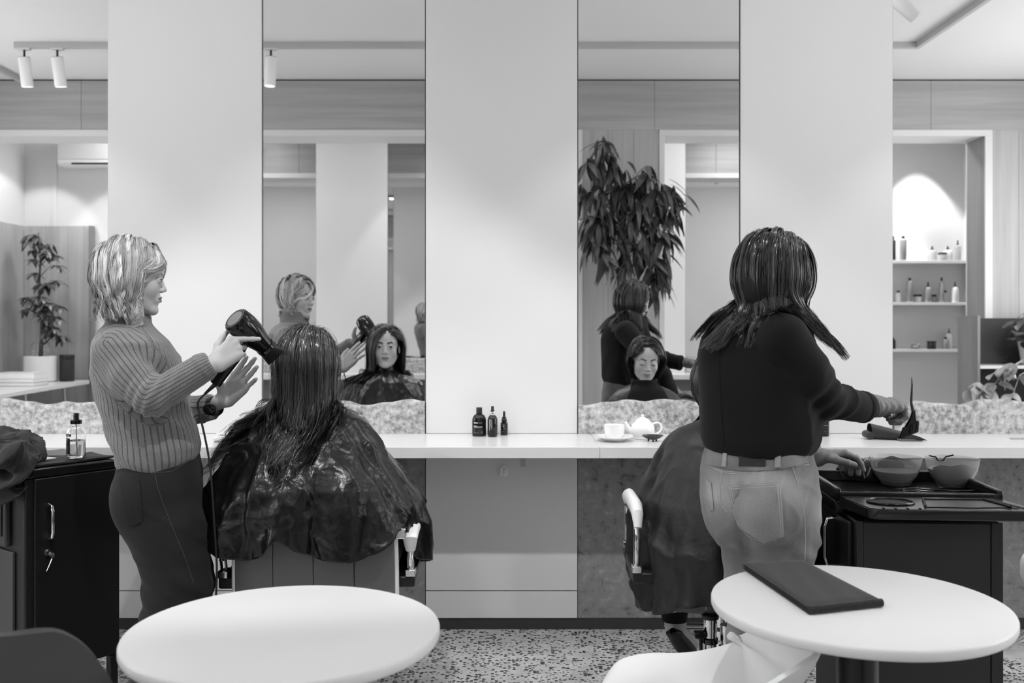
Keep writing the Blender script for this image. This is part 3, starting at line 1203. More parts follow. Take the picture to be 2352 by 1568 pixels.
EYE = np.array([0, 0, HC])


def hit_px(bvh, x, y):
    d = np.array([(x - CX) / FPX, 1.0, -(y - HY) / FPX])
    d /= np.linalg.norm(d)
    h = bvh.ray_cast(Vector(EYE), Vector(d))
    return (np.array(h[0]), np.array(h[1]), d) if h[0] is not None else (None, None, d)


def patch(name, bvh, quad, nu, nv, thick, m, root, lift=.0006, sag=None):
    """a thin sewn-on patch lying on a garment (corners: tl, tr, br, bl)"""
    q = np.array(quad, float)
    G = np.zeros((nv, nu, 3))
    last = None
    for j in range(nv):
        for i in range(nu):
            u, v = i / (nu - 1), j / (nv - 1)
            p = (1 - v) * ((1 - u) * q[0] + u * q[1]) + v * ((1 - u) * q[3] + u * q[2])
            if sag:
                p = p + np.array(sag(u, v))
            h, nn, d = hit_px(bvh, *p)
            if h is None:
                h = last if last is not None else P(p[0], p[1], 2.7)
            else:
                h = h - d * (lift + .0004)
            last = h
            G[j, i] = h
    du = np.gradient(G, axis=1)
    dv = np.gradient(G, axis=0)
    nn = np.cross(du, dv)
    nn /= np.linalg.norm(nn, axis=2)[:, :, None] + 1e-9
    to = EYE - G
    sg = np.sign((nn * to).sum(2))[:, :, None]
    nn = nn * sg
    top = G + nn * thick
    m_ = MB()
    a, b = nv, nu
    V = np.concatenate([G.reshape(-1, 3), top.reshape(-1, 3)])
    f = []
    for i in range(a - 1):
        for j in range(b - 1):
            k = i * b + j
            f.append((a * b + k, a * b + k + 1, a * b + k + b + 1, a * b + k + b))
    rim = [i for i in range(b)] + [i * b + b - 1 for i in range(1, a)] + [(a - 1) * b + i for i in range(b - 2, -1, -1)] + [i * b for i in range(a - 2, 0, -1)]
    for i in range(len(rim)):
        x, y = rim[i], rim[(i + 1) % len(rim)]
        f.append((x, y, y + a * b, x + a * b))
    m_.add(V, f)
    return adopt(m_.build(name, m), root)


def seam(name, bvh, pts, r, m, root, step=6, lift=.0004, dash=None):
    """a raised stitched seam following pixel points over a garment"""
    q = np.array(pts, float)
    seg = np.linalg.norm(np.diff(q, axis=0), axis=1)
    cum = np.concatenate([[0], np.cumsum(seg)])
    n = max(3, int(cum[-1] / step))
    ts = np.linspace(0, cum[-1], n)
    X = np.interp(ts, cum, q[:, 0])
    Y = np.interp(ts, cum, q[:, 1])
    W = []
    for x, y in zip(X, Y):
        h, nn, d = hit_px(bvh, x, y)
        if h is not None:
            if W and np.linalg.norm(h - W[-1]) > .08:
                continue
            W.append(h - d * lift)
    if len(W) < 3:
        return None
    mb = MB()
    if dash:
        for i in range(0, len(W) - 1, dash):
            mb.tube(W[i:i + 2], r, 5)
    else:
        mb.tube(W, r, 6)
    return adopt(mb.build(name, m), root)
# ------------------------------------------------------------------ fabrics
def fabric(name, v, rough=.9, scale=900, bs=.2, sheen=.3, vc=False, rib=None, amt=.02, spark=False):
    m = mat(name, v, rough, sheen=sheen, spec=.25)
    t = NT(m)
    n = t.n('ShaderNodeTexNoise', Scale=float(scale), Detail=3.0)
    t.l(t.coord(), n.inputs['Vector'])
    col = t.ramp(n.outputs[0], [(.3, max(0, v - amt)), (.7, v + amt)])
    if vc:
        a = t.n('ShaderNodeAttribute', attribute_name='Col')
        mx = t.n('ShaderNodeMixRGB', blend_type='MULTIPLY')
        mx.inputs[0].default_value = 1
        t.l(a.outputs['Color'], mx.inputs[1])
        r2 = t.ramp(n.outputs[0], [(.3, .86), (.7, 1.0)])
        t.l(r2, mx.inputs[2])
        col = mx.outputs[0]
    if rib:
        a = t.n('ShaderNodeAttribute', attribute_name='rib')
        mu = t.n('ShaderNodeMath', operation='MULTIPLY')
        t.l(a.outputs['Fac'], mu.inputs[0])
        mu.inputs[1].default_value = 2 * math.pi / rib
        si = t.n('ShaderNodeMath', operation='SINE')
        t.l(mu.outputs[0], si.inputs[0])
        ma = t.n('ShaderNodeMapRange')
        ma.inputs['From Min'].default_value = -1
        ma.inputs['From Max'].default_value = -.55
        t.l(si.outputs[0], ma.inputs[0])
        mx = t.n('ShaderNodeMixRGB')
        t.l(ma.outputs[0], mx.inputs[0])
        g = lin(v * .68)
        mx.inputs[1].default_value = (g, g, g, 1)
        t.l(col, mx.inputs[2])
        col = mx.outputs[0]
        ad = t.n('ShaderNodeMath', operation='MULTIPLY_ADD')
        t.l(n.outputs[0], ad.inputs[0])
        ad.inputs[1].default_value = .15
        t.l(ma.outputs[0], ad.inputs[2])
        t.bump(ad.outputs[0], .7, .003)
        if spark:
            vo = t.n('ShaderNodeTexVoronoi', Scale=170.0)
            t.l(t.coord(), vo.inputs['Vector'])
            l_ = t.n('ShaderNodeMath', operation='LESS_THAN')
            l_.inputs[1].default_value = .10
            t.l(vo.outputs['Distance'], l_.inputs[0])
            m2 = t.n('ShaderNodeMixRGB')
            t.l(l_.outputs[0], m2.inputs[0])
            t.l(col, m2.inputs[1])
            m2.inputs[2].default_value = (.75, .75, .75, 1)
            col = m2.outputs[0]
    else:
        t.bump(n.outputs[0], bs, .001)
    t.l(col, t.b.inputs['Base Color'])
    return m


M_KNIT = fabric('ribbed_knit', .45, rib=.0135, spark=True)
M_BLKNIT = fabric('black_knit', .075, sheen=.05, amt=.02)
M_DDENIM = fabric('dark_denim', .135, scale=700, sheen=.05)
M_DENIM = fabric('washed_denim', .60, scale=500, vc=True, sheen=.1)
M_STITCH = mat('stitching', .66, .8)
M_STITCHD = mat('dark_stitching', .25, .8)
M_GLOVE = mat('latex_glove', .44, .42, noise=(60, .02, .25))
M_SHOE = mat('shoe_black', .08, .5)
M_TOWEL = fabric('dark_towel', .13, scale=420, bs=.9, sheen=.15, amt=.04)


def cape_mat(name, v, rough):
    m = mat(name, v, rough, spec=.5)
    t = NT(m)
    n = t.n('ShaderNodeTexNoise', Scale=9.0, Detail=2.0, Roughness=.5, Distortion=.6)
    t.l(t.coord(), n.inputs['Vector'])
    n2 = t.n('ShaderNodeTexNoise', Scale=38.0, Detail=2.0, Distortion=1.2)
    t.l(t.coord(), n2.inputs['Vector'])
    ma = t.n('ShaderNodeMath', operation='MULTIPLY_ADD')
    t.l(n2.outputs[0], ma.inputs[0])
    ma.inputs[1].default_value = .16
    t.l(n.outputs[0], ma.inputs[2])
    t.bump(ma.outputs[0], .5, .02)
    return m


M_CAPE = cape_mat('glossy_cape', .045, .28)
M_CAPE2 = cape_mat('matt_cape', .11, .5)

# ------------------------------------------------------------------ stylist with the blonde bob
S1 = empty('person', (-1.21, 3.04, 0), label='blonde-bobbed woman in ribbed grey sweater and dark jeans aiming a black hair dryer', cat='person')
f1 = np.array([.925, .375, -.10])
hp1 = P(303, 637, 3.03) + np.array([0, .0, 0])
W, Q, c, R1 = make_head(hp1, f1, 0, .99, 'open', skin=.70, lips=.44, brow=.24, neck_to=P(300, 790, 3.05))
parts = [(W, Q)]
cols = [c]
# right hand on the dryer, left hand raised palm out
wr1 = P(495, 836, 2.90)
el1 = P(350, 905, 2.86)
palm, fing, tips = hand_caps(wr1, P(553, 787, 2.93) - wr1, (.12, 1, .1), (-.65, -.1, .75), [(4, 6, 4), (58, 62, 30), (66, 70, 35), (72, 74, 35)], .98,
                             thumb=((.66, .42, .60), (.86, .42, .40), (.92, .35, .28)), splay=(-.85, -.10, -.08, -.12))
v, q = hand_mesh(palm, fing, ([el1 + (wr1 - el1) * .55, el1 + (wr1 - el1) * .8, wr1], [.036, .030, .0245]))
parts.append((v, q))
cols.append(np.full(len(v), .70))
wl1 = P(516, 918, 3.12)
el1b = P(400, 958, 3.22)
palm2, fing2, tips2 = hand_caps(wl1, P(592, 830, 3.10) - wl1, (.25, -1, .12), (-.7, 0, .72), [(12, 14, 8), (10, 12, 8), (14, 16, 10), (20, 18, 10)], 1.02,
                                thumb=((.55, .45, .62), (.80, .30, .25), (.93, .2, .05)), splay=(.05, .01, -.03, -.13))
v, q = hand_mesh(palm2, fing2, ([el1b + (wl1 - el1b) * .2, el1b + (wl1 - el1b) * .7, wl1], [.036, .029, .0245]))
parts.append((v, q))
cols.append(np.full(len(v), .72))


def torso1(p):
    d = loft(p, [(P(0, y, 3.05)[2], P((a + b) / 2, y, 3.05)[0], 3.05, (b - a) / 2 / 715, hw) for y, a, b, hw in
                 ((730, 262, 330, .05), (760, 240, 345, .10), (790, 226, 370, .15), (840, 222, 412, .155), (900, 238, 425, .15), (960, 250, 430, .15), (1060, 285, 440, .16), (1130, 285, 450, .165), (1250, 300, 440, .14))], math.radians(20))
    for x0, d0 in ((.0, 0), (.07, .11)):
        pass
    leg = cap(p, P(365, 1150, 2.99), P(405, 1400, 2.99), .085, .055)
    leg = smin(leg, cap(p, P(405, 1400, 2.99), (-1.10, 3.0, .07), .055, .036), .02)
    leg = smin(leg, cap(p, P(372, 1150, 3.12), P(412, 1400, 3.13), .085, .055), .02)
    leg = smin(leg, cap(p, P(412, 1400, 3.13), (-1.02, 3.16, .07), .055, .036), .02)
    d = smin(d, leg, .03)
    d = smin(d, cap(p, P(270, 800, 2.93), el1, .045, .038), .03)
    d = smin(d, cap(p, el1, el1 + (wr1 - el1) * .6, .038, .034), .02)
    d = smin(d, cap(p, P(330, 805, 3.20), el1b, .045, .038), .03)
    d = smin(d, cap(p, el1b, wl1, .038, .024), .02)
    return d


TI = .012
v, q = nets(lambda p: torso1(p) + TI, (-1.55, 2.7, .02), (-.75, 3.45, 1.42), .010)
parts.append((v, q))
cols.append(np.full(len(v), .70))
V, Q = join_vq(parts)
o = fast_mesh('body', V, Q, M_SKIN)
vcol(o, np.concatenate(cols))
adopt(o, S1)
eye_parts(hp1, R1, .99, S1, gaze=(.1, -.25))


def rib_attr(o, V, axis_pts, c0, arms):
    """arc coordinate round the trunk, or round a sleeve where the sleeve is nearer (arms: a, b, radius, bend normal)"""
    z = V[:, 2]
    ang = np.arctan2(V[:, 1] - c0[1], V[:, 0] - c0[0] - (z - 1) * c0[2])
    r = ang * .125
    best = np.full(len(V), 1e9)
    for a, b, rad, bn in arms:
        a, b = np.array(a), np.array(b)
        ab = b - a
        t = np.clip(((V - a) @ ab) / (ab @ ab), 0, 1)
        rel = V - (a + t[:, None] * ab)
        dist = np.linalg.norm(rel, axis=1)
        bn = np.array(bn, float) / np.linalg.norm(bn)
        u = np.cross(ab, bn)
        rb_ = rel @ bn
        ri = np.sqrt(np.maximum(dist ** 2 - rb_ ** 2, 0)) * np.sign(rel @ u)
        an = np.arctan2(ri, -rb_)
        use = (dist < rad * 1.3) & (dist < best)
        r = np.where(use, an * .058 + 7, r)
        best = np.where(use, dist, best)
    fattr(o, 'rib', r)


sh1 = P(268, 806, 2.93)
cuff1 = P(474, 840, 2.895)
cuff1b = P(487, 936, 3.135)


def sweater1(p):
    rows = [(P(0, y, 3.05)[2], P((a + b) / 2, y, 3.05)[0], 3.05, (b - a) / 2 / 715, hw) for y, a, b, hw in
            ((698, 250, 336, .058), (705, 246, 338, .060), (722, 246, 341, .062), (742, 243, 346, .070), (758, 232, 360, .12), (785, 218, 385, .185), (815, 215, 402, .19), (850, 216, 418, .18), (900, 226, 430, .165), (950, 240, 436, .16), (990, 254, 452, .165), (1020, 264, 458, .17), (1045, 270, 452, .17), (1062, 273, 440, .165), (1076, 282, 425, .16))]
    d = loft(p, rows, math.radians(20))
    # the hem falls lower at the back
    a1 = smin(cap(p, sh1, P(300, 865, 2.89), .064, .060), cap(p, P(300, 865, 2.89), P(352, 915, 2.86), .060, .056), .02)
    a1 = smin(a1, cap(p, P(352, 915, 2.86), cuff1, .055, .041), .012)
    # open cuff
    ax = (cuff1 - P(352, 915, 2.86))
    ax = ax / np.linalg.norm(ax)
    a1 = np.maximum(a1, (p - cuff1) @ ax.astype(np.float32) - .016)
    d = smin(d, a1, .014)
    b1 = smin(cap(p, P(330, 800, 3.20), P(400, 945, 3.22), .062, .055), cap(p, P(400, 945, 3.22), cuff1b, .052, .042), .012)
    ax2 = (cuff1b - P(400, 945, 3.22))
    ax2 = ax2 / np.linalg.norm(ax2)
    b1 = np.maximum(b1, (p - cuff1b) @ ax2.astype(np.float32) - .003)
    d = smin(d, b1, .014)
    # cloth folds: elbow, armpit, belly
    e = P(352, 915, 2.86).astype(np.float32)
    rel = p - e
    fall = np.exp(-(rel ** 2).sum(1) / .006)
    d = d - .006 * fall * np.sin((rel @ np.float32([.9, 0, -.45])) * 190)
    e = P(300, 990, 2.95).astype(np.float32)
    rel = p - e
    d = d - .004 * np.exp(-(rel ** 2).sum(1) / .02) * np.sin((rel @ np.float32([.5, 0, .8])) * 90)
    return d


o, V, Q = cloth('sweater', sweater1, (-1.55, 2.68, .88), (-.80, 3.46, 1.45), .0062, M_KNIT, S1, [('w', 14, .0035, 3), ('r', 9, .004, 8)])
bn1 = np.cross(P(352, 915, 2.86) - sh1, cuff1 - P(352, 915, 2.86))
bn1 = bn1 * np.sign(bn1[1])
rib_attr(o, V, None, (P(335, 900, 3.05)[0], 3.05, -.12), [(sh1, P(352, 915, 2.86), .075, bn1), (P(352, 915, 2.86), cuff1 + (cuff1 - el1) * .2, .06, bn1), (P(400, 945, 3.22), cuff1b, .058, (0, 1, 0))])


def jeans1(p):
    rows = [(P(0, y, 3.05)[2], P((a + b) / 2, y, 3.05)[0], 3.05, (b - a) / 2 / 715, hw) for y, a, b, hw in
            ((1040, 276, 452, .15), (1075, 274, 459, .165), (1110, 271, 463, .172), (1150, 270, 464, .178), (1190, 275, 467, .18), (1225, 292, 474, .178), (1255, 312, 480, .17))]
    d = loft(p, rows, math.radians(20))
    d = smin(d, ell(p, P(335, 1150, 2.96), (.105, .10, .11)), .03)
    n1 = smin(cap(p, P(385, 1215, 2.97), P(408, 1330, 2.97), .108, .100), cap(p, P(408, 1330, 2.97), P(402, 1480, 2.97), .098, .112), .03)
    n1 = smin(n1, cap(p, P(402, 1480, 2.97), (-1.10, 2.98, .02), .112, .135), .02)
    n2 = smin(cap(p, P(390, 1215, 3.12), P(420, 1330, 3.14), .10, .092), cap(p, P(420, 1330, 3.14), P(418, 1480, 3.14), .092, .105), .03)
    n2 = smin(n2, cap(p, P(418, 1480, 3.14), (-1.02, 3.16, .02), .105, .13), .02)
    d = smin(d, smin(n1, n2, .012), .03)
    d = np.maximum(d, .025 - p[:, 2])
    zf = p[:, 2]
    d = d - .004 * np.sin(zf * 75 + p[:, 0] * 60) * np.exp(-((zf - .50) / .16) ** 2)
    return d


o, VJ1, QJ1 = cloth('jeans', jeans1, (-1.45, 2.75, 0.0), (-.80, 3.40, .97), .0075, M_DDENIM, S1, [('w', 12, .003, 5), ('r', 8, .004, 9)])
bj = bvh_of(VJ1, QJ1)
patch('pocket', bj, [(276, 1098), (320, 1101), (327, 1198), (300, 1206)], 7, 9, .003, M_DDENIM, S1)
for pts in ([(275, 1101), (319, 1104)], [(319, 1104), (322, 1150), (326, 1198), (302, 1207)], [(352, 1068), (362, 1120), (378, 1165), (398, 1215), (425, 1280), (445, 1340)], [(355, 1086), (395, 1082), (428, 1062), (448, 1042)]):
    seam('seam', bj, pts, .0011, M_STITCHD, S1)
for x, y in ((-1.09, 2.97), (-1.01, 3.15)):
    mb = MB()
    G = []
    for t in np.linspace(0, 1, 12):
        r_ = .042 * (1 - .15 * abs(t - .6)) * (1 if 0 < t < 1 else .4)
        zc = .034 if t > .3 else .05
        a = np.linspace(0, 2 * math.pi, 16, endpoint=False)
        G.append(np.stack([np.full(16, x - .09 + t * .25) , y + r_ * np.cos(a), np.maximum(0.001, zc + (zc) * np.sin(a))], 1))
    mb.grid(np.array(G), wrap=True)
    adopt(mb.build('shoe', M_SHOE), S1)


# ---- hair of stylist 1
def bodyA(p):
    h = (p - hp1.astype(np.float32)) @ R1.astype(np.float32)
    d = ell(h, (0, -.013, .033), (.074, .092, .082))
    d = smin(d, ell(h, (0, .026, -.036), (.060, .062, .076)), .02)
    d = smin(d, cap(h, (0, -.018, -.07), (0, -.038, -.20), .054, .058), .02)
    d = smin(d, cap(p, sh1, P(330, 805, 3.2), .06, .06), .03)
    return d


r_ = np.random.default_rng(11)
p0, n0 = scalp_roots(520, r_)
side = np.where(p0[:, 0] > -.018, 1.0, -1.0)     # parting left of centre
d0 = np.stack([side * .9, -.30 + 0 * side, .10 + 0 * side], 1) + n0 * .35
d0 /= np.linalg.norm(d0, axis=1)[:, None]
mg = r_.uniform(.003, .020, len(p0))
# length so that every lock ends about level with the chin / nape
top = (p0[:, 2] - (-.125)) + .030 + np.abs(p0[:, 2] - .03) * .2
Lg = np.clip(top * 1.10, .10, .30) * r_.uniform(.84, 1.06, len(p0))
P0 = p0 @ R1.T + hp1
D0 = d0 @ R1.T


def wind1(p, t):
    # keeps the hair off the face, hugging the skull and curling in at the nape
    h = (p - hp1) @ R1
    out = np.zeros_like(h)
    face = (h[:, 1] > .030) & (h[:, 2] < .062)
    out[:, 1] -= face * .80
    out[:, 0] += face * np.sign(h[:, 0]) * .22
    low = (h[:, 2] < -.05) & (h[:, 1] < .02)
    out[:, 1] += low * .10
    if t > .8:
        out[:, 1] += (h[:, 1] < .0) * .30
    return out @ R1.T


G1 = grow(P0, D0, Lg, 28, pusher(bodyA, mg), .36, .74, wind=wind1, hug=(hp1 + np.array([0, 0, .01]), .17, .09))


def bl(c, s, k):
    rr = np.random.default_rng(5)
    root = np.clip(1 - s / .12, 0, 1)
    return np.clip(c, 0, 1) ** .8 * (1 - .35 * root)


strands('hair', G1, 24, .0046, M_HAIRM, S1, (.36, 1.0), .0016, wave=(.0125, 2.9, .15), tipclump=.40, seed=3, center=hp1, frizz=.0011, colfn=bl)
hv = lambda p: np.minimum(np.maximum(ell((p - hp1.astype(np.float32)) @ R1.astype(np.float32), (0, -.016, .034), (.0765, .0945, .0845)),
                                      ((p - hp1.astype(np.float32)) @ R1.astype(np.float32))[:, 1] * .8 - ((p - hp1.astype(np.float32)) @ R1.astype(np.float32))[:, 2] - .000),
                          np.maximum(ell((p - hp1.astype(np.float32)) @ R1.astype(np.float32), (0, -.035, -.03), (.078, .075, .085)), ((p - hp1.astype(np.float32)) @ R1.astype(np.float32))[:, 1] + .010))
v, q = nets(hv, hp1 - .15, hp1 + .15, .005)
adopt(fast_mesh('hair_underlayer', relax(v, q, 2), q, M_SCALPB), S1)
# watch and ring
ax = (wl1 - el1b) / np.linalg.norm(wl1 - el1b)
wp = P(493, 932, 3.125)
wt = adopt(MB().lathe([(.0315, -.009), (.0335, -.008), (.0335, .008), (.0315, .009)], wp, 28, axis=tuple(ax), cap=False).build('watch_strap', mat('black_leather', .09, .5)), S1)
MB().lathe([(.019, 0), (.0205, .002), (.0205, .008), (.018, .010)], P(482, 938, 3.085), 28, axis=(.1, -1, -.35)).build('watch_case', M_GLOSSBLK, wt)

# ------------------------------------------------------------------ hair dryer in her right hand
ra, rb = P(541, 733, 2.945), P(617, 803, 3.035)
ax = (rb - ra) / np.linalg.norm(rb - ra)
Ld = np.linalg.norm(rb - ra)
HD = empty('hair_dryer', tuple(ra), label='glossy black hair dryer held by the blonde stylist', cat='hair dryer')
MB().lathe([(.030, -.004), (.037, -.004), (.0425, .004), (.0445, .018), (.0455, .035), (.045, .055), (.042, .078), (.036, .102), (.031, .122), (.0285, .14), (.0275, Ld - .012), (.024, Ld - .010)], (0, 0, 0), 40, axis=tuple(ax)).build('housing', M_GLOSSBLK, HD)
MB().lathe([(.0005, -.006), (.012, -.0055), (.028, -.0045), (.0295, -.002)], (0, 0, 0), 36, axis=tuple(ax)).build('intake_grille', mat('grille_grey', .42, .5, noise=(900, .1, .6)), HD)
mb = MB()
u = np.cross(ax, [0, 1, 0])
u /= np.linalg.norm(u)
w2 = np.cross(ax, u)
for k in range(22):
    an = k * 2 * math.pi / 22
    mb.lathe([(.0016, -.002), (.0022, 0), (.0016, .002)], (u * math.cos(an) + w2 * math.sin(an)) * .0405 + ax * .002, 8, axis=tuple(ax))
mb.build('intake_rim', M_GLOSSBLK, HD)
MB().lathe([(.029, Ld - .020), (.0315, Ld - .019), (.0315, Ld - .008), (.029, Ld - .007)], (0, 0, 0), 32, axis=tuple(ax)).build('collar', M_GLOSSBLK, HD)
nz = []
for t in np.linspace(0, 1, 6):
    c0 = ax * (Ld - .012 + t * .052)
    wu, wv = .028 + .006 * t, .028 - .022 * t
    up_ = np.array([.62, .0, .78])
    up_ = up_ - ax * (up_ @ ax)
    up_ /= np.linalg.norm(up_)
    sd = np.cross(ax, up_)
    a = np.linspace(0, 2 * math.pi, 24, endpoint=False)
    nz.append(c0 + np.cos(a)[:, None] * up_ * wu * 1.05 + np.sin(a)[:, None] * sd * wv)
MB().grid(np.array(nz), wrap=True).build('nozzle', mat('nozzle_black', .12, .4), HD)
hb = P(503, 868, 2.985) - ra
h0 = ax * .055
hd = np.array([h0, h0 * .5 + hb * .5 + np.array([.012, .0, 0]), hb, hb + (hb - h0) * .12])
MB().tube(hd, [.020, .0175, .0165, .0155], 18, flat=1.15).build('handle', M_GLOSSBLK, HD)
ce = hb + (hb - h0) * .12
e0 = P(470, 905, 2.97) - ra
MB().tube([ce, ce * .55 + e0 * .45, e0], [.0085, .006, .004], 10).build('cord_sleeve', M_BLACK, HD)
cpts = [P(462, 898, 2.97), P(455, 925, 2.95), P(462, 965, 2.94), P(472, 1010, 2.94), P(481, 1060, 2.94), P(487, 1120, 2.93), P(492, 1200, 2.93), P(496, 1260, 2.93), P(498, 1320, 2.94), np.array([-.93, 2.98, .4]), np.array([-.95, 3.1, .05]), np.array([-1.1, 3.4, .006]), np.array([-1.3, 3.9, .006])]
cp = [e0] + [c_ - ra for c_ in cpts[1:]]
sp = []
for i in range(len(cp) - 1):
    a_, b_ = cp[max(i - 1, 0)], cp[min(i + 2, len(cp) - 1)]
    for t in np.linspace(0, 1, 6, endpoint=False):
        p_, q_ = cp[i], cp[i + 1]
        sp.append(.5 * (2 * p_ + (q_ - a_) * t + (2 * a_ - 5 * p_ + 4 * q_ - b_) * t * t + (-a_ + 3 * p_ - 3 * q_ + b_) * t ** 3))
sp.append(cp[-1])
MB().tube(sp, .0032, 8).build('power_cord', M_BLACK, HD)
# ------------------------------------------------------------------ seated clients
def cape(name, C, z0, prof, hem, folds, m, root, seed, label=None, nphi=220, nz=90, collar=None, yaw=0.0):
    """prof rows: (z, left, right, back, front) half-widths; hem: (phi degrees, z)"""
    prof = np.array(sorted(prof), float)
    ph = np.linspace(0, 2 * math.pi, nphi, endpoint=False)
    hp_ = np.array(hem, float)
    hz = np.interp(np.degrees(ph), hp_[:, 0], hp_[:, 1], period=360)
    r = np.random.default_rng(seed)
    G = np.zeros((nz, nphi, 3))
    for i in range(nz):
        t = i / (nz - 1)
        z = z0 + (hz - z0) * t
        L, R_, B_, F_ = (np.interp(z, prof[:, 0], prof[:, k]) for k in (1, 2, 3, 4))
        cx, cy = np.cos(ph), np.sin(ph)
        bx = np.where(cx > 0, R_, L)
        by = np.where(cy > 0, F_, B_)
        e = 2.25
        rad = 1 / ((np.abs(cx) / bx) ** e + (np.abs(cy) / by) ** e) ** (1 / e)
        # heavy folds that open towards the hem
        am = folds * np.clip((z0 - z - .05) / .45, 0, 1) ** .8
        w_ = np.zeros_like(ph)
        rr = np.random.default_rng(seed)
        for n_, a_ in ((5, .5), (8, .8), (11, .7), (17, .45), (26, .2)):
            p_ = rr.uniform(0, 6)
            tw = rr.uniform(-2.2, 2.2)
            s_ = np.sin(n_ * ph + p_ + tw * (z0 - z) * 3)
            w_ += a_ * np.sign(s_) * np.abs(s_) ** .8
        rad = rad + am * w_
        G[i, :, 0] = C[0] + rad * cx
        G[i, :, 1] = C[1] + rad * cy
        G[i, :, 2] = z
    V = G.reshape(-1, 3)
    nn = np.cross(np.roll(G, -1, 1) - np.roll(G, 1, 1), np.gradient(G, axis=0)).reshape(-1, 3)
    nn /= np.linalg.norm(nn, axis=1)[:, None] + 1e-9
    en = np.clip((z0 - .04 - V[:, 2]) / .15, 0, 1)
    V = V + nn * (en * (.006 * wavy(V, 11, seed, 1.0) - .016 * ridge(V * [1, 1, .55], 6, seed + 3) - .007 * ridge(V * [1, 1, .8], 13, seed + 1)))[:, None]
    G = V.reshape(nz, nphi, 3)
    o = MB().grid(G[:, ::-1], .0012, wrap=True).build(name, m, fix=False, auto=0)
    adopt(o, root)
    return o, G


# ---- client 1: long wet hair ----------------------------------------------------
K1 = empty('person', (-.69, 3.22, 0), label='seated woman with long wet dark hair under a glossy black cape', cat='person')
hp2 = np.array([-.692, 3.215, 1.222])
W, Q, c, R2 = make_head(hp2, (.12, .99, .02), 0, 1.0, 'open', skin=.74, lips=.50, brow=.16)
parts, cols = [(W, Q)], [c]


def bod(cx, cy, zs, half, lean=0.0):
    """seated body under a cape"""
    def fn(p):
        d = loft(p, [(zs + .07, cx, cy, .055, .055), (zs + .02, cx, cy, .09, .13), (zs - .03, cx, cy, .105, half), (zs - .25, cx, cy + .01, .11, half * .85), (.60, cx, cy + .01, .12, .16), (.545, cx, cy + .03, .15, .18)], math.pi / 2)
        for s_ in (-1, 1):
            sh = (cx + s_ * (half - .01), cy, zs - .04)
            d = smin(d, cap(p, sh, (cx + s_ * (half + .045), cy + .04, zs - .30), .052, .042), .03)
            d = smin(d, cap(p, (cx + s_ * (half + .045), cy + .04, zs - .30), (cx + s_ * .10, cy + .30, .66), .040, .028), .02)
            d = smin(d, cap(p, (cx + s_ * .10, cy + .30, .66), (cx + s_ * .05, cy + .37, .645), .030, .020), .02)
            d = smin(d, cap(p, (cx + s_ * .09, cy + .04, .565), (cx + s_ * .10, cy + .44, .55), .085, .060), .03)
            d = smin(d, cap(p, (cx + s_ * .10, cy + .44, .55), (cx + s_ * .09, cy + .36, .20), .055, .038), .02)
            d = smin(d, cap(p, (cx + s_ * .09, cy + .36, .19), (cx + s_ * .09, cy + .50, .15), .034, .024), .02)
        return d
    return fn


b1 = bod(-.70, 3.22, 1.035, .175)
v, q = nets(b1, (-1.15, 3.0, .08), (-.25, 3.85, 1.16), .011)
parts.append((v, q))
cols.append(np.full(len(v), .70))
V, Q = join_vq(parts)
o = fast_mesh('body', V, Q, M_SKIN)
vcol(o, np.concatenate(cols))
adopt(o, K1)
eye_parts(hp2, R2, 1.0, K1, gaze=(.02, .04))
CP1 = [(1.125, .055, .055, .060, .055), (1.10, .062, .062, .068, .062), (1.075, .10, .10, .085, .085), (1.05, .165, .165, .105, .105), (1.03, .20, .20, .115, .125), (.96, .255, .255, .185, .17), (.90, .282, .282, .25, .20), (.827, .31, .335, .295, .25), (.754, .332, .385, .305, .36), (.68, .340, .400, .305, .47), (.60, .345, .405, .305, .50), (.50, .345, .40, .305, .505)]
HEM1 = [(0, .55), (15, .52), (40, .47), (90, .47), (140, .50), (165, .60), (180, .665), (200, .665), (215, .65), (233, .627), (247, .617), (258, .635), (266, .690), (275, .655), (290, .622), (305, .617), (318, .635), (328, .685), (335, .70), (342, .62), (350, .57)]
cape1, GC1 = cape('cape', (-.70, 3.22), 1.128, CP1, HEM1, .0125, M_CAPE, K1, 21)
cb = adopt(MB().tube([( -.70 + .060 * math.cos(a), 3.22 + .064 * math.sin(a) - .002, 1.120 - .006 * math.sin(a)) for a in np.linspace(0, 2 * math.pi, 40)], .0045, 8).build('cape_collar', M_CAPE), K1)


def cape_sdf(C, prof, tilt=0):
    rows = [(z, C[0] + (R_ - L) / 2, C[1] + (F_ - B_) / 2, (B_ + F_) / 2, (L + R_) / 2) for z, L, R_, B_, F_ in prof]
    return lambda p: loft(p, rows, math.pi / 2)


cs1 = cape_sdf((-.70, 3.22), CP1)


def bodyB(p):
    h = (p - hp2.astype(np.float32)) @ R2.astype(np.float32)
    d = ell(h, (0, -.013, .033), (.074, .092, .082))
    d = smin(d, ell(h, (0, .026, -.036), (.060, .062, .076)), .02)
    d = smin(d, cap(h, (0, -.018, -.07), (0, -.038, -.16), .050, .054), .02)
    return np.minimum(d, cs1(p))


r_ = np.random.default_rng(12)
p0, n0 = scalp_roots(620, r_)
side = np.where(p0[:, 0] > .012, 1.0, -1.0)
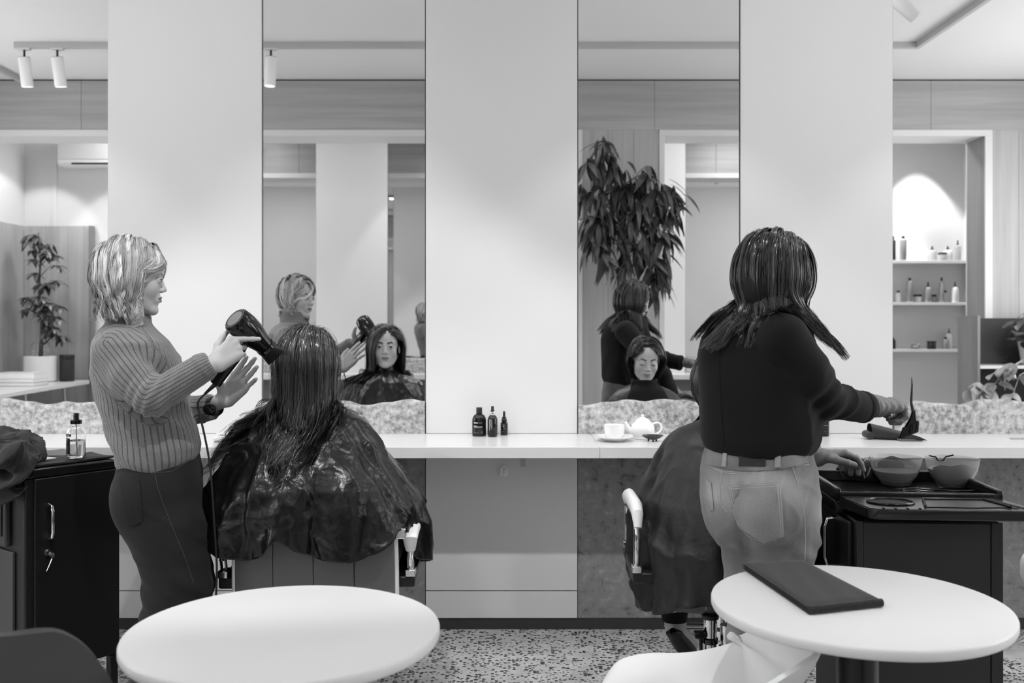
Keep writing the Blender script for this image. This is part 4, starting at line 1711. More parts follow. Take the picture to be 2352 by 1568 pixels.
# combed back from the hairline at the crown, down the sides
bk = np.clip((p0[:, 1] + .02) / .08, -.2, 1)
d0 = np.stack([side * (.10 + .35 * (p0[:, 1] > .03)), -.9 + .5 * (p0[:, 1] < -.03), .15 - .9 * (p0[:, 1] < -.03)], 1) + n0 * .25
left_front = (p0[:, 0] < .0) & (p0[:, 1] > .025)
d0[left_front] = np.array([-.42, .80, -.1]) + n0[left_front] * .2
d0 /= np.linalg.norm(d0, axis=1)[:, None]
mg = r_.uniform(.003, .013, len(p0))
Lg = np.clip((p0[:, 2] + .30) * 1.08 + .12, .3, .64) * r_.uniform(.66, 1.04, len(p0))
rt = (p0[:, 0] > .03) & (p0[:, 1] > 0)
Lg[rt] *= .80


def wind2(p, t):
    h = (p - hp2) @ R2
    out = np.zeros_like(h)
    lf = left_front[:, None] if len(h) == len(left_front) else None
    face = (h[:, 1] > .03) & (h[:, 2] < .06)
    lfl = left_front if len(h) == len(left_front) else np.zeros(len(h), bool)
    out[:, 1] -= (face & ~lfl) * .8
    out[:, 0] += (face & ~lfl) * np.sign(h[:, 0]) * .3
    out[:, 0] -= (lfl & (h[:, 0] > -.035)) * .25
    out[:, 1] -= (lfl & (h[:, 2] < -.03)) * .10
    # the fall of hair gathers behind the neck, part of it slides to the left shoulder
    low = (h[:, 2] < -.10) & ~lfl
    if t > .3:
        out[:, 0] -= low * np.clip(h[:, 0] - .01, -1, .08) * .6
        sl = (p0[:, 0] < -.050) & low
        out[:, 0] -= sl * .38
        out[:, 1] -= low * .12
    return out @ R2.T


P0, D0 = p0 @ R2.T + hp2, d0 @ R2.T
G2 = grow(P0, D0, Lg, 30, pusher(bodyB, mg), .30, .78, wind=wind2, hug=(hp2, .17, .02))
strands('hair', G2, 19, .0046, M_HAIRD, K1, (.02, .12), .0014, wave=(.0125, 3.4, .40), tipclump=.30, seed=4, center=hp2, frizz=.0016)
# loose curled wisps lying on top
sel = r_.choice(len(p0), 90, replace=False)
mg2 = np.full(90, .015)
keep_ = p0
p0, left_front = keep_[sel], left_front[sel]
G2b = grow(P0[sel], D0[sel], Lg[sel] * 1.03, 30, pusher(bodyB, mg2), .28, .8, wind=wind2, hug=(hp2, .17, .02))
strands('hair_wisps', G2b, 6, .010, M_HAIRD, K1, (.12, .38), .0011, wave=(.019, 3.6, .4), tipclump=.35, seed=9, center=hp2, frizz=.003)


def capfn(hp, R, inner=.0):
    hp32, R32 = hp.astype(np.float32), R.astype(np.float32)

    def fn(p):
        h = (p - hp32) @ R32
        return np.minimum(np.maximum(ell(h, (0, -.014, .034), (.0765, .0945, .0845)), h[:, 1] * .8 - h[:, 2] - .0),
                          np.maximum(ell(h, (0, -.038, -.03), (.076, .070, .085)), h[:, 1] + .012))
    return fn


v, q = nets(capfn(hp2, R2), hp2 - .15, hp2 + .15, .005)
adopt(fast_mesh('hair_underlayer', relax(v, q, 2), q, M_SCALP), K1)



def trousers(cx, cy, root):
    def fn(p):
        d = loft(p, [(.74, cx, cy, .13, .165), (.60, cx, cy + .01, .135, .18), (.50, cx, cy + .03, .14, .18)], math.pi / 2)
        for s_ in (-1, 1):
            d = smin(d, cap(p, (cx + s_ * .09, cy + .04, .565), (cx + s_ * .10, cy + .44, .55), .098, .074), .03)
            d = smin(d, cap(p, (cx + s_ * .10, cy + .44, .55), (cx + s_ * .09, cy + .37, .27), .070, .058), .02)
        return d
    return cloth('trousers', fn, (cx - .35, cy - .25, .15), (cx + .35, cy + .62, .80), .010, M_BLKNIT, root, [('w', 14, .004, 3)])


trousers(-.70, 3.22, K1)

# ---- client 2: bob, eyes lowered ------------------------------------------------
K2 = empty('person', (.718, 3.28, 0), label='seated woman in dark cape looking down, face seen in mirror above the teapot', cat='person')
hp3 = np.array([.722, 3.262, 1.158])
f3 = np.array([.03, .96, -.27])
W, Q, c, R3 = make_head(hp3, f3, math.radians(-3), .99, 'shut', skin=.76, lips=.56, brow=.26, smile=1.0)
parts, cols = [(W, Q)], [c]
b2 = bod(.718, 3.27, .955, .140)


def leg2(p):
    d = chain(p, [P(1560, 1300, 3.62), P(1552, 1385, 3.50), P(1549, 1432, 3.45), P(1551, 1450, 3.44)], [.045, .042, .031, .030], .02)
    d = smin(d, chain(p, [P(1553, 1452, 3.445), P(1572, 1466, 3.50), P(1592, 1481, 3.56)], [.030, .027, .020], .02), .02)
    for i, (dx, dy) in enumerate(((0, 0), (.009, .003), (.017, .008), (.024, .014))):
        b_ = P(1588, 1478, 3.54) + np.array([-dx, dy, .004])
        d = smin(d, cap(p, b_, b_ + np.array([.018, .035, -.012]), .0095 - i * .0012, .0075 - i * .001), .006)
    return d


v, q = nets(lambda p: np.minimum(b2(p), 9), (.25, 3.0, .08), (1.2, 3.85, 1.08), .011)
parts.append((v, q))
cols.append(np.full(len(v), .70))
v, q = nets(leg2, P(1550, 1400, 3.5) - .26, P(1550, 1400, 3.5) + .26, .003)
parts.append((v, q))
cols.append(np.full(len(v), .66))
V, Q = join_vq(parts)
o = fast_mesh('body', V, Q, M_SKIN)
vcol(o, np.concatenate(cols))
adopt(o, K2)
eye_parts(hp3, R3, .99, K2, gaze=(0, -.5), eyes='shut')
CP2 = [(1.045, .056, .056, .060, .056), (1.02, .066, .066, .070, .066), (.99, .135, .135, .09, .095), (.965, .165, .165, .105, .11), (.94, .182, .19, .118, .125), (.90, .196, .225, .20, .15), (.854, .214, .26, .27, .18), (.76, .258, .32, .31, .30), (.681, .280, .330, .315, .42), (.60, .290, .335, .315, .46), (.53, .290, .335, .315, .48), (.37, .268, .330, .315, .49)]
HEM2 = [(0, .50), (20, .45), (60, .40), (90, .40), (130, .40), (170, .385), (185, .385), (200, .395), (215, .405), (228, .425), (238, .455), (248, .468), (262, .468), (280, .475), (300, .49), (320, .51), (340, .51)]
cape2, GC2 = cape('cape', (.718, 3.27), 1.048, CP2, HEM2, .0135, M_CAPE2, K2, 44)
adopt(MB().tube([(.718 + .060 * math.cos(a), 3.27 + .063 * math.sin(a), 1.044 - .008 * math.sin(a)) for a in np.linspace(0, 2 * math.pi, 40)], .0085, 10).build('neck_strip', M_BLKNIT), K2)
# dark bib folded over the cape at the front
gx_, gz_ = np.linspace(-1, 1, 25), np.linspace(0, 1, 22)
G = np.zeros((22, 25, 3))
for j, t in enumerate(gz_):
    for i, u_ in enumerate(gx_):
        hw_ = .058 + .075 * t ** .8
        x_ = u_ * hw_
        z_ = 1.045 - t * .20 * (1 - .25 * abs(u_))
        F_ = float(np.interp(z_, [r[0] for r in sorted(CP2)], [r[4] for r in sorted(CP2)]))
        Bx = float(np.interp(z_, [r[0] for r in sorted(CP2)], [(r[1] + r[2]) / 2 for r in sorted(CP2)]))
        G[j, i] = (.718 + x_, 3.27 + (F_ + .012) * max(.1, 1 - abs(x_ / max(Bx, .06)) ** 2.25) ** (1 / 2.25), z_)
adopt(MB().grid(G, .002).build('bib', M_BLKNIT, fix=True), K2)
trousers(.718, 3.27, K2)
cs2 = cape_sdf((.718, 3.27), CP2)


def bodyC(p):
    h = (p - hp3.astype(np.float32)) @ R3.astype(np.float32)
    d = ell(h, (0, -.013, .033), (.074, .092, .082))
    d = smin(d, ell(h, (0, .026, -.036), (.060, .062, .076)), .02)
    d = smin(d, cap(h, (0, -.018, -.07), (0, -.038, -.16), .050, .054), .02)
    return np.minimum(d, cs2(p))


r_ = np.random.default_rng(15)
p0, n0 = scalp_roots(520, r_)
side = np.where(p0[:, 0] > 0, 1.0, -1.0)
d0 = np.stack([side * .95, -.12 - .25 * (p0[:, 1] > .04), .25 + 0 * side], 1) + n0 * .45
d0 /= np.linalg.norm(d0, axis=1)[:, None]
mg = r_.uniform(.003, .010, len(p0))
Lg = np.clip((p0[:, 2] + .125) * 1.0 + .055, .10, .27) * r_.uniform(.9, 1.03, len(p0))


def wind3(p, t):
    h = (p - hp3) @ R3
    out = np.zeros_like(h)
    face = (h[:, 1] > .018) & (h[:, 2] < .062)
    out[:, 1] -= face * .75
    out[:, 0] += face * np.sign(h[:, 0]) * .2
    low = h[:, 2] < -.07
    out[:, 0] -= low * np.sign(h[:, 0]) * .12
    return out @ R3.T


G3 = grow(p0 @ R3.T + hp3, d0 @ R3.T, Lg, 18, pusher(bodyC, mg), .34, .78, wind=wind3, hug=(hp3, .16, .07))
strands('hair', G3, 16, .0046, M_HAIRD, K2, (.05, .17), .0014, wave=(.001, 1, .4), tipclump=.75, seed=6, center=hp3, frizz=.0006)
v, q = nets(capfn(hp3, R3), hp3 - .15, hp3 + .15, .005)
adopt(fast_mesh('hair_underlayer', relax(v, q, 2), q, M_SCALP), K2)
# lifted foil-pale section falling at her left shoulder, just visible beside the sweater
# black slide shoe seen from behind
G = []
sa, sb = P(1546, 1450, 3.375), P(1588, 1508, 3.52)
sd_ = np.array([.83, -.10, .02])
sd_ /= np.linalg.norm(sd_)
up_ = np.cross(sd_, sb - sa)
up_ /= np.linalg.norm(up_)
rows_ = []
for t in np.linspace(0, 1, 16):
    c_ = sa + (sb - sa) * t
    w_ = .034 * (1 - .12 * math.cos(t * 5)) * min(1, .35 + math.sqrt(max(0, t * 9))) * min(1, .3 + math.sqrt(max(0, (1 - t) * 9)))
    a = np.linspace(0, 2 * math.pi, 20, endpoint=False)
    rows_.append(c_ + np.sign(np.cos(a))[:, None] * (np.abs(np.cos(a)) ** .6)[:, None] * sd_ * w_ + np.sin(a)[:, None] * up_ * .014)
so = adopt(MB().grid(np.array(rows_), wrap=True).build('shoe_sole', M_SHOE), K2)
adopt(MB().lathe([(.046, .0), (.05, .045), (.052, .10)], P(1549, 1424, 3.46), 24).build('trouser_cuff', M_BLKNIT), K2)

# ------------------------------------------------------------------ stylist with long dark hair
S2 = empty('person', (.71, 2.68, 0), label='woman with long dark hair, black sweater and faded jeans holding a tint brush', cat='person')
hp4 = P(1778, 632, 2.66)
f4 = np.array([.91, .33, -.36])
W, Q, c, R4 = make_head(hp4, f4, math.radians(4), .98, 'half', skin=.74, lips=.48, brow=.2, neck_to=(.655, 2.655, 1.33))
parts, cols = [(W, Q)], [c]
wr2 = P(2010, 932, 2.74)
el2 = P(1893, 915, 2.62)
gp, gf, gt = hand_caps(wr2, (.97, .20, .06), (.10, .25, -.95), (-.15, .95, .25), [(62, 70, 40), (66, 72, 40), (68, 74, 40), (70, 72, 40)], .98,
                       thumb=((.62, .45, .55), (.80, .62, .05), (.75, .72, -.15)), splay=(.02, 0, -.03, -.06))
wl2 = P(1872, 1046, 2.95)
el2b = P(1790, 960, 3.02)
gp2, gf2, gt2 = hand_caps(wl2, (.93, .20, .06), (.05, -.12, -.98), (.1, -.97, .1), [(26, 30, 18), (30, 40, 22), (34, 44, 24), (36, 44, 24)], .98,
                          thumb=((.72, .28, .60), (.86, .30, .25), (.92, .32, .05)), splay=(.10, .02, -.06, -.16))


def torso2(p):
    f = math.radians(52)
    d = loft(p, [(1.38, .69, 2.67, .045, .06), (1.35, .70, 2.68, .07, .12), (1.25, .70, 2.69, .10, .165), (1.10, .70, 2.69, .10, .14), (.98, .70, 2.69, .10, .14), (.88, .70, 2.69, .11, .165), (.80, .70, 2.70, .11, .16)], f)
    d = smin(d, cap(p, P(1800, 1200, 2.62), P(1800, 1480, 2.66), .08, .052), .03)
    d = smin(d, cap(p, P(1800, 1480, 2.66), (.78, 2.66, .07), .052, .034), .02)
    d = smin(d, cap(p, P(1715, 1200, 2.76), P(1716, 1480, 2.78), .08, .052), .03)
    d = smin(d, cap(p, P(1716, 1480, 2.78), (.68, 2.80, .07), .052, .034), .02)
    d = smin(d, cap(p, P(1802, 775, 2.56), el2, .043, .036), .03)
    d = smin(d, cap(p, el2, wr2, .036, .024), .02)
    d = smin(d, cap(p, P(1690, 775, 2.84), el2b, .043, .036), .03)
    d = smin(d, cap(p, el2b, wl2, .036, .024), .02)
    return d


v, q = nets(lambda p: torso2(p) + .022, (.3, 2.35, .02), (1.25, 3.2, 1.5), .009)
parts.append((v, q))
cols.append(np.full(len(v), .76))
V, Q = join_vq(parts)
o = fast_mesh('body', V, Q, M_SKIN)
vcol(o, np.concatenate(cols))
adopt(o, S2)
eye_parts(hp4, R4, .98, S2, gaze=(0, -.5), eyes='half')
gdir = (wr2 - el2) / np.linalg.norm(wr2 - el2)
v, q = hand_mesh(gp, gf, ([wr2 - gdir * .005, wr2 + gdir * .012, wr2 + gdir * .02], [.0310, .0275, .026]))
N = normals(v, q)
rel = (v - wr2) @ gdir
v = v + N * (.0012 * wavy(v, 55, 2) + .0018 * np.sin(rel * 330 + 2 * wavy(v, 20, 4)) * np.exp(-((rel - .02) / .035) ** 2) + .0008)[:, None]
adopt(fast_mesh('glove', v, q, M_GLOVE), S2)
g2 = (wl2 - el2b) / np.linalg.norm(wl2 - el2b)
v, q = hand_mesh(gp2, gf2, ([wl2 - g2 * .03, wl2 - g2 * .01, wl2 + g2 * .01], [.033, .029, .027]))
N = normals(v, q)
rel = (v - wl2) @ g2
v = v + N * (.0012 * wavy(v, 55, 5) + .0016 * np.sin(rel * 330) * np.exp(-((rel - .0) / .035) ** 2) + .0008)[:, None]
adopt(fast_mesh('glove', v, q, M_GLOVE), S2)
adopt(MB().tube([wr2 - gdir * .008 + .0315 * (math.cos(a) * np.array([-.1, .0, 1]) + math.sin(a) * np.array([-.2, .97, 0])) for a in np.linspace(0, 2 * math.pi, 25)], .003, 8).build('glove_cuff_roll', M_GLOVE), S2)
sh2 = P(1800, 778, 2.565)
cuff2 = P(1980, 934, 2.72)


def sweater2(p):
    f = math.radians(52)
    rows = []
    for y, a, b, ha, hb_ in ((686, 1716, 1800, .056, .060), (706, 1695, 1812, .068, .085), (722, 1668, 1828, .085, .125), (745, 1645, 1840, .10, .165), (775, 1625, 1850, .115, .185), (820, 1616, 1862, .13, .19), (870, 1615, 1866, .135, .182), (920, 1616, 1866, .137, .178), (970, 1617, 1868, .14, .176), (1005, 1617, 1866, .142, .176), (1024, 1622, 1858, .138, .17), (1038, 1634, 1846, .128, .155), (1046, 1640, 1838, .12, .148)):
        half = (b - a) / 2 / 815
        # half width seen across: scale the pair to the silhouette
        app = math.sqrt((math.cos(f) * ha) ** 2 + (math.sin(f) * hb_) ** 2)
        k = half / app
        rows.append((P(0, y, 2.68)[2], P((a + b) / 2, y, 2.68)[0], 2.68, ha * k, hb_ * k))
    d = loft(p, rows, f)
    a1 = smin(cap(p, sh2, P(1850, 850, 2.58), .070, .064), cap(p, P(1850, 850, 2.58), P(1893, 915, 2.62), .062, .054), .02)
    a1 = smin(a1, cap(p, P(1893, 915, 2.62), cuff2, .051, .043), .015)
    ax = (cuff2 - P(1893, 915, 2.62))
    ax = ax / np.linalg.norm(ax)
    a1 = np.maximum(a1, (p - cuff2) @ ax.astype(np.float32) - .012)
    d = smin(d, a1, .016)
    b_ = smin(cap(p, P(1690, 780, 2.84), el2b, .064, .054), cap(p, el2b, P(1850, 1030, 2.97), .052, .040), .015)
    d = smin(d, b_, .02)
    e = P(1890, 905, 2.60).astype(np.float32)
    rel = p - e
    d = d - .006 * np.exp(-(rel ** 2).sum(1) / .005) * np.sin((rel @ np.float32([.7, 0, -.7])) * 150)
    zz = p[:, 2]
    d = d - .005 * np.sin(p[:, 0] * 34 + zz * 16 + 1.5 * np.sin(zz * 14)) * np.clip((1.22 - zz) / .2, 0, 1)
    return d


o, V, Q = cloth('sweater', sweater2, (.30, 2.32, .90), (1.26, 3.22, 1.50), .0062, M_BLKNIT, S2, [('w', 10, .004, 13), ('r', 7, .007, 18)])
bs2 = bvh_of(V, Q)
seam('seam', bs2, [(1655, 760), (1652, 850), (1658, 950), (1664, 1025)], .0012, M_BLKNIT, S2)
cw = adopt(MB().lathe([(.0440, -.004), (.0462, .0), (.0462, .014), (.0435, .018)], cuff2 - gdir * .006, 30, axis=tuple(gdir), cap=False).build('sleeve_cuff', M_BLKNIT), S2)


def jeans2(p):
    f = math.radians(52)
    rows = []
    for y, a, b, ha, hb_ in ((1028, 1628, 1852, .115, .150), (1050, 1622, 1856, .118, .155), (1080, 1619, 1862, .125, .165), (1110, 1620, 1866, .135, .172), (1140, 1624, 1869, .14, .176), (1175, 1630, 1871, .14, .176), (1205, 1638, 1869, .135, .172), (1235, 1648, 1866, .12, .168), (1260, 1656, 1862, .11, .165)):
        half = (b - a) / 2 / 815
        app = math.sqrt((math.cos(f) * ha) ** 2 + (math.sin(f) * hb_) ** 2)
        k = half / app
        rows.append((P(0, y, 2.68)[2], P((a + b) / 2, y, 2.68)[0], 2.68, ha * k, hb_ * k))
    d = loft(p, rows, f)
    d = smin(d, ell(p, P(1760, 1165, 2.555), (.085, .085, .095)), .035)
    d = smin(d, ell(p, P(1668, 1160, 2.69), (.06, .07, .095)), .03)
    # cleft
    d = smax(d, -cap(p, P(1700, 1120, 2.555), P(1712, 1260, 2.60), .006, .014), .03)
    l1 = smin(cap(p, P(1790, 1230, 2.64), P(1800, 1350, 2.655), .092, .078), cap(p, P(1800, 1350, 2.655), P(1800, 1520, 2.66), .076, .062), .02)
    l1 = smin(l1, cap(p, P(1800, 1520, 2.66), (.76, 2.67, .03), .062, .056), .02)
    l2 = smin(cap(p, P(1722, 1230, 2.76), P(1726, 1350, 2.78), .088, .074), cap(p, P(1726, 1350, 2.78), P(1716, 1520, 2.79), .072, .062), .02)
    l2 = smin(l2, cap(p, P(1716, 1520, 2.79), (.68, 2.81, .03), .062, .056), .02)
    d = smin(d, smin(l1, l2, .006), .024)
    d = np.maximum(d, .03 - p[:, 2])
    zz = p[:, 2]
    d = d - .0035 * np.sin(zz * 90 + p[:, 0] * 70) * (np.exp(-((zz - .72) / .05) ** 2) + np.exp(-((zz - .42) / .12) ** 2))
    return d


o, VJ2, QJ2 = cloth('jeans', jeans2, (.35, 2.38, 0.0), (1.15, 3.05, 1.02), .0065, M_DENIM, S2, [('w', 14, .0028, 25), ('r', 9, .0035, 29)])
Nj = normals(VJ2, QJ2)
fade_shade = .47 + .12 * wavy(VJ2, 9, 31)  # worn fading, with highlights and crease shade also put into the colour
for cx_, cy_, cd_, rr_, am_ in ((1745, 1160, 2.55, .07, .24), (1655, 1130, 2.62, .05, .16), (1850, 1200, 2.62, .06, .14), (1800, 1320, 2.6, .10, .10), (1690, 1260, 2.70, .05, -.06), (1712, 1250, 2.64, .035, -.12)):
    fade_shade += am_ * np.exp(-((VJ2 - P(cx_, cy_, cd_)) ** 2).sum(1) / rr_ ** 2)
fade_shade += .05 * ridge(VJ2 * [1, 1, .6], 26, 33)
vcol(o, np.clip(fade_shade, .15, .85))
bj = bvh_of(VJ2, QJ2)
seam_sets = [
    [(1640, 1040), (1700, 1052), (1760, 1058), (1820, 1052), (1848, 1044)],
    [(1624, 1064), (1660, 1082), (1720, 1086), (1780, 1074), (1820, 1066), (1856, 1062)],
    [(1624, 1068), (1660, 1086), (1720, 1090), (1780, 1078), (1820, 1070), (1858, 1066)],
    [(1658, 1080), (1655, 1110), (1654, 1140), (1660, 1165), (1670, 1175)],
    [(1820, 1072), (1832, 1110), (1840, 1150), (1848, 1190), (1850, 1240), (1848, 1300)]]
for s_ in seam_sets:
    seam('seam', bj, s_, .0013, M_STITCH, S2, dash=1, step=4)
wp_ = [(1640, 1038), (1700, 1046), (1760, 1050), (1820, 1046), (1850, 1040)]


def vc_patch(name, quad, nu, nv, th, lift, base, var, sag=None):
    o = patch(name, bj, quad, nu, nv, th, M_DENIM, S2, lift=lift, sag=sag)
    vv = np.array([x.co[:] for x in o.data.vertices])
    vcol(o, np.clip(base + var * wavy(vv, 20, 8), .1, .9))
    return o


# back pocket with its stitching, the little side pocket, waistband, belt loops and the dark leather patch
vc_patch('back_pocket', [(1671, 1116), (1792, 1109), (1800, 1226), (1694, 1212)], 32, 28, .0030, .0038, .58, .06,
         sag=lambda u, v: (0, 26 * v * (1 - abs(2 * u - 1.15)) if v > .0 else 0))
pk = [(1671, 1116), (1792, 1109), (1800, 1226)]
bot = [(1800, 1226), (1778, 1244), (1762, 1251), (1735, 1241), (1712, 1228), (1694, 1212)]
bj_p = bj
for off in (0, 5):
    for s_ in ([(1673, 1118 + off), (1791, 1111 + off)], [(1791 - off, 1111), (1799 - off, 1225)], [(1799, 1225 - off), (1778, 1242 - off), (1762, 1249 - off), (1735, 1239 - off), (1712, 1226 - off), (1695, 1211 - off)], [(1695 + off, 1211), (1684 + off, 1165), (1674 + off, 1118)]):
        seam('pocket_stitching', bj, s_, .0012, M_STITCH, S2, dash=1, step=4, lift=.0074)
vc_patch('side_pocket', [(1622, 1100), (1634, 1108), (1640, 1170), (1632, 1172)], 5, 10, .0025, .001, .62, .05)
vc_patch('waistband', [(1628, 1034), (1852, 1034), (1856, 1062), (1624, 1066)], 36, 6, .0030, .001, .52, .05, sag=lambda u, v: (0, 18 * math.sin(u * math.pi)))
for quad in ([(1663, 1040), (1671, 1041), (1669, 1072), (1659, 1070)], [(1781, 1034), (1793, 1034), (1792, 1073), (1779, 1074)]):
    vc_patch('belt_loop', quad, 4, 10, .0045, .004, .66, .05)
patch('leather_patch', bj, [(1698, 1044), (1760, 1044), (1758, 1071), (1697, 1070)], 10, 6, .002, mat('leather_patch', .12, .6), S2, lift=.0048)
adopt(MB().tube([hit_px(bj, x, y)[0] - np.array([0, .007, 0]) for x, y in ((1762, 1137), (1762, 1130), (1766, 1128), (1770, 1130), (1770, 1137))], .0008, 5).build('pocket_logo', M_STITCH), S2)
for x, y, yw in ((.76, 2.67, .9), (.68, 2.81, .9)):
    G = []
    c_, s_ = math.cos(yw), math.sin(yw)
    for t in np.linspace(0, 1, 12):
        r2_ = .042 * (1 - .15 * abs(t - .6)) * (1 if 0 < t < 1 else .4)
        zc = .032 if t > .3 else .045
        a = np.linspace(0, 2 * math.pi, 16, endpoint=False)
        lx = -.08 + t * .24
        G.append(np.stack([x + lx * c_ - r2_ * np.cos(a) * s_, y + lx * s_ + r2_ * np.cos(a) * c_, np.maximum(.001, zc + zc * np.sin(a))], 1))
    adopt(MB().grid(np.array(G), wrap=True).build('shoe', M_SHOE), S2)


def bodyD(p):
    h = (p - hp4.astype(np.float32)) @ R4.astype(np.float32)
    d = ell(h, (0, -.013, .033), (.074, .092, .082))
    d = smin(d, ell(h, (0, .026, -.036), (.060, .062, .076)), .02)
    d = smin(d, cap(p, hp4 + np.array([-.02, -.02, -.07]), (.72, 2.69, 1.38), .05, .055), .02)
    return np.minimum(d, sweater2(p))


r_ = np.random.default_rng(18)
p0, n0 = scalp_roots(560, r_)
side = np.where(p0[:, 0] > 0, 1.0, -1.0)
wf = np.clip((p0[:, 1] + .02) / .05, 0, 1)
d0 = np.stack([side * (.75 * wf + .15 * (1 - wf)), -.10 + .35 * (p0[:, 1] > .03) - .6 * (1 - wf), .05 - .5 * (1 - wf)], 1) + n0 * .2
d0 /= np.linalg.norm(d0, axis=1)[:, None]
mg = r_.uniform(.003, .014, len(p0))
Lg = np.clip((p0[:, 2] + .30) * .90 + .01, .18, .40) * r_.uniform(.74, 1.06, len(p0))


Lg[(p0[:, 0] > .02) & (p0[:, 1] < -.02)] *= .74


def wind4(p, t):
    h = (p - hp4) @ R4
    out = np.zeros_like(h)
    face = (h[:, 1] > .035) & (h[:, 1] < .10) & (h[:, 2] < .06) & (h[:, 2] > -.10) & (np.abs(h[:, 0]) < .066)
    out[:, 0] += face * np.sign(h[:, 0]) * .30
    out[:, 1] -= face * .55
    w_ = out @ R4.T
    if t > .5:
        low = (h[:, 2] < -.10)
        w_[:, 0] -= (low & (h[:, 1] < -.05)) * .30     # the back locks swing out to the left
        w_[:, 0] += (low & (h[:, 1] > -.02)) * .06
    if t > .3 and len(h) == len(p0):
        w_[:, 0] += ((h[:, 2] < -.03) & (p0[:, 0] > .0) & (p0[:, 1] > -.02)) * .30
    return w_


G4 = grow(p0 @ R4.T + hp4, d0 @ R4.T, Lg, 26, pusher(bodyD, mg), .34, .78, wind=wind4, hug=(hp4, .16, .06))
strands('hair', G4, 20, .0050, M_HAIRD, S2, (.045, .20), .0014, wave=(.0055, 2.0, .4), tipclump=.40, seed=7, center=hp4, frizz=.0013,
        colfn=lambda c, s, k: np.clip(c + .12 * np.clip((s - .55) / .45, 0, 1) * (np.random.default_rng(3).uniform(0, 1, (k, 1)) > .5), 0, 1))
v, q = nets(capfn(hp4, R4), hp4 - .15, hp4 + .15, .005)
adopt(fast_mesh('hair_underlayer', relax(v, q, 2), q, M_SCALP), S2)


# tint brush in the gloved hand
tb = empty('tint_brush', tuple(P(2094, 930, 2.78)), label='black tint brush with dark bristles held by the gloved hand', cat='brush')
o_ = P(2094, 930, 2.78)
MB().tube([P(2094, 866, 2.80) - o_, P(2095, 885, 2.795) - o_, P(2093, 925, 2.785) - o_, P(2098, 948, 2.775) - o_], [.0008, .0026, .0040, .0050], 10).build('handle', M_BLACK, tb)
rows_ = []
for (x, y, w_) in ((2098, 944, 9), (2097, 956, 15), (2094, 966, 24), (2092, 972, 30)):
    cc = P(x, y, 2.775) - o_
    hw_ = w_ / 785 / 2 * 1.15
    a = np.linspace(0, 2 * math.pi, 20, endpoint=False)
    rows_.append(cc + np.cos(a)[:, None] * np.array([.86, 0, .42]) * hw_ + np.sin(a)[:, None] * np.array([0, 1, 0]) * .007)
MB().grid(np.array(rows_), wrap=True).build('head', M_GLOSSBLK, tb)
bv, bq = [], []
mb = MB()
r9 = np.random.default_rng(2)
for k in range(420):
    u_, v_ = r9.uniform(-1, 1), r9.uniform(-1, 1)
    a_ = P(2092 + u_ * 17, 974 - u_ * 8, 2.775) - o_ + np.array([0, v_ * .006, 0])
    b_ = a_ + np.array([-.006 + .004 * u_, v_ * .002, -.030 - r9.uniform(0, .004)])
    mb.tube([a_, b_], [.0006, .0004], 3, cap=False)
br = mb.build('bristles', mat('bristle', .16, .5), tb, fix=False)
br['kind'] = 'stuff'
# ------------------------------------------------------------------ furniture
def rbox(name, lo, hi, m, parent, bev=.02, seg=4):
    o = MB().bb(lo, hi).build(name, m, parent, auto=0)
    b = o.modifiers.new('bevel', 'BEVEL')
    b.width = bev
    b.segments = seg
    return o


M_SHELLG = mat('chair_back_shell', .40, .42)
M_PADW = mat('white_vinyl', .90, .38)


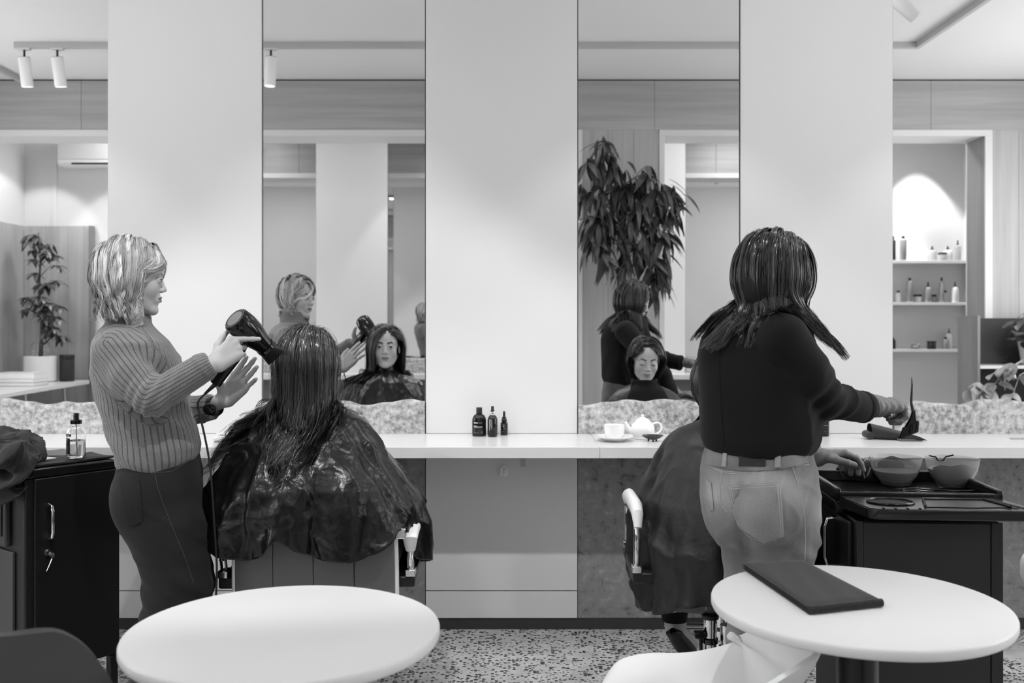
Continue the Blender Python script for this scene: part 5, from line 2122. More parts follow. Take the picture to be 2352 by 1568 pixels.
def salon_chair(loc, rz, label, seat_m=M_PADW, bw=.255, bt=.72, ax=.312, pz=0.0, clamp=True):
    t = empty('salon_chair', (loc[0], loc[1], 0), rz, label, 'chair', 'hydraulic salon chairs at the stations')
    MB().lathe([(.27, 0), (.285, .004), (.285, .016), (.27, .022), (.06, .03), (.05, .05)], n=56).build('base_plate', M_CHROME, t)
    MB().lathe([(.036, .03), (.036, .26), (.050, .27), (.050, .30), (.038, .31), (.038, .42)], n=32).build('column', M_CHROME, t)
    MB().lathe([(.052, .20), (.060, .205), (.060, .225), (.052, .23)], n=32).build('collar', M_BLACK, t)
    rbox('seat', (-.25, -.20, .45), (.25, .29, .575), seat_m, t, .045)
    rbox('seat_pan', (-.235, -.19, .405), (.235, .27, .449), M_SHELLG, t, .015)
    # channelled back: four vertical pads with seams, curved, with a back shell in upright panels
    n = 4
    for k in range(n):
        u0, u1 = -1 + 2 * k / n, -1 + 2 * (k + 1) / n
        G, H = [], []
        for z_ in np.linspace(.42, bt, 14):
            row, row2 = [], []
            w_ = bw - .02 * ((z_ - .42) / .46) ** 3
            for u in np.linspace(u0 + .006, u1 - .006, 8):
                y_ = -.245 - .05 * (z_ - .42) + .035 * (abs(u) ** 3)
                row.append((u * w_, y_, z_))
                puff = .016 * math.sin((u - u0) / (u1 - u0) * math.pi) ** .5
                row2.append((u * w_, y_ + .045 + puff, z_))
            G.append(row)
            H.append(row2)
        MB().grid(np.array(G), .003).build('back_panel', M_SHELLG, t)
        MB().grid(np.array(H), .02).build('back_pad', seat_m, t)
    ed = []
    for z_ in np.linspace(.415, bt, 10):
        ed.append((bw - .02 * ((z_ - .42) / .46) ** 3, z_))
    for s_ in (-1, 1):
        MB().tube([(s_ * (w_ + .002), -.205 - .05 * (z_ - .42), z_) for w_, z_ in ed], .009, 10).build('back_edge', M_PADW, t)
        # arm: chrome loop, clamp, white pad
        x = s_ * ax
        MB().tube([(x, -.17, .555), (x, -.185, .60), (x, -.19, .66 + pz), (x, -.175, .702 + pz), (x, -.13, .712 + pz), (x, .10, .705 + pz), (x, .17, .69 + pz), (x, .185, .65 + pz), (x, .185, .56)], .0115, 14).build('arm_frame', M_CHROME, t)
        MB().bb((x - .016, -.195, .535), (x + .016, -.14, .558)).build('arm_foot', M_CHROME, t, bevel=.003)
        MB().bb((x - .016, .16, .535), (x + .016, .21, .558)).build('arm_foot', M_CHROME, t, bevel=.003)
        MB().bb((x - .014 if s_ < 0 else .24, -.19, .50), (x + .014 if s_ > 0 else -.24, .22, .536)).build('arm_bracket', M_BLACK, t, bevel=.006)
        MB().tube([(x, -.215 + pz * -.5, .690 + pz), (x, -.20, .730 + pz), (x, -.15, .745 + pz), (x, .0, .740 + pz), (x, .10, .735 + pz), (x, .18, .72 + pz), (x, .205, .695 + pz)], [.016, .024, .027, .027, .027, .024, .014], 18, flat=.8).build('arm_pad', M_PADW, t)
        if clamp:
            MB().bb((s_ * .272 - .016, -.235, .665), (s_ * .272 + .016, -.205, .70)).build('arm_clamp', M_CHROME, t, bevel=.005)
    MB().tube([(-.12, .2, .36), (-.14, .40, .18), (.14, .40, .18), (.12, .2, .36)], .011, 10).build('footrest', M_CHROME, t)
    return t


salon_chair((-.635, 3.245), math.radians(2), 'salon chair with grey seamed back under the long-haired client', ax=.300, pz=-.07)
salon_chair((.728, 3.285), math.radians(-2), 'salon chair with white curved armrest left of the jeans, under the cape client', bw=.195, bt=.70, clamp=False)
sc3 = salon_chair((2.10, 3.18), math.radians(38), 'white salon chair at the right edge behind the right trolley')

# chrome canister stand with clips under the tea-station chair (beside the foot)
t = empty('footrest_stand', tuple(P(1640, 1560, 3.05) * [1, 1, 0]), label='chrome tube foot stand beside the black slide shoe', cat='stand')
X0 = P(1640, 1560, 3.05)[0]
for dx, r0, z0, z1 in ((-.012, .020, .02, .41), (.040, .019, .02, .385)):
    MB().lathe([(r0, z0), (r0, z1 - .05), (r0 * 1.08, z1 - .045), (r0 * 1.08, z1)], (dx, 0, 0), 28).build('tube', M_CHROME, t)
    MB().lathe([(r0 * 1.08, z1 - .085), (r0 * 1.25, z1 - .082), (r0 * 1.25, z1 - .068), (r0 * 1.08, z1 - .065)], (dx, 0, 0), 28).build('clamp_ring', M_GLOSSBLK, t)
MB().lathe([(.026, .405), (.028, .41), (.028, .418), (.022, .424)], (-.012, 0, 0), 28).build('cap', M_BLACK, t)
MB().tube([(-.045, -.01, .36), (-.040, 0, .20), (-.028, 0, .02)], .006, 8).build('lever', M_GLOSSBLK, t)
MB().bb((-.065, -.02, .345), (-.03, .01, .365)).build('lever_knob', M_GLOSSBLK, t, bevel=.003)
MB().lathe([(.09, 0), (.095, .004), (.095, .014), (.03, .021)], (.012, 0, 0), 36).build('foot_plate', M_STEEL, t)

# round tables ---------------------------------------------------------------
M_TABLE = mat('table_laminate', .86, .40)
for (x, y, r, lb) in ((-.467, 1.948, .318, 'round white cafe table in the left foreground'), (.776, 2.132, .322, 'round white cafe table in the right foreground with the folded towel')):
    t = empty('round_table', (x, y, 0), label=lb, cat='table', group='round white tables in the foreground')
    MB().lathe([(r - .012, .704), (r - .003, .7065), (r, .712), (r, .724), (r - .002, .7285), (r - .006, .730)], n=128).build('tabletop', M_TABLE, t, auto=0)
    MB().lathe([(.046, .02), (.046, .70)], n=40).build('pedestal', mat('dark_metal', .22, .25, metal=.9), t)
    MB().lathe([(.10, .685), (.105, .69), (.105, .703)], n=40).build('top_plate', M_BLACK, t)
    MB().lathe([(.215, 0), (.22, .003), (.22, .012), (.20, .018), (.046, .026)], n=64).build('base_plate', mat('dark_metal', .22, .25, metal=.9), t)

# folded dark towel on the right table
tw = empty('towel', (.70, 2.13, .7305), label='folded dark grey towel on the right round table', cat='towel')
zt = .7305


def on_plane(px, py, z):
    d = FPX * (HC - z) / (py - HY)
    return np.array([(px - CX) * d / FPX, d, z])


cor = [on_plane(1702, 1291, zt + .015), on_plane(1842, 1284, zt + .015), on_plane(2028, 1378, zt + .015), on_plane(1858, 1396, zt + .015)]
for L_, (z0, z1, ins) in enumerate(((0, .0058, 0), (.0062, .0118, .004), (.0122, .0178, .001))):
    G = []
    for j in np.linspace(0, 1, 26):
        row = []
        for i in np.linspace(0, 1, 20):
            p_ = (1 - j) * ((1 - i) * cor[0] + i * cor[1]) + j * ((1 - i) * cor[3] + i * cor[2])
            ce_ = (cor[0] + cor[1] + cor[2] + cor[3]) / 4
            p_ = ce_ + (p_ - ce_) * (1 - ins * 3)
            e = min(1, min(i, 1 - i, j, 1 - j) * 14)
            zz = zt + z0 + (z1 - z0) * (.35 + .65 * e ** .5) + .0008 * math.sin(i * 17 + j * 9 + L_) * e
            row.append((p_[0] - .70, p_[1] - 2.13, zz - .7305))
        G.append(row)
    G = np.array(G)
    B_ = G.copy()
    e = np.minimum.reduce([np.linspace(0, 1, 26)[:, None] + 0 * np.linspace(0, 1, 20)[None], 1 - np.linspace(0, 1, 26)[:, None] + 0 * np.linspace(0, 1, 20)[None], np.linspace(0, 1, 20)[None] + 0 * np.linspace(0, 1, 26)[:, None], 1 - np.linspace(0, 1, 20)[None] + 0 * np.linspace(0, 1, 26)[:, None]])
    B_[:, :, 2] = z0 + (z1 - z0) * .33 * (1 - np.minimum(1, e * 14) ** .5)
    n_ = G.shape[0] * G.shape[1]
    mb = MB().grid(G)
    mb.grid(B_[:, ::-1])
    a_, b_ = 26, 20
    f_ = []
    for i in range(b_ - 1):
        f_ += [((a_ - 1) * b_ + i, (a_ - 1) * b_ + i + 1, n_ + (a_ - 1) * b_ + b_ - 2 - i, n_ + (a_ - 1) * b_ + b_ - 1 - i), (i + 1, i, n_ + b_ - 1 - i, n_ + b_ - 2 - i)]
    for j in range(a_ - 1):
        f_ += [(j * b_, (j + 1) * b_, n_ + (j + 1) * b_ + b_ - 1, n_ + j * b_ + b_ - 1), ((j + 1) * b_ + b_ - 1, j * b_ + b_ - 1, n_ + j * b_, n_ + (j + 1) * b_)]
    mb.f += f_
    mb.build('folded_layer', M_TOWEL, tw, auto=60)
# the rolled near edge that joins the layers
e0_, e1_ = cor[3] - np.array([.70, 2.13, 0]), cor[2] - np.array([.70, 2.13, 0])
pts = [e0_ * (1 - t) + e1_ * t for t in np.linspace(.01, .99, 14)]
MB().tube([(p_[0], p_[1] + .004, .0092 + .0004 * math.sin(i * 1.3)) for i, p_ in enumerate(pts)], .0090, 14, flat=1.0).build('rolled_edge', M_TOWEL, tw)


# moulded shell chairs in the foreground --------------------------------------
def shell_chair(loc, rz, m, label, zs=.46, hb=.34, wb=.22, group='moulded shell chairs in the foreground'):
    t = empty('shell_chair', (loc[0], loc[1], 0), rz, label, 'chair', group)
    cpx = [(.24, -.035, .205, 0), (.215, -.004, .225, .004), (.14, 0, .235, .022), (.04, -.012, .24, .040), (-.06, -.012, .245, .07), (-.14, -.002, .25, .10), (-.20, .045, .25, .11), (-.23, .34 * hb, .25, .09), (-.25, .6 * hb, .245, .07), (-.275, .86 * hb, wb, .05), (-.285, hb, wb * .86, .03), (-.287, hb + .010, wb * .7, .015)]
    A = np.array(cpx)
    tt = np.linspace(0, len(A) - 1, 60)
    cc = np.stack([np.interp(tt, np.arange(len(A)), A[:, k]) for k in range(4)], 1)
    k_ = np.ones(5) / 5
    cs = np.stack([np.convolve(np.pad(cc[:, k], 2, 'edge'), k_, 'valid') for k in range(4)], 1)
    G = []
    for y_, z_, w_, curl in cs:
        row = []
        for u in np.linspace(-1, 1, 33):
            s_ = abs(u) ** 2.6
            backness = np.clip((-y_ - .10) / .12, 0, 1)
            row.append((u * w_, y_ + s_ * curl * 1.5 * backness, zs + z_ + s_ * curl * (1 - .75 * backness)))
        G.append(row)
    MB().grid(np.array(G), .010).build('shell', m, t, auto=60)
    for sx2, sy in ((-1, 1), (1, 1), (-1, -1), (1, -1)):
        MB().tube([(sx2 * .10, sy * .09, zs - .035), (sx2 * .205, sy * .20, 0)], [.013, .010], 10).build('leg', M_STEEL, t)
    MB().bb((-.12, -.11, zs - .05), (.12, .11, zs - .028)).build('mount', M_BLACK, t, bevel=.01)
    return t


shell_chair((-.975, 1.88), math.radians(0), mat('shell_grey', .27, .5), 'dark grey shell chair at the bottom left corner', zs=.47, hb=.352, wb=.225)
shell_chair((.412, 2.20), math.radians(72), mat('shell_white', .90, .4), 'white shell chair at the bottom centre beside the right table', zs=.477, hb=.175, wb=.24)


# black trolleys ----------------------------------------------------------------
def caster(x, y, t, n='caster', top=.09):
    f_ = empty(n, (x, y, 0))
    f_.parent = t
    MB().lathe([(.022, -.011), (.028, -.008), (.028, .008), (.022, .011)], (0, .008, .028), 24, axis=(1, 0, 0)).build('wheel', M_BLACK, f_)
    MB().bb((-.016, -.010, .040), (.016, .024, .060)).build('fork', M_BLACK, f_, bevel=.003)
    MB().lathe([(.008, .058), (.008, top)], n=12).build('stem', M_STEEL, f_)


M_TRAY = mat('tray_black', .09, .22)
tr = empty('trolley', (.965, 2.665, 0), math.radians(-4), 'black salon trolley at right carrying the two tint bowls', 'trolley')
W_, D_ = .395, .43
MB().bb((0, 0, .10), (W_, D_, .80)).build('cabinet', M_BLACK, tr, bevel=.006)
MB().bb((W_ - .028, -.006, .10), (W_ + .004, 0, .80)).build('corner_strip', M_BLACK, tr, bevel=.002)
MB().bb((0, -.006, .10), (.018, 0, .80)).build('corner_strip', M_BLACK, tr, bevel=.002)
MB().bb((.020, -.0045, .11), (W_ - .03, 0, .795)).build('front_panel', mat('panel_black', .12, .55, noise=(500, 0, .3)), tr, bevel=.001)
MB().bb((-.012, .03, .12), (-.001, D_ - .03, .79)).build('door', M_BLACK, tr, bevel=.003)
MB().tube([(-.012, .16, .775), (-.036, .16, .772), (-.044, .16, .745), (-.044, .16, .66), (-.036, .16, .633), (-.012, .16, .63)], .0055, 10).build('door_handle', M_CHROME, tr)
MB().lathe([(.011, 0), (.011, .006), (.008, .009)], (-.012, .15, .565), 20, axis=(-1, 0, 0)).build('lock', M_CHROME, tr)
MB().tube([(-.022, .15, .565), (-.030, .15, .560), (-.030, .152, .535)], .004, 8).build('key', M_STEEL, tr)
for x, y in ((.04, .04), (W_ - .04, .04), (.04, D_ - .04), (W_ - .04, D_ - .04)):
    caster(x, y, tr, top=.10)
# top: main tray with raised rim and front tray with moulded recesses
MB().bb((-.03, .10, .800), (W_ + .05, D_ + .03, .838)).build('top_tray', M_TRAY, tr, bevel=.006)
rim = MB()
x0, x1, y0, y1, z0, z1 = -.03, W_ + .05, .10, D_ + .03, .838, .872
for lo, hi in (((x0, y0, z0), (x1, y0 + .014, z1 - .010)), ((x0, y1 - .014, z0), (x1, y1, z1)), ((x0, y0, z0), (x0 + .018, y1, z1)), ((x1 - .018, y0, z0), (x1, y1, z1))):
    rim.bb(lo, hi)
rim.build('tray_rim', M_TRAY, tr, bevel=.004)
ft = MB().prism([(-.022, .095), (.010, -.085), (.030, -.098), (W_ + .055, -.098), (W_ + .062, -.08), (W_ + .03, .095)], .822, .852).build('front_tray', M_TRAY, tr, bevel=.004)
mb = MB()
mb.tube([(.095 + .062 * math.cos(a), .0 + .048 * math.sin(a), .8545) for a in np.linspace(0, 2 * math.pi, 40)], .0032, 8)
mb.build('bowl_ring', M_TRAY, tr)
MB().lathe([(.060, .8522), (.060, .8528)], (.095, 0, 0), 36, sq=(1, .76)).build('bowl_recess', mat('recess_black', .03, .6), tr)
MB().prism([(.17, -.070), (.20, .035), (.36, .035), (W_ - .01, -.060), (.30, -.070)], .8525, .8545).build('recess', mat('recess_grey', .16, .3), tr, bevel=.0008)
MB().tube([(.165, -.074, .856), (.197, .040, .856), (.363, .040, .856), (W_ - .002, -.064, .856)], .0032, 8).build('recess_rim', M_TRAY, tr)
for dx in (0, .026):
    MB().prism([(W_ + .004 + dx, -.074), (W_ + .016 + dx, -.074), (W_ - .024 + dx, .052), (W_ - .036 + dx, .052)], .8525, .8535).build('slot', mat('recess_black', .03, .6), tr)
for k in range(4):
    MB().bb((.045 + k * .032, -.097, .846), (.050 + k * .032, -.088, .8555)).build('comb_tooth', M_TRAY, tr)
MB().bb((.19, .115, .8385), (.25, .135, .846)).build('tray_clip', M_STEEL, tr, bevel=.002)

M_BOWL = mat('smoked_bowl', .90, .06, trans=.85, ior=1.12)
M_TINT = mat('tint_cream', .52, .35)
M_TINT2 = mat('tint_cream_dark', .34, .3)


def tint_bowl(px, d, label, fill, fm, hx):
    z = .840
    p_ = P(px, 1090, d)
    t = empty('tint_bowl', (p_[0], d, z), label=label, cat='bowl', group='tint mixing bowls on the trolley')
    MB().lathe([(.040, 0), (.044, .003), (.048, .012), (.062, .030), (.074, .055), (.079, .082), (.0805, .088), (.0785, .088), (.072, .055), (.060, .032), (.046, .015), (.036, .010), (.001, .009)], n=56, cap=False).build('bowl', M_BOWL, t)
    MB().lathe([(.001, .0105), (.036, .0112), (.0455, .016), (.0585, .033), (.0585 + .0125 * fill, .033 + .024 * fill), (.04, .034 + .022 * fill), (.001, .032 + .022 * fill)], n=48, cap=False).build('tint', fm, t)
    G = []
    for a in np.linspace(-1.1, 1.1, 16):
        row = []
        for h_ in np.linspace(0, 1, 8):
            zz = .045 + .035 * h_ * (1 - .4 * abs(a)) + .003 * math.sin(a * 7)
            rr_ = np.interp(zz, [.032, .055, .088], [.0595, .0715, .078]) - .001
            row.append((rr_ * math.cos(a + hx), rr_ * math.sin(a + hx), zz))
        G.append(row)
    MB().grid(np.array(G), .0015).build('tint_smear', fm, t)
    return t


t = tint_bowl(2057, 3.02, 'left glass tint bowl with dark tint and a loop handle', .5, M_TINT2, 1.2)
MB().tube([(-.079, 0, .082), (-.095, 0, .084), (-.105, 0, .070), (-.103, 0, .040), (-.098, 0, .022), (-.088, 0, .030), (-.080, 0, .055)], .0028, 8).build('handle', M_BOWL, t)
t = tint_bowl(2187, 2.99, 'right glass tint bowl with paler cream tint', .9, M_TINT, 4.5)
MB().tube([(-.045, .062, .088), (-.02, .07, .082), (-.012, .074, .070), (.004, .074, .070), (.012, .07, .083), (.035, .066, .089)], .0025, 6).build('pouring_notch', M_GLOSSBLK, t)
# folded dark cloth behind the bowls, clips in front of them
mb = MB()
G = []
for j in np.linspace(0, 1, 24):
    row = []
    for i in np.linspace(0, 2 * math.pi, 20, endpoint=False):
        r0 = .038 * (1 - .35 * (2 * j - 1) ** 4) * (1 if 0 < j < 1 else .2)
        row.append((-.10 + .24 * j, .035 * math.cos(i) * (1 + .1 * math.sin(9 * j)), max(0, .034 + r0 * math.sin(i) + .006 * math.sin(j * 11))))
    G.append(row)
o = mb.grid(np.array(G), wrap=True).build('rolled_cloth', M_TOWEL)
o.location = (1.17, 3.10, .839)
tag(o, 'rolled dark cloth lying behind the left tint bowl', 'cloth')
for (px, d, rz_, lb) in ((2085, 2.90, .3, 'black hair clip before the left tint bowl'), (2150, 2.875, -.4, 'black sectioning clip between the tint bowls'), (2215, 2.86, .1, 'black hair clip before the right tint bowl')):
    p_ = P(px, 1100, d)
    t = empty('hair_clip', (p_[0], d, .840), rz_, lb, 'hair clip', 'hair clips on the right trolley')
    MB().prism([(-.045, -.006), (.04, -.003), (.045, 0), (.04, .003), (-.045, .006)], 0, .004).build('jaw', M_GLOSSBLK, t, bevel=.001)
    MB().prism([(-.045, -.006), (.04, -.003), (.045, 0), (.04, .003), (-.045, .006)], .007, .011).build('jaw', M_GLOSSBLK, t, bevel=.001)
    MB().lathe([(.004, -.007), (.004, .007)], (-.02, 0, .006), 12, axis=(0, 1, 0)).build('spring', M_CHROME, t)

# left trolley
th = math.atan2(.26, .193)
tl = empty('trolley', (-1.618, 3.15, 0), th, 'black lockable trolley at left under the crumpled towel and spray bottle', 'trolley')
W_, D_ = .335, .40      # local x runs along the door face, local y away from it
MB().bb((0, 0, .165), (W_, D_, .835)).build('cabinet', M_BLACK, tl, bevel=.006)
MB().bb((.028, -.012, .17), (W_ - .002, -.001, .832)).build('door', mat('door_black', .075, .40, noise=(500, 0, .25)), tl, bevel=.003)
MB().bb((-.012, -.012, .836), (W_ + .02, D_ + .02, .866)).build('top', M_TRAY, tl, bevel=.006)
MB().bb((W_ - .03, 0, .05), (W_, .03, .164)).build('leg_post', M_BLACK, tl, bevel=.003)
MB().bb((0, D_ - .03, .05), (.03, D_, .164)).build('leg_post', M_BLACK, tl, bevel=.003)
MB().bb((0, 0, .05), (.03, .03, .164)).build('leg_post', M_BLACK, tl, bevel=.003)
for x, y in ((.015, .015), (W_ - .015, .015), (.015, D_ - .015), (W_ - .015, D_ - .015)):
    caster(x, y, tl, top=.055)
zh = [HC - (y - HY) * 3.2 / FPX for y in (1158, 1236)]
MB().tube([(.075, -.012, zh[0]), (.075, -.034, zh[0] - .006), (.075, -.040, zh[0] - .022), (.075, -.040, zh[1] + .022), (.075, -.034, zh[1] + .006), (.075, -.012, zh[1])], .0058, 12).build('door_handle', M_CHROME, tl)
zl = HC - (1268 - HY) * 3.2 / FPX
MB().lathe([(.0125, 0), (.0125, .005), (.009, .010), (.009, .014)], (.072, -.012, zl), 24, axis=(0, -1, 0)).build('lock', M_CHROME, tl)
MB().lathe([(.009, -.0015), (.009, .0015)], (.076, -.034, zl - .008), 20, axis=(1, .2, 0)).build('key_head', M_STEEL, tl)
MB().tube([(.073, -.036, zl - .018), (.062, -.038, zl - .040), (.053, -.040, zl - .056)], [.0045, .0035, .002], 8, flat=.4).build('key', M_CHROME, tl)
# open side: inset bin with bar and slotted front
MB().bb((-.020, .09, .60), (0, .32, .80)).build('side_bin', mat('bin_grey', .22, .4), tl, bevel=.006)
MB().bb((-.024, .11, .635), (-.019, .30, .785)).build('bin_slot', mat('recess_black', .03, .6), tl)
MB().bb((-.010, .06, .17), (-.001, .38, .585)).build('side_panel', mat('side_grey', .24, .5, noise=(500, 0, .3)), tl, bevel=.002)

# things on the left trolley
C0, U_, V_ = np.array([-1.618, 3.15]), np.array([math.cos(th), math.sin(th)]), np.array([-math.sin(th), math.cos(th)])


def on_tl(a, b, z=.8665):
    p_ = C0 + a * U_ + b * V_
    return np.array([p_[0], p_[1], z])


mt = MB()
G = []
for j in np.linspace(0, 1, 20):
    row = []
    for i in np.linspace(0, 1, 24):
        a_ = .02 + .31 * i
        b_ = .008 + .22 * j * (1 - .25 * i)
        row.append(on_tl(a_, b_, .8668 + .003 * math.sin(i * 9 + j * 4) * (j > 0) * (i > .2) + .003) - np.array([0, 0, 0]))
    G.append(row)
o = mt.grid(np.array(G), .006).build('folded_cloth', M_TOWEL)
tag(o, 'flat dark cloth under the clear spray bottle', 'cloth')
pc = MB().bb((0, 0, 0), (.07, .05, .003)).build('paper_card', M_WHITE)
pc.location = tuple(on_tl(.10, .10, .8755))
pc.rotation_euler = (0, 0, th + .2)
tag(pc, 'white card on the left trolley between towel and spray bottle', 'card')


def towel_fn(p):
    d = None
    rr = np.random.default_rng(41)
    base = [(on_tl(-.02, .02, .90), on_tl(.06, .30, .93), .050, .055), (on_tl(-.06, .10, .90), on_tl(.10, .20, .915), .050, .048), (on_tl(-.05, .22, .93), on_tl(.02, .34, .95), .06, .05),
            (on_tl(.04, .06, .89), on_tl(.11, .15, .895), .030, .030), (on_tl(-.055, .02, .80), on_tl(-.045, .16, .83), .030, .045), (on_tl(-.03, -.02, .845), on_tl(.0, .02, .89), .022, .04), (on_tl(.01, .30, .90), on_tl(.12, .26, .90), .045, .035)]
    for a_, b_, ra_, rb_ in base:
        c_ = cap(p, a_, b_, ra_, rb_)
        d = c_ if d is None else smin(d, c_, .03)
    q = (p - on_tl(0, 0, .88).astype(np.float32))
    s_ = q @ np.float32([.35, .55, -.75])
    fold = (1 - np.abs(np.sin(s_ * 62 + 2.4 * wavy(q, 9, 3)))) ** 1.5 * .020 + np.sin(s_ * 40 + 1.5 * wavy(q, 6, 5)) * .009 + ridge(q, 22, 6) * .006 - .006
    return d - fold


v, q = nets(towel_fn, on_tl(0, .15, .88) - np.array([.30, .30, .16]), on_tl(0, .15, .88) + np.array([.25, .25, .18]), .0040)
v = relax(v, q, 1)
keep = v[:, 2] < 10
v[:, 2] = np.where((v[:, 2] < .868) & ((v[:, :2] - C0) @ U_ > 0) & ((v[:, :2] - C0) @ V_ > 0), .868, v[:, 2])
o = fast_mesh('crumpled_towel', v, q, M_TOWEL)
tag(o, 'crumpled dark towel heaped over the left trolley corner', 'towel')

# spray bottle
sb_ = P(175, 1052, 3.345)
t = empty('spray_bottle', (sb_[0], sb_[1], .8775), label='clear spray bottle with black pump on the left trolley', cat='bottle')
MB().lathe([(.001, .001), (.026, .001), (.0305, .004), (.0315, .012), (.0315, .086), (.029, .097), (.021, .107), (.0145, .112), (.0140, .124), (.0125, .124), (.0125, .112), (.020, .104), (.0285, .092), (.0298, .084), (.0298, .012), (.027, .006), (.001, .005)], n=48, cap=False).build('glass', M_GLASS, t)
MB().lathe([(.001, .0055), (.026, .0058), (.0292, .012), (.0292, .062), (.001, .062)], n=40, cap=False).build('liquid', mat('water', .96, .0, trans=1.0, ior=1.33), t)
MB().tube([(0, 0, .12), (.001, 0, .06), (.003, 0, .010)], .0022, 8).build('dip_tube', mat('tube_clear', .8, .2), t)
MB().lathe([(.0185, .121), (.0195, .122), (.0195, .134), (.0185, .135), (.0105, .136), (.0095, .142), (.0095, .157), (.0085, .159)], n=36).build('pump_cap', M_GLOSSBLK, t)
MB().lathe([(.003, 0), (.003, .006)], (0, -.009, .149), 12, axis=(0, -1, 0)).build('nozzle', M_BLACK, t)


def curved_label(name, r, a0, a1, z0, z1, m, parent, th_=.0004):
    G = np.array([[(r * math.cos(a), r * math.sin(a), z) for a in np.linspace(a0, a1, 18)] for z in (z0, z1)])
    return MB().grid(G[:, ::-1], -th_).build(name, m, parent)


def wrap_text(name, body, size, r, ang, z, m, parent, vertical=False):
    """text bent round a bottle of radius r, centred at angle ang, baseline height z"""
    o = text_mesh(name, body, size, Matrix.Identity(4), m, parent, .0001, 'CENTER')
    for v_ in o.data.vertices:
        x, y, dd = v_.co
        if vertical:
            x, y = -y, x
        a = ang + x / r
        v_.co = ((r + .0005 + dd) * math.cos(a), (r + .0005 + dd) * math.sin(a), z + y)
    return o


M_PRINT = mat('print_white', .80, .6)
M_LBLK = mat('label_black', .06, .5)
aa = math.radians(-116)
curved_label('label_band', .0319, aa - .85, aa + .35, .079, .088, M_LBLK, t)
curved_label('label', .0319, aa - .85, aa + .22, .018, .073, M_LBLK, t)
wrap_text('label_text', 'STER', .0072, .0320, aa - .06, .0808, M_PRINT, t)
for k, (w_, z_) in enumerate(((.30, .066), (.18, .058), (.50, .046), (.46, .042), (.50, .038), (.42, .034), (.48, .028), (.36, .024))):
    curved_label('print_line', .0324, aa - .45, aa - .45 + w_, z_, z_ + (.0030 if k < 2 else .0011), M_PRINT if k < 2 else mat('print_grey', .45, .6), t, .0001)

# three dark bottles on the counter ------------------------------------------------
M_AMBER = mat('dark_bottle', .10, .09)
zc_ = .8652
t = empty('shampoo_bottle', (-.1417, 4.10, zc_), label='widest of the three dark bottles on the counter, flat cap', cat='bottle', group='dark bottles on the counter')
MB().lathe([(.027, 0), (.0300, .003), (.0305, .010), (.0305, .068), (.0290, .078), (.0240, .088), (.0165, .094), (.0130, .096)], n=48, sq=(1, .72)).build('bottle', M_AMBER, t)
MB().lathe([(.0125, .0965), (.0132, .097), (.0130, .122), (.0122, .1235)], n=32).build('cap', M_BLACK, t)


def print_lines(t, r, rows, sq, m1=M_PRINT):
    for (x0_, x1_, z_, h_, lo_m) in rows:
        G = []
        for z in (z_, z_ + h_):
            G.append([(x, -math.sqrt(max(r * r - x * x, 1e-8)) * sq - .0006, z) for x in np.linspace(x0_, x1_, 10)])
        MB().grid(np.array(G), .0002).build('print_line', M_PRINT if lo_m else mat('print_grey', .45, .6), t)


print_lines(t, .0305, [(-.022, -.006, .0565, .0040, 1), (-.006, .014, .0570, .0028, 0), (-.022, -.008, .0440, .0022, 1), (-.022, .014, .0400, .0024, 1), (-.022, .010, .0365, .0014, 0), (-.022, -.002, .0160, .0016, 0), (.010, .014, .014, .008, 0)], .72)
t = empty('spray_bottle', (-.0837, 4.075, zc_), label='slim dark spray bottle with chrome collar, middle of three on counter', cat='bottle', group='dark bottles on the counter')
MB().lathe([(.017, 0), (.0195, .003), (.0212, .010), (.0212, .074), (.019, .083), (.0135, .091), (.0100, .093)], n=40).build('bottle', M_AMBER, t)
MB().lathe([(.0108, .0932), (.0112, .094), (.0112, .107), (.0105, .108)], n=32).build('collar', M_CHROME, t)
MB().lathe([(.0080, .108), (.0082, .113), (.0062, .116), (.0060, .128), (.0064, .131)], n=24).build('pump', M_BLACK, t)
rr_ = np.random.default_rng(8)
for x_, za, zb in ((-.0125, .030, .076), (-.0095, .044, .076), (-.0035, .036, .075)):
    z_ = za
    while z_ < zb:
        ln = rr_.uniform(.002, .006)
        print_lines(t, .0212, [(x_, x_ + rr_.uniform(.0014, .0022), z_, min(ln, zb - z_), 1)], 1)
        z_ += ln + .0009
t = empty('dropper_bottle', (-.0343, 4.135, zc_), label='small dark dropper bottle, rightmost of three on counter', cat='bottle', group='dark bottles on the counter')
MB().lathe([(.0142, 0), (.0158, .002), (.0158, .050), (.0150, .054), (.0105, .057)], n=36).build('bottle', M_AMBER, t)
MB().lathe([(.0090, .0572), (.0118, .060), (.0118, .068), (.0098, .070), (.0090, .074), (.0095, .077), (.0090, .079)], n=30).build('collar', M_BLACK, t)
MB().lathe([(.0048, .079), (.0052, .084), (.0052, .096), (.0045, .102), (.0015, .105)], n=24).build('bulb', M_BLACK, t)
print_lines(t, .0158, [(-.008, .003, .047, .0016, 0), (-.008, .004, .043, .0016, 0), (-.005, .002, .038, .0020, 1), (-.005, .008, .028, .0022, 0), (-.008, -.001, .018, .0012, 0)], 1)
t = empty('shampoo_bottle', (P(1892, 990, 4.10)[0], 4.10, zc_), label='dark bottle standing behind the sleeve of the black sweater', cat='bottle')
MB().lathe([(.020, 0), (.0225, .003), (.0228, .09), (.021, .10), (.012, .108)], n=36).build('bottle', M_AMBER, t)
MB().lathe([(.0105, .1085), (.011, .109), (.011, .128), (.010, .13)], n=24).build('cap', M_BLACK, t)
print_lines(t, .0228, [(-.014, .010, .072, .0018, 0), (-.014, .012, .065, .0018, 0), (-.012, .012, .046, .0030, 0), (-.006, .006, .022, .0016, 0)], 1)

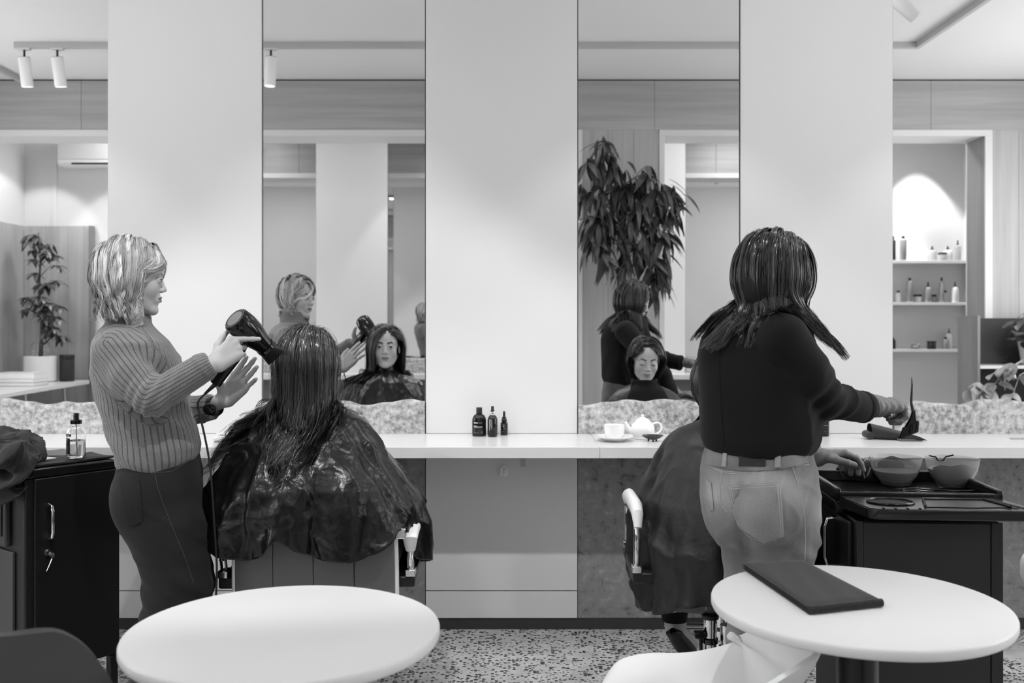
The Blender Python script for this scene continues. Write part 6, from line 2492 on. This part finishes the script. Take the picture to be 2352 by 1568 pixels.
# tea set -----------------------------------------------------------------------------
t = empty('saucer', (.4236, 3.93, zc_), label='white saucer under the teacup on the counter', cat='saucer')
MB().lathe([(.001, .0005), (.034, .0), (.036, .003), (.055, .008), (.074, .017), (.0795, .0195), (.0790, .0212), (.073, .0195), (.050, .0112), (.030, .0070), (.001, .0070)], n=64, cap=False).build('dish', M_CERAMIC, t)
t = empty('teacup', (.4236, 3.93, zc_ + .0078), label='white teacup on its saucer, left of the teapot', cat='cup')
MB().lathe([(.001, .0), (.026, .0), (.027, .004), (.034, .012), (.0405, .026), (.0425, .046), (.0430, .060), (.0415, .060), (.0400, .040), (.036, .020), (.026, .010), (.001, .008)], n=56, cap=False).build('cup', M_CERAMIC, t)
MB().tube([(-.012, .041, .048), (-.020, .058, .050), (-.026, .066, .038), (-.022, .060, .022), (-.012, .038, .018)], .0038, 10).build('handle', M_CERAMIC, t)
t = empty('teapot', (.552, 4.01, zc_), label='white teapot on the counter between cup and dark dish', cat='teapot')
MB().lathe([(.001, .0), (.036, .0), (.040, .002), (.0385, .006), (.046, .018), (.0505, .034), (.0500, .046), (.044, .062), (.034, .071), (.030, .073)], n=56).build('body', M_CERAMIC, t)
MB().lathe([(.0325, .0725), (.032, .075), (.024, .083), (.010, .089), (.005, .091), (.0045, .094), (.0065, .097), (.0060, .101), (.002, .103)], n=40).build('lid', M_CERAMIC, t)
MB().tube([(-.040, 0, .030), (-.055, 0, .038), (-.066, 0, .056), (-.074, 0, .072)], [.014, .011, .008, .0065], 16).build('spout', M_CERAMIC, t)
MB().tube([(.042, 0, .062), (.062, 0, .068), (.076, 0, .060), (.080, 0, .046), (.074, 0, .030), (.060, 0, .020), (.046, 0, .018)], .0042, 12).build('handle', M_CERAMIC, t)
t = empty('footed_dish', (.580, 3.915, zc_), label='small dark glazed dish on little feet before the teapot', cat='dish')
M_GLAZE = mat('dark_glaze', .22, .12)
MB().lathe([(.001, .008), (.016, .008), (.030, .013), (.043, .022), (.0455, .0255), (.0440, .0262), (.030, .018), (.014, .0125), (.001, .0120)], n=40, cap=False, sq=(1, .7)).build('dish', M_GLAZE, t)
for a in (.5, 2.6, 4.7):
    MB().tube([(.017 * math.cos(a), .014 * math.sin(a), .010), (.020 * math.cos(a), .016 * math.sin(a), .0)], [.005, .0028], 8).build('foot', M_GLAZE, t)
t = empty('saucer', (.735, 3.99, zc_), label='small white saucer beside the caped shoulder, mostly hidden', cat='saucer')
MB().lathe([(.001, .0005), (.028, .0), (.030, .003), (.055, .014), (.062, .018), (.060, .019), (.045, .012), (.001, .006)], n=48, cap=False).build('dish', M_CERAMIC, t)

# magazines, pouch, comb -----------------------------------------------------------------
for k, (dx, rz_, m_, lb) in enumerate(((0, .04, M_WHITE, 'bottom magazine of the stack left of the cape'), (.006, -.03, mat('mag_grey', .62, .4), 'second magazine in the stack on the counter'), (-.004, .07, M_WHITE, 'third magazine in the stack on the counter'), (.02, -.12, M_WHITE, 'top magazine with a curled cover on the stack'))):
    t = empty('magazine', (-1.055 + dx, 3.925, zc_ + k * .0085), rz_, lb, 'magazine', 'magazines on the counter')
    MB().bb((-.15, -.10, .0006), (.15, .11, .0070)).build('pages', M_WHITE, t, bevel=.0008)
    G = np.array([[(-.152 + .304 * i, y_, .0072 + (.012 * max(0, (.35 - i)) ** 1.5 * 3 if k == 3 else 0)) for i in np.linspace(0, 1, 12)] for y_ in (-.102, .112)])
    MB().grid(G, .0004).build('cover', m_, t)
    MB().bb((-.152, -.102, 0), (.152, .112, .0005)).build('back_cover', m_, t)
pb = P(1990, 1000, 4.02)
t = empty('leather_pouch', (pb[0], 4.0, zc_), label='black leather tool pouch lying on the counter behind the tint brush', cat='pouch')
M_LEATH = mat('pouch_leather', .17, .42, noise=(300, .02, .3))
G = []
for i in np.linspace(0, 1, 20):
    row = []
    h_ = .052 * (1 - i) ** .7 + .014
    for a in np.linspace(0, 2 * math.pi, 24, endpoint=False):
        row.append((.005 + .17 * i, -.035 * i + (.028 + .014 * i) * math.cos(a), max(0, h_ / 2 + h_ / 2 * math.sin(a) * (abs(math.sin(a)) ** -.3 if abs(math.sin(a)) > .05 else 1))))
    G.append(row)
MB().grid(np.array(G), wrap=True).build('body', M_LEATH, t)
MB().tube([(.0, -.03, .016), (-.002, 0, .020), (.0, .03, .018)], .016, 14).build('rolled_end', M_LEATH, t)
G = np.array([[(.105 + .10 * i, -.088 + .01 * j - .01 * i, .024 * (1 - i) * (1 - j) + .004 + .010 * math.sin(math.pi * i) * (1 - j)) for i in np.linspace(0, 1, 12)] for j in (0, 1)])
MB().grid(G, .002).build('flap', M_LEATH, t)
MB().bb((.10, -.085, .002), (.195, -.05, .008)).build('lining', mat('pouch_lining', .45, .5), t, bevel=.001)
t = empty('comb', (P(2352, 1005, 4.0)[0], 3.99, zc_), .05, 'thin pale comb at the right end of the visible counter', 'comb')
MB().bb((-.06, -.006, 0), (.10, .002, .004)).build('spine', mat('comb_grey', .66, .4), t, bevel=.001)
tb_ = MB()
for k in range(40):
    tb_.bb((-.055 + k * .0038, .002, .0005), (-.053 + k * .0038, .020, .0035))
tb_.build('teeth', mat('comb_grey', .66, .4), t)
# ------------------------------------------------------------------ things seen in the mirrors
def leaf_mesh(name, L, w, m, curl=.25, nseg=7, tip=1.0, fold=.15):
    G = []
    for i in range(nseg + 1):
        t = i / nseg
        ww = w * math.sin(math.pi * min(1, t ** .75)) ** tip * .5 + .0004
        z = -curl * L * t * t
        G.append([(-ww, L * t, z + fold * ww), (0, L * t, z), (ww, L * t, z + fold * ww)])
    o = MB().grid(np.array(G)).build(name, m, fix=False)
    me = o.data
    bpy.data.objects.remove(o)
    return me


def leafmat(name, v):
    m = mat(name, v, .32, spec=.6)
    t = NT(m)
    n = t.n('ShaderNodeTexNoise', Scale=12.0)
    t.l(t.coord(), n.inputs['Vector'])
    t.l(t.ramp(n.outputs[0], [(.3, v - .06), (.7, v + .08)]), t.b.inputs['Base Color'])
    return m


M_LEAFD = leafmat('leaf_dark', .24)
M_LEAFM = leafmat('leaf_mid', .40)
M_LEAFL = leafmat('leaf_light', .62)
M_STEM = mat('stem', .30, .7)
M_SOIL = mat('soil', .12, .95, noise=(90, .04, .6))


def put_leaf(me, parent, pos, direction, roll, sc, name='leaf'):
    o = bpy.data.objects.new(name, me)
    COL.objects.link(o)
    o.parent = parent
    d = Vector(direction).normalized()
    q = d.to_track_quat('Y', 'Z')
    o.rotation_mode = 'QUATERNION'
    from mathutils import Quaternion
    o.rotation_quaternion = q @ Quaternion((0, 1, 0), roll)
    o.location = pos
    o.scale = (sc, sc, sc)
    return o


# tall plant with long drooping leaves before the timber column
r_ = np.random.default_rng(77)
Xp, Yp = .90, .86
t = empty('potted_plant', (Xp, Yp, 0), label='tall plant with long dark drooping leaves before the timber column', cat='plant')
MB().lathe([(.13, 0), (.15, .01), (.17, .33), (.165, .335), (.155, .33), (.14, .26)], n=40).build('pot', mat('pot_grey', .45, .6), t)
MB().lathe([(.150, .30), (.02, .31)], n=30, cap=True).build('soil', M_SOIL, t)
me1 = leaf_mesh('long_leaf', .26, .050, M_LEAFD, .35)
me2 = leaf_mesh('long_leaf', .23, .043, M_LEAFM, .30)
dd = 2 * WALL - Yp
org = np.array([Xp, Yp, 0])
hubs = [(1385, 335), (1350, 375), (1415, 375), (1362, 440), (1420, 430), (1395, 490), (1345, 500), (1450, 420), (1480, 400), (1500, 440), (1530, 425), (1545, 465), (1470, 480), (1440, 520), (1400, 545), (1365, 550), (1505, 500), (1480, 545), (1520, 540), (1500, 590), (1510, 630), (1338, 430), (1390, 590), (1360, 500), (1460, 560)]
trunk = [(0, 0, .30), (.01, .0, .9), (-.01, .01, 1.5), (.0, 0, 2.0), (-.05, .01, 2.45), (-.1, 0, 2.7)]
MB().tube(trunk, [.016, .015, .013, .012, .010, .006], 10).build('trunk', M_STEM, t)
MB().tube([(.02, .02, .30), (.06, .03, 1.0), (.10, .02, 1.7), (.16, .03, 2.2), (.22, .05, 2.38)], [.013, .012, .010, .009, .006], 10).build('trunk', M_STEM, t)
nl = 0
for hx, hy in hubs:
    c_ = PM(hx, hy, dd) - org
    c_[1] += r_.uniform(-.10, .14)
    base = np.array([0, 0, 2.1]) if hx < 1440 else np.array([.15, .03, 2.15])
    MB().tube([base, (base + c_) / 2 + np.array([0, 0, .06]), c_], [.006, .004, .002], 6).build('branch', M_STEM, t)
    for k in range(11):
        a = r_.uniform(0, 2 * math.pi)
        d_ = np.array([math.cos(a) * .8, math.sin(a) * .8, r_.uniform(-1.5, -.15)])
        tip = c_ + org + d_ / np.linalg.norm(d_) * .30
        if tip[0] / max(tip[1], .3) < .56 and tip[2] < HC + .36 * tip[1]:
            continue
        put_leaf(me1 if r_.random() < .72 else me2, t, c_ + r_.normal(0, .018, 3), d_, r_.uniform(-.8, .8), r_.uniform(.75, 1.15))
        nl += 1

# inner foliage of the same plant, too dense to pick apart
V_, F_, nn_ = [], [], 0
base_v = np.array([v.co[:] for v in me1.vertices])
base_f = [tuple(p.vertices) for p in me1.polygons]
for k in range(300):
    hx, hy = hubs[r_.integers(len(hubs))]
    c_ = PM(hx, hy, dd) - org + r_.normal(0, .05, 3) * [1, 1.3, 1]
    c_[0] = max(c_[0], -.22)
    if c_[2] < 2.02:
        c_[0] = max(c_[0], .0)
    a = r_.uniform(0, 2 * math.pi)
    q_ = Vector((math.cos(a) * .8, math.sin(a) * .8, r_.uniform(-1.6, -.2))).normalized().to_track_quat('Y', 'Z').to_matrix()
    V_.append(base_v * r_.uniform(.7, 1.0) @ np.array(q_).T + c_)
    F_ += [tuple(i + nn_ for i in f) for f in base_f]
    nn_ += len(base_v)
o = MB().add(np.concatenate(V_), F_).build('inner_foliage', M_LEAFD, t, fix=False)
o['kind'] = 'stuff'

# bench corner: small tree in a white pot, books, black canister
t = empty('potted_plant', (-4.42, -.50, .8005), label='leafy indoor plant in white pot on the side bench', cat='plant')
MB().lathe([(.125, 0), (.14, .008), (.145, .02), (.145, .235), (.140, .24), (.132, .235), (.13, .18)], n=48).build('pot', M_WHITE, t)
MB().lathe([(.13, .20), (.01, .205)], n=30).build('soil', M_SOIL, t)
gj = MB().lathe([(.074, .24), (.078, .25), (.078, .34), (.068, .365), (.066, .37)], n=36, cap=False).build('glass_cloche', M_GLASS, t)
MB().tube([(0, 0, .2), (.01, 0, .5), (-.01, .01, .85), (.0, 0, 1.15), (-.02, 0, 1.4)], [.014, .013, .010, .008, .004], 10).build('trunk', M_STEM, t)
me3 = leaf_mesh('oval_leaf', .11, .040, M_LEAFM, .25)
me4 = leaf_mesh('oval_leaf', .11, .040, M_LEAFD, .25)
for k in range(42):
    z_ = r_.uniform(.42, 1.42)
    a = r_.uniform(0, 2 * math.pi)
    rad = r_.uniform(.06, .20) * (1.15 - .45 * (z_ - .42))
    if z_ < .62:
        a = r_.uniform(-.9, .9)
    c_ = np.array([rad * math.cos(a), rad * math.sin(a) * .8, z_])
    MB().tube([(0, 0, z_ - .10), c_ * [.6, .6, 1] + [0, 0, .0], c_], [.004, .003, .0015], 5).build('branch', M_STEM, t)
    for j in range(7):
        b_ = j * 2 * math.pi / 7 + r_.uniform(-.2, .2)
        put_leaf(me3 if r_.random() < .6 else me4, t, c_, (math.cos(b_), math.sin(b_), r_.uniform(-.9, -.1)), 0, r_.uniform(.8, 1.25))
t = empty('canister', (-4.20, -.56, .8005), label='black cylinder canister beside the white plant pot', cat='canister')
MB().lathe([(.062, 0), (.065, .004), (.065, .240), (.062, .246)], n=40).build('body', mat('canister_black', .17, .6), t)
MB().lathe([(.0655, .205), (.0665, .207), (.0665, .246), (.064, .250)], n=40).build('lid', M_BLACK, t)
for k, (th_, w_, lb, m_) in enumerate(((.034, .36, 'bottom book of three on the side bench', mat('book_grey', .70, .6)), (.030, .37, 'middle book of three on the side bench', M_WHITE), (.050, .345, 'top thick white book of three on the side bench', M_WHITE))):
    z_ = [.8005, .8350, .8655][k]
    t = empty('book', (-4.33, .03, z_), [.0, .05, -.04][k], lb, 'book', 'books on the side bench')
    MB().bb((-w_ / 2 + .006, -.125, .004), (w_ / 2 - .004, .125, th_ - .004)).build('pages', M_WHITE, t)
    MB().bb((-w_ / 2, -.13, th_ - .0035), (w_ / 2, .13, th_)).build('cover', m_, t, bevel=.001)
    MB().bb((-w_ / 2, -.13, 0), (w_ / 2, .13, .0035)).build('cover', m_, t, bevel=.001)
    MB().bb((-w_ / 2, -.13, .004), (-w_ / 2 + .005, .13, th_ - .004)).build('spine', m_, t)

# bottle niche ------------------------------------------------------------------------
for k, (z_, lb) in enumerate(((1.975, 'top'), (1.556, 'second'), (1.087, 'lowest visible'))):
    o = MB().bb((3.455, YB - .415, z_ - .028), (4.595, YB - .25, z_)).build('wall_shelf', M_WHITE, bevel=.002)
    tag(o, 'white shelf in the lit niche, the %s one' % lb, 'shelf', 'white shelves in the lit niche')
M_BCLEAR = mat('bottle_clear', .86, .05, trans=.6, ior=1.2)
M_BWH = mat('bottle_white', .88, .3)
M_BGR = mat('bottle_grey', .58, .3)
M_BDK = mat('bottle_dark', .2, .2)
kinds = {
    'tall': ([(.030, 0), (.032, .004), (.032, .20), (.028, .212), (.016, .220)], [(.014, .2205), (.014, .245)], 'bottle'),
    'round': ([(.042, 0), (.046, .01), (.046, .085), (.036, .105), (.014, .115)], [(.012, .1155), (.018, .117), (.018, .125), (.008, .128), (.008, .150)], 'bottle'),
    'jar': ([(.040, 0), (.042, .004), (.042, .055), (.038, .060)], [(.041, .0605), (.043, .062), (.043, .080)], 'jar'),
    'slim': ([(.022, 0), (.024, .004), (.024, .20), (.012, .215)], [(.010, .2155), (.010, .250)], 'bottle'),
    'pump': ([(.032, 0), (.034, .005), (.034, .13), (.026, .15), (.012, .158)], [(.011, .1585), (.013, .17), (.006, .175), (.006, .205)], 'bottle'),
    'small': ([(.030, 0), (.032, .004), (.032, .085), (.022, .10)], [(.014, .1005), (.014, .12)], 'bottle')}
mkind = {'tall': M_BGR, 'round': M_BCLEAR, 'jar': M_BWH, 'slim': M_BDK, 'pump': M_BCLEAR, 'small': M_BWH}
RY = YB - .33
RD = WALL * 2 - RY
row = [(1.975, [(2056, 'slim', M_BDK, 'slim dark bottle at the left of the top niche shelf'), (2073, 'tall', M_BGR, 'tall grey bottle on the top niche shelf'), (2146, 'round', M_BCLEAR, 'rounded clear bottle with dark stopper on the top niche shelf'), (2163, 'jar', M_BCLEAR, 'low clear jar on the top niche shelf'),
                (2182, 'round', M_BWH, 'rounded white bottle on the top niche shelf'), (2198, 'pump', M_BCLEAR, 'pump bottle at the right of the top niche shelf')]),
       (1.556, [(2068, 'small', M_BWH, 'small white bottle at the left of the second niche shelf'), (2088, 'tall', M_BGR, 'grey tall bottle on the second niche shelf'), (2112, 'jar', M_BWH, 'white jar on the second niche shelf'), (2130, 'pump', M_BGR, 'grey pump bottle on the second niche shelf'),
                (2146, 'jar', M_BCLEAR, 'clear jar on the second niche shelf'), (2161, 'slim', M_BGR, 'slim grey bottle on the second niche shelf'), (2176, 'small', M_BWH, 'small white bottle in the middle right of the second niche shelf'), (2192, 'pump', M_BWH, 'white pump bottle at the right of the second niche shelf')]),
       (1.087, [(2054, 'small', M_BDK, 'small dark bottle at the left of the lowest niche shelf'), (2138, 'jar', M_BDK, 'low dark jar on the lowest niche shelf'), (2185, 'pump', M_BWH, 'white pump bottle on the lowest niche shelf'), (2170, 'small', M_BGR, 'small grey bottle on the lowest niche shelf')])]
for z_, items in row:
    for i_, (px, kd, m_, lb) in enumerate(items):
        RY = YB - .33 + (.035 if i_ % 2 else -.03)
        body, cp_, nm = kinds[kd]
        t = empty(nm if nm == 'jar' else 'bottle', ((px - CX) * RD / FPX, RY, z_ + .0005), label=lb, cat=nm, group='bottles and jars in the lit niche')
        MB().lathe(body, n=24).build('glass', m_, t)
        MB().lathe(cp_, n=18).build('stopper', M_BDK, t)
t = empty('shell_ornament', ((2100 - CX) * RD / FPX, RY, 1.0875), label='small bumpy ornament on the lowest niche shelf', cat='ornament')
for k in range(9):
    a = k * .9
    MB().lathe([(.018 * math.sin(b), .018 - .018 * math.cos(b)) for b in np.linspace(.05, math.pi - .05, 8)], (.035 * math.cos(a) * (k % 3) / 1.5, .025 * math.sin(a), .018 * (k // 5)), 12).build('lobe', M_BGR, t)

# open plant stand at the right end of the partition
Xs, Ys = 3.72, .475
t = empty('plant_stand', (Xs, Ys, 0), label='open timber shelf stand holding plants at the right end', cat='stand')
M_DKW = wood('stand_timber', True, .50)
MB().bb((0, 0, 0), (.022, .34, 1.41)).build('side_panel', M_DKW, t, bevel=.001)
MB().bb((1.10, 0, 0), (1.122, .34, 1.41)).build('side_panel', M_DKW, t, bevel=.001)
MB().bb((.022, 0, .02), (1.10, .012, 1.39)).build('back_board', mat('stand_back', .26, .7), t)
for z_ in (.08, .55, .985):
    MB().bb((.022, .012, z_), (1.10, .335, z_ + .024)).build('shelf', M_TRIM if z_ > .9 else M_DKW, t, bevel=.001)
me5 = leaf_mesh('heart_leaf', .13, .105, M_LEAFD, .30, nseg=8, tip=.75)
me6 = leaf_mesh('heart_leaf', .115, .090, M_LEAFL, .30, nseg=8, tip=.75)
for (x, y, z0, kind, lb) in ((.54, .17, 1.0095, 'dark', 'dark-leaved plant in white pot on the plant stand'), (.62, .62, .56, 'light', 'pale trailing pothos in a dark pot at the right edge')):
    t2 = empty('potted_plant', (Xs + x, Ys + y, z0 if kind == 'dark' else 0), label=lb, cat='plant')
    if kind == 'dark':
        MB().lathe([(.08, 0), (.09, .01), (.115, .17), (.118, .19), (.108, .19), (.10, .12)], n=40).build('pot', M_WHITE, t2)
        MB().lathe([(.105, .15), (.01, .155)], n=24).build('soil', M_SOIL, t2)
        for k in range(34):
            a = r_.uniform(0, 2 * math.pi)
            e_ = r_.uniform(-.3, 1.2)
            c_ = np.array([math.cos(a) * r_.uniform(.08, .30), math.sin(a) * r_.uniform(.03, .14) + .05, .17 + e_ * .22])
            MB().tube([(0, 0, .15), (c_[0] * .5, c_[1] * .5, max(c_[2], .2) + .06), c_], .0028, 5).build('stem', M_STEM, t2)
            put_leaf(me5, t2, c_, (math.cos(a), math.sin(a) + .5, r_.uniform(-.8, .3)), r_.uniform(-.5, .5), r_.uniform(.8, 1.3))
    else:
        MB().lathe([(.14, 0), (.17, .01), (.20, .40), (.24, .90), (.235, .905), (.215, .90), (.19, .6)], n=48).build('pot', mat('pot_dark', .27, .5), t2)
        MB().lathe([(.215, .84), (.01, .85)], n=24).build('soil', M_SOIL, t2)
        d2 = 2 * WALL - (Ys + y)
        og = np.array([Xs + x, Ys + y, 0])
        vines = [[(2352, 830), (2310, 850), (2290, 880), (2275, 900), (2262, 893)], [(2352, 826), (2330, 840), (2300, 846), (2286, 858)], [(2290, 880), (2265, 887), (2240, 880), (2226, 892)], [(2400, 830), (2345, 862), (2330, 905)]]
        for vv in vines:
            pts = [PM(x_, y_, d2 - .12) - og for x_, y_ in vv]
            MB().tube(pts, .0035, 6).build('vine', mat('vine_pale', .7, .5), t2)
            for p_ in pts[1:]:
                for _ in range(2):
                    a = r_.uniform(0, 2 * math.pi)
                    put_leaf(me6, t2, p_ + r_.normal(0, .01, 3), (math.cos(a), .4, r_.uniform(-1, -.1)), r_.uniform(-.8, .8), r_.uniform(.8, 1.3))
        for k in range(20):
            a = r_.uniform(0, 2 * math.pi)
            c_ = np.array([math.cos(a) * .2, math.sin(a) * .2, .90 + r_.uniform(0, .15)])
            MB().tube([(0, 0, .85), c_], .003, 5).build('stem', M_STEM, t2)
            put_leaf(me6, t2, c_, (math.cos(a), math.sin(a), r_.uniform(-.7, .4)), r_.uniform(-.6, .6), r_.uniform(.9, 1.4))
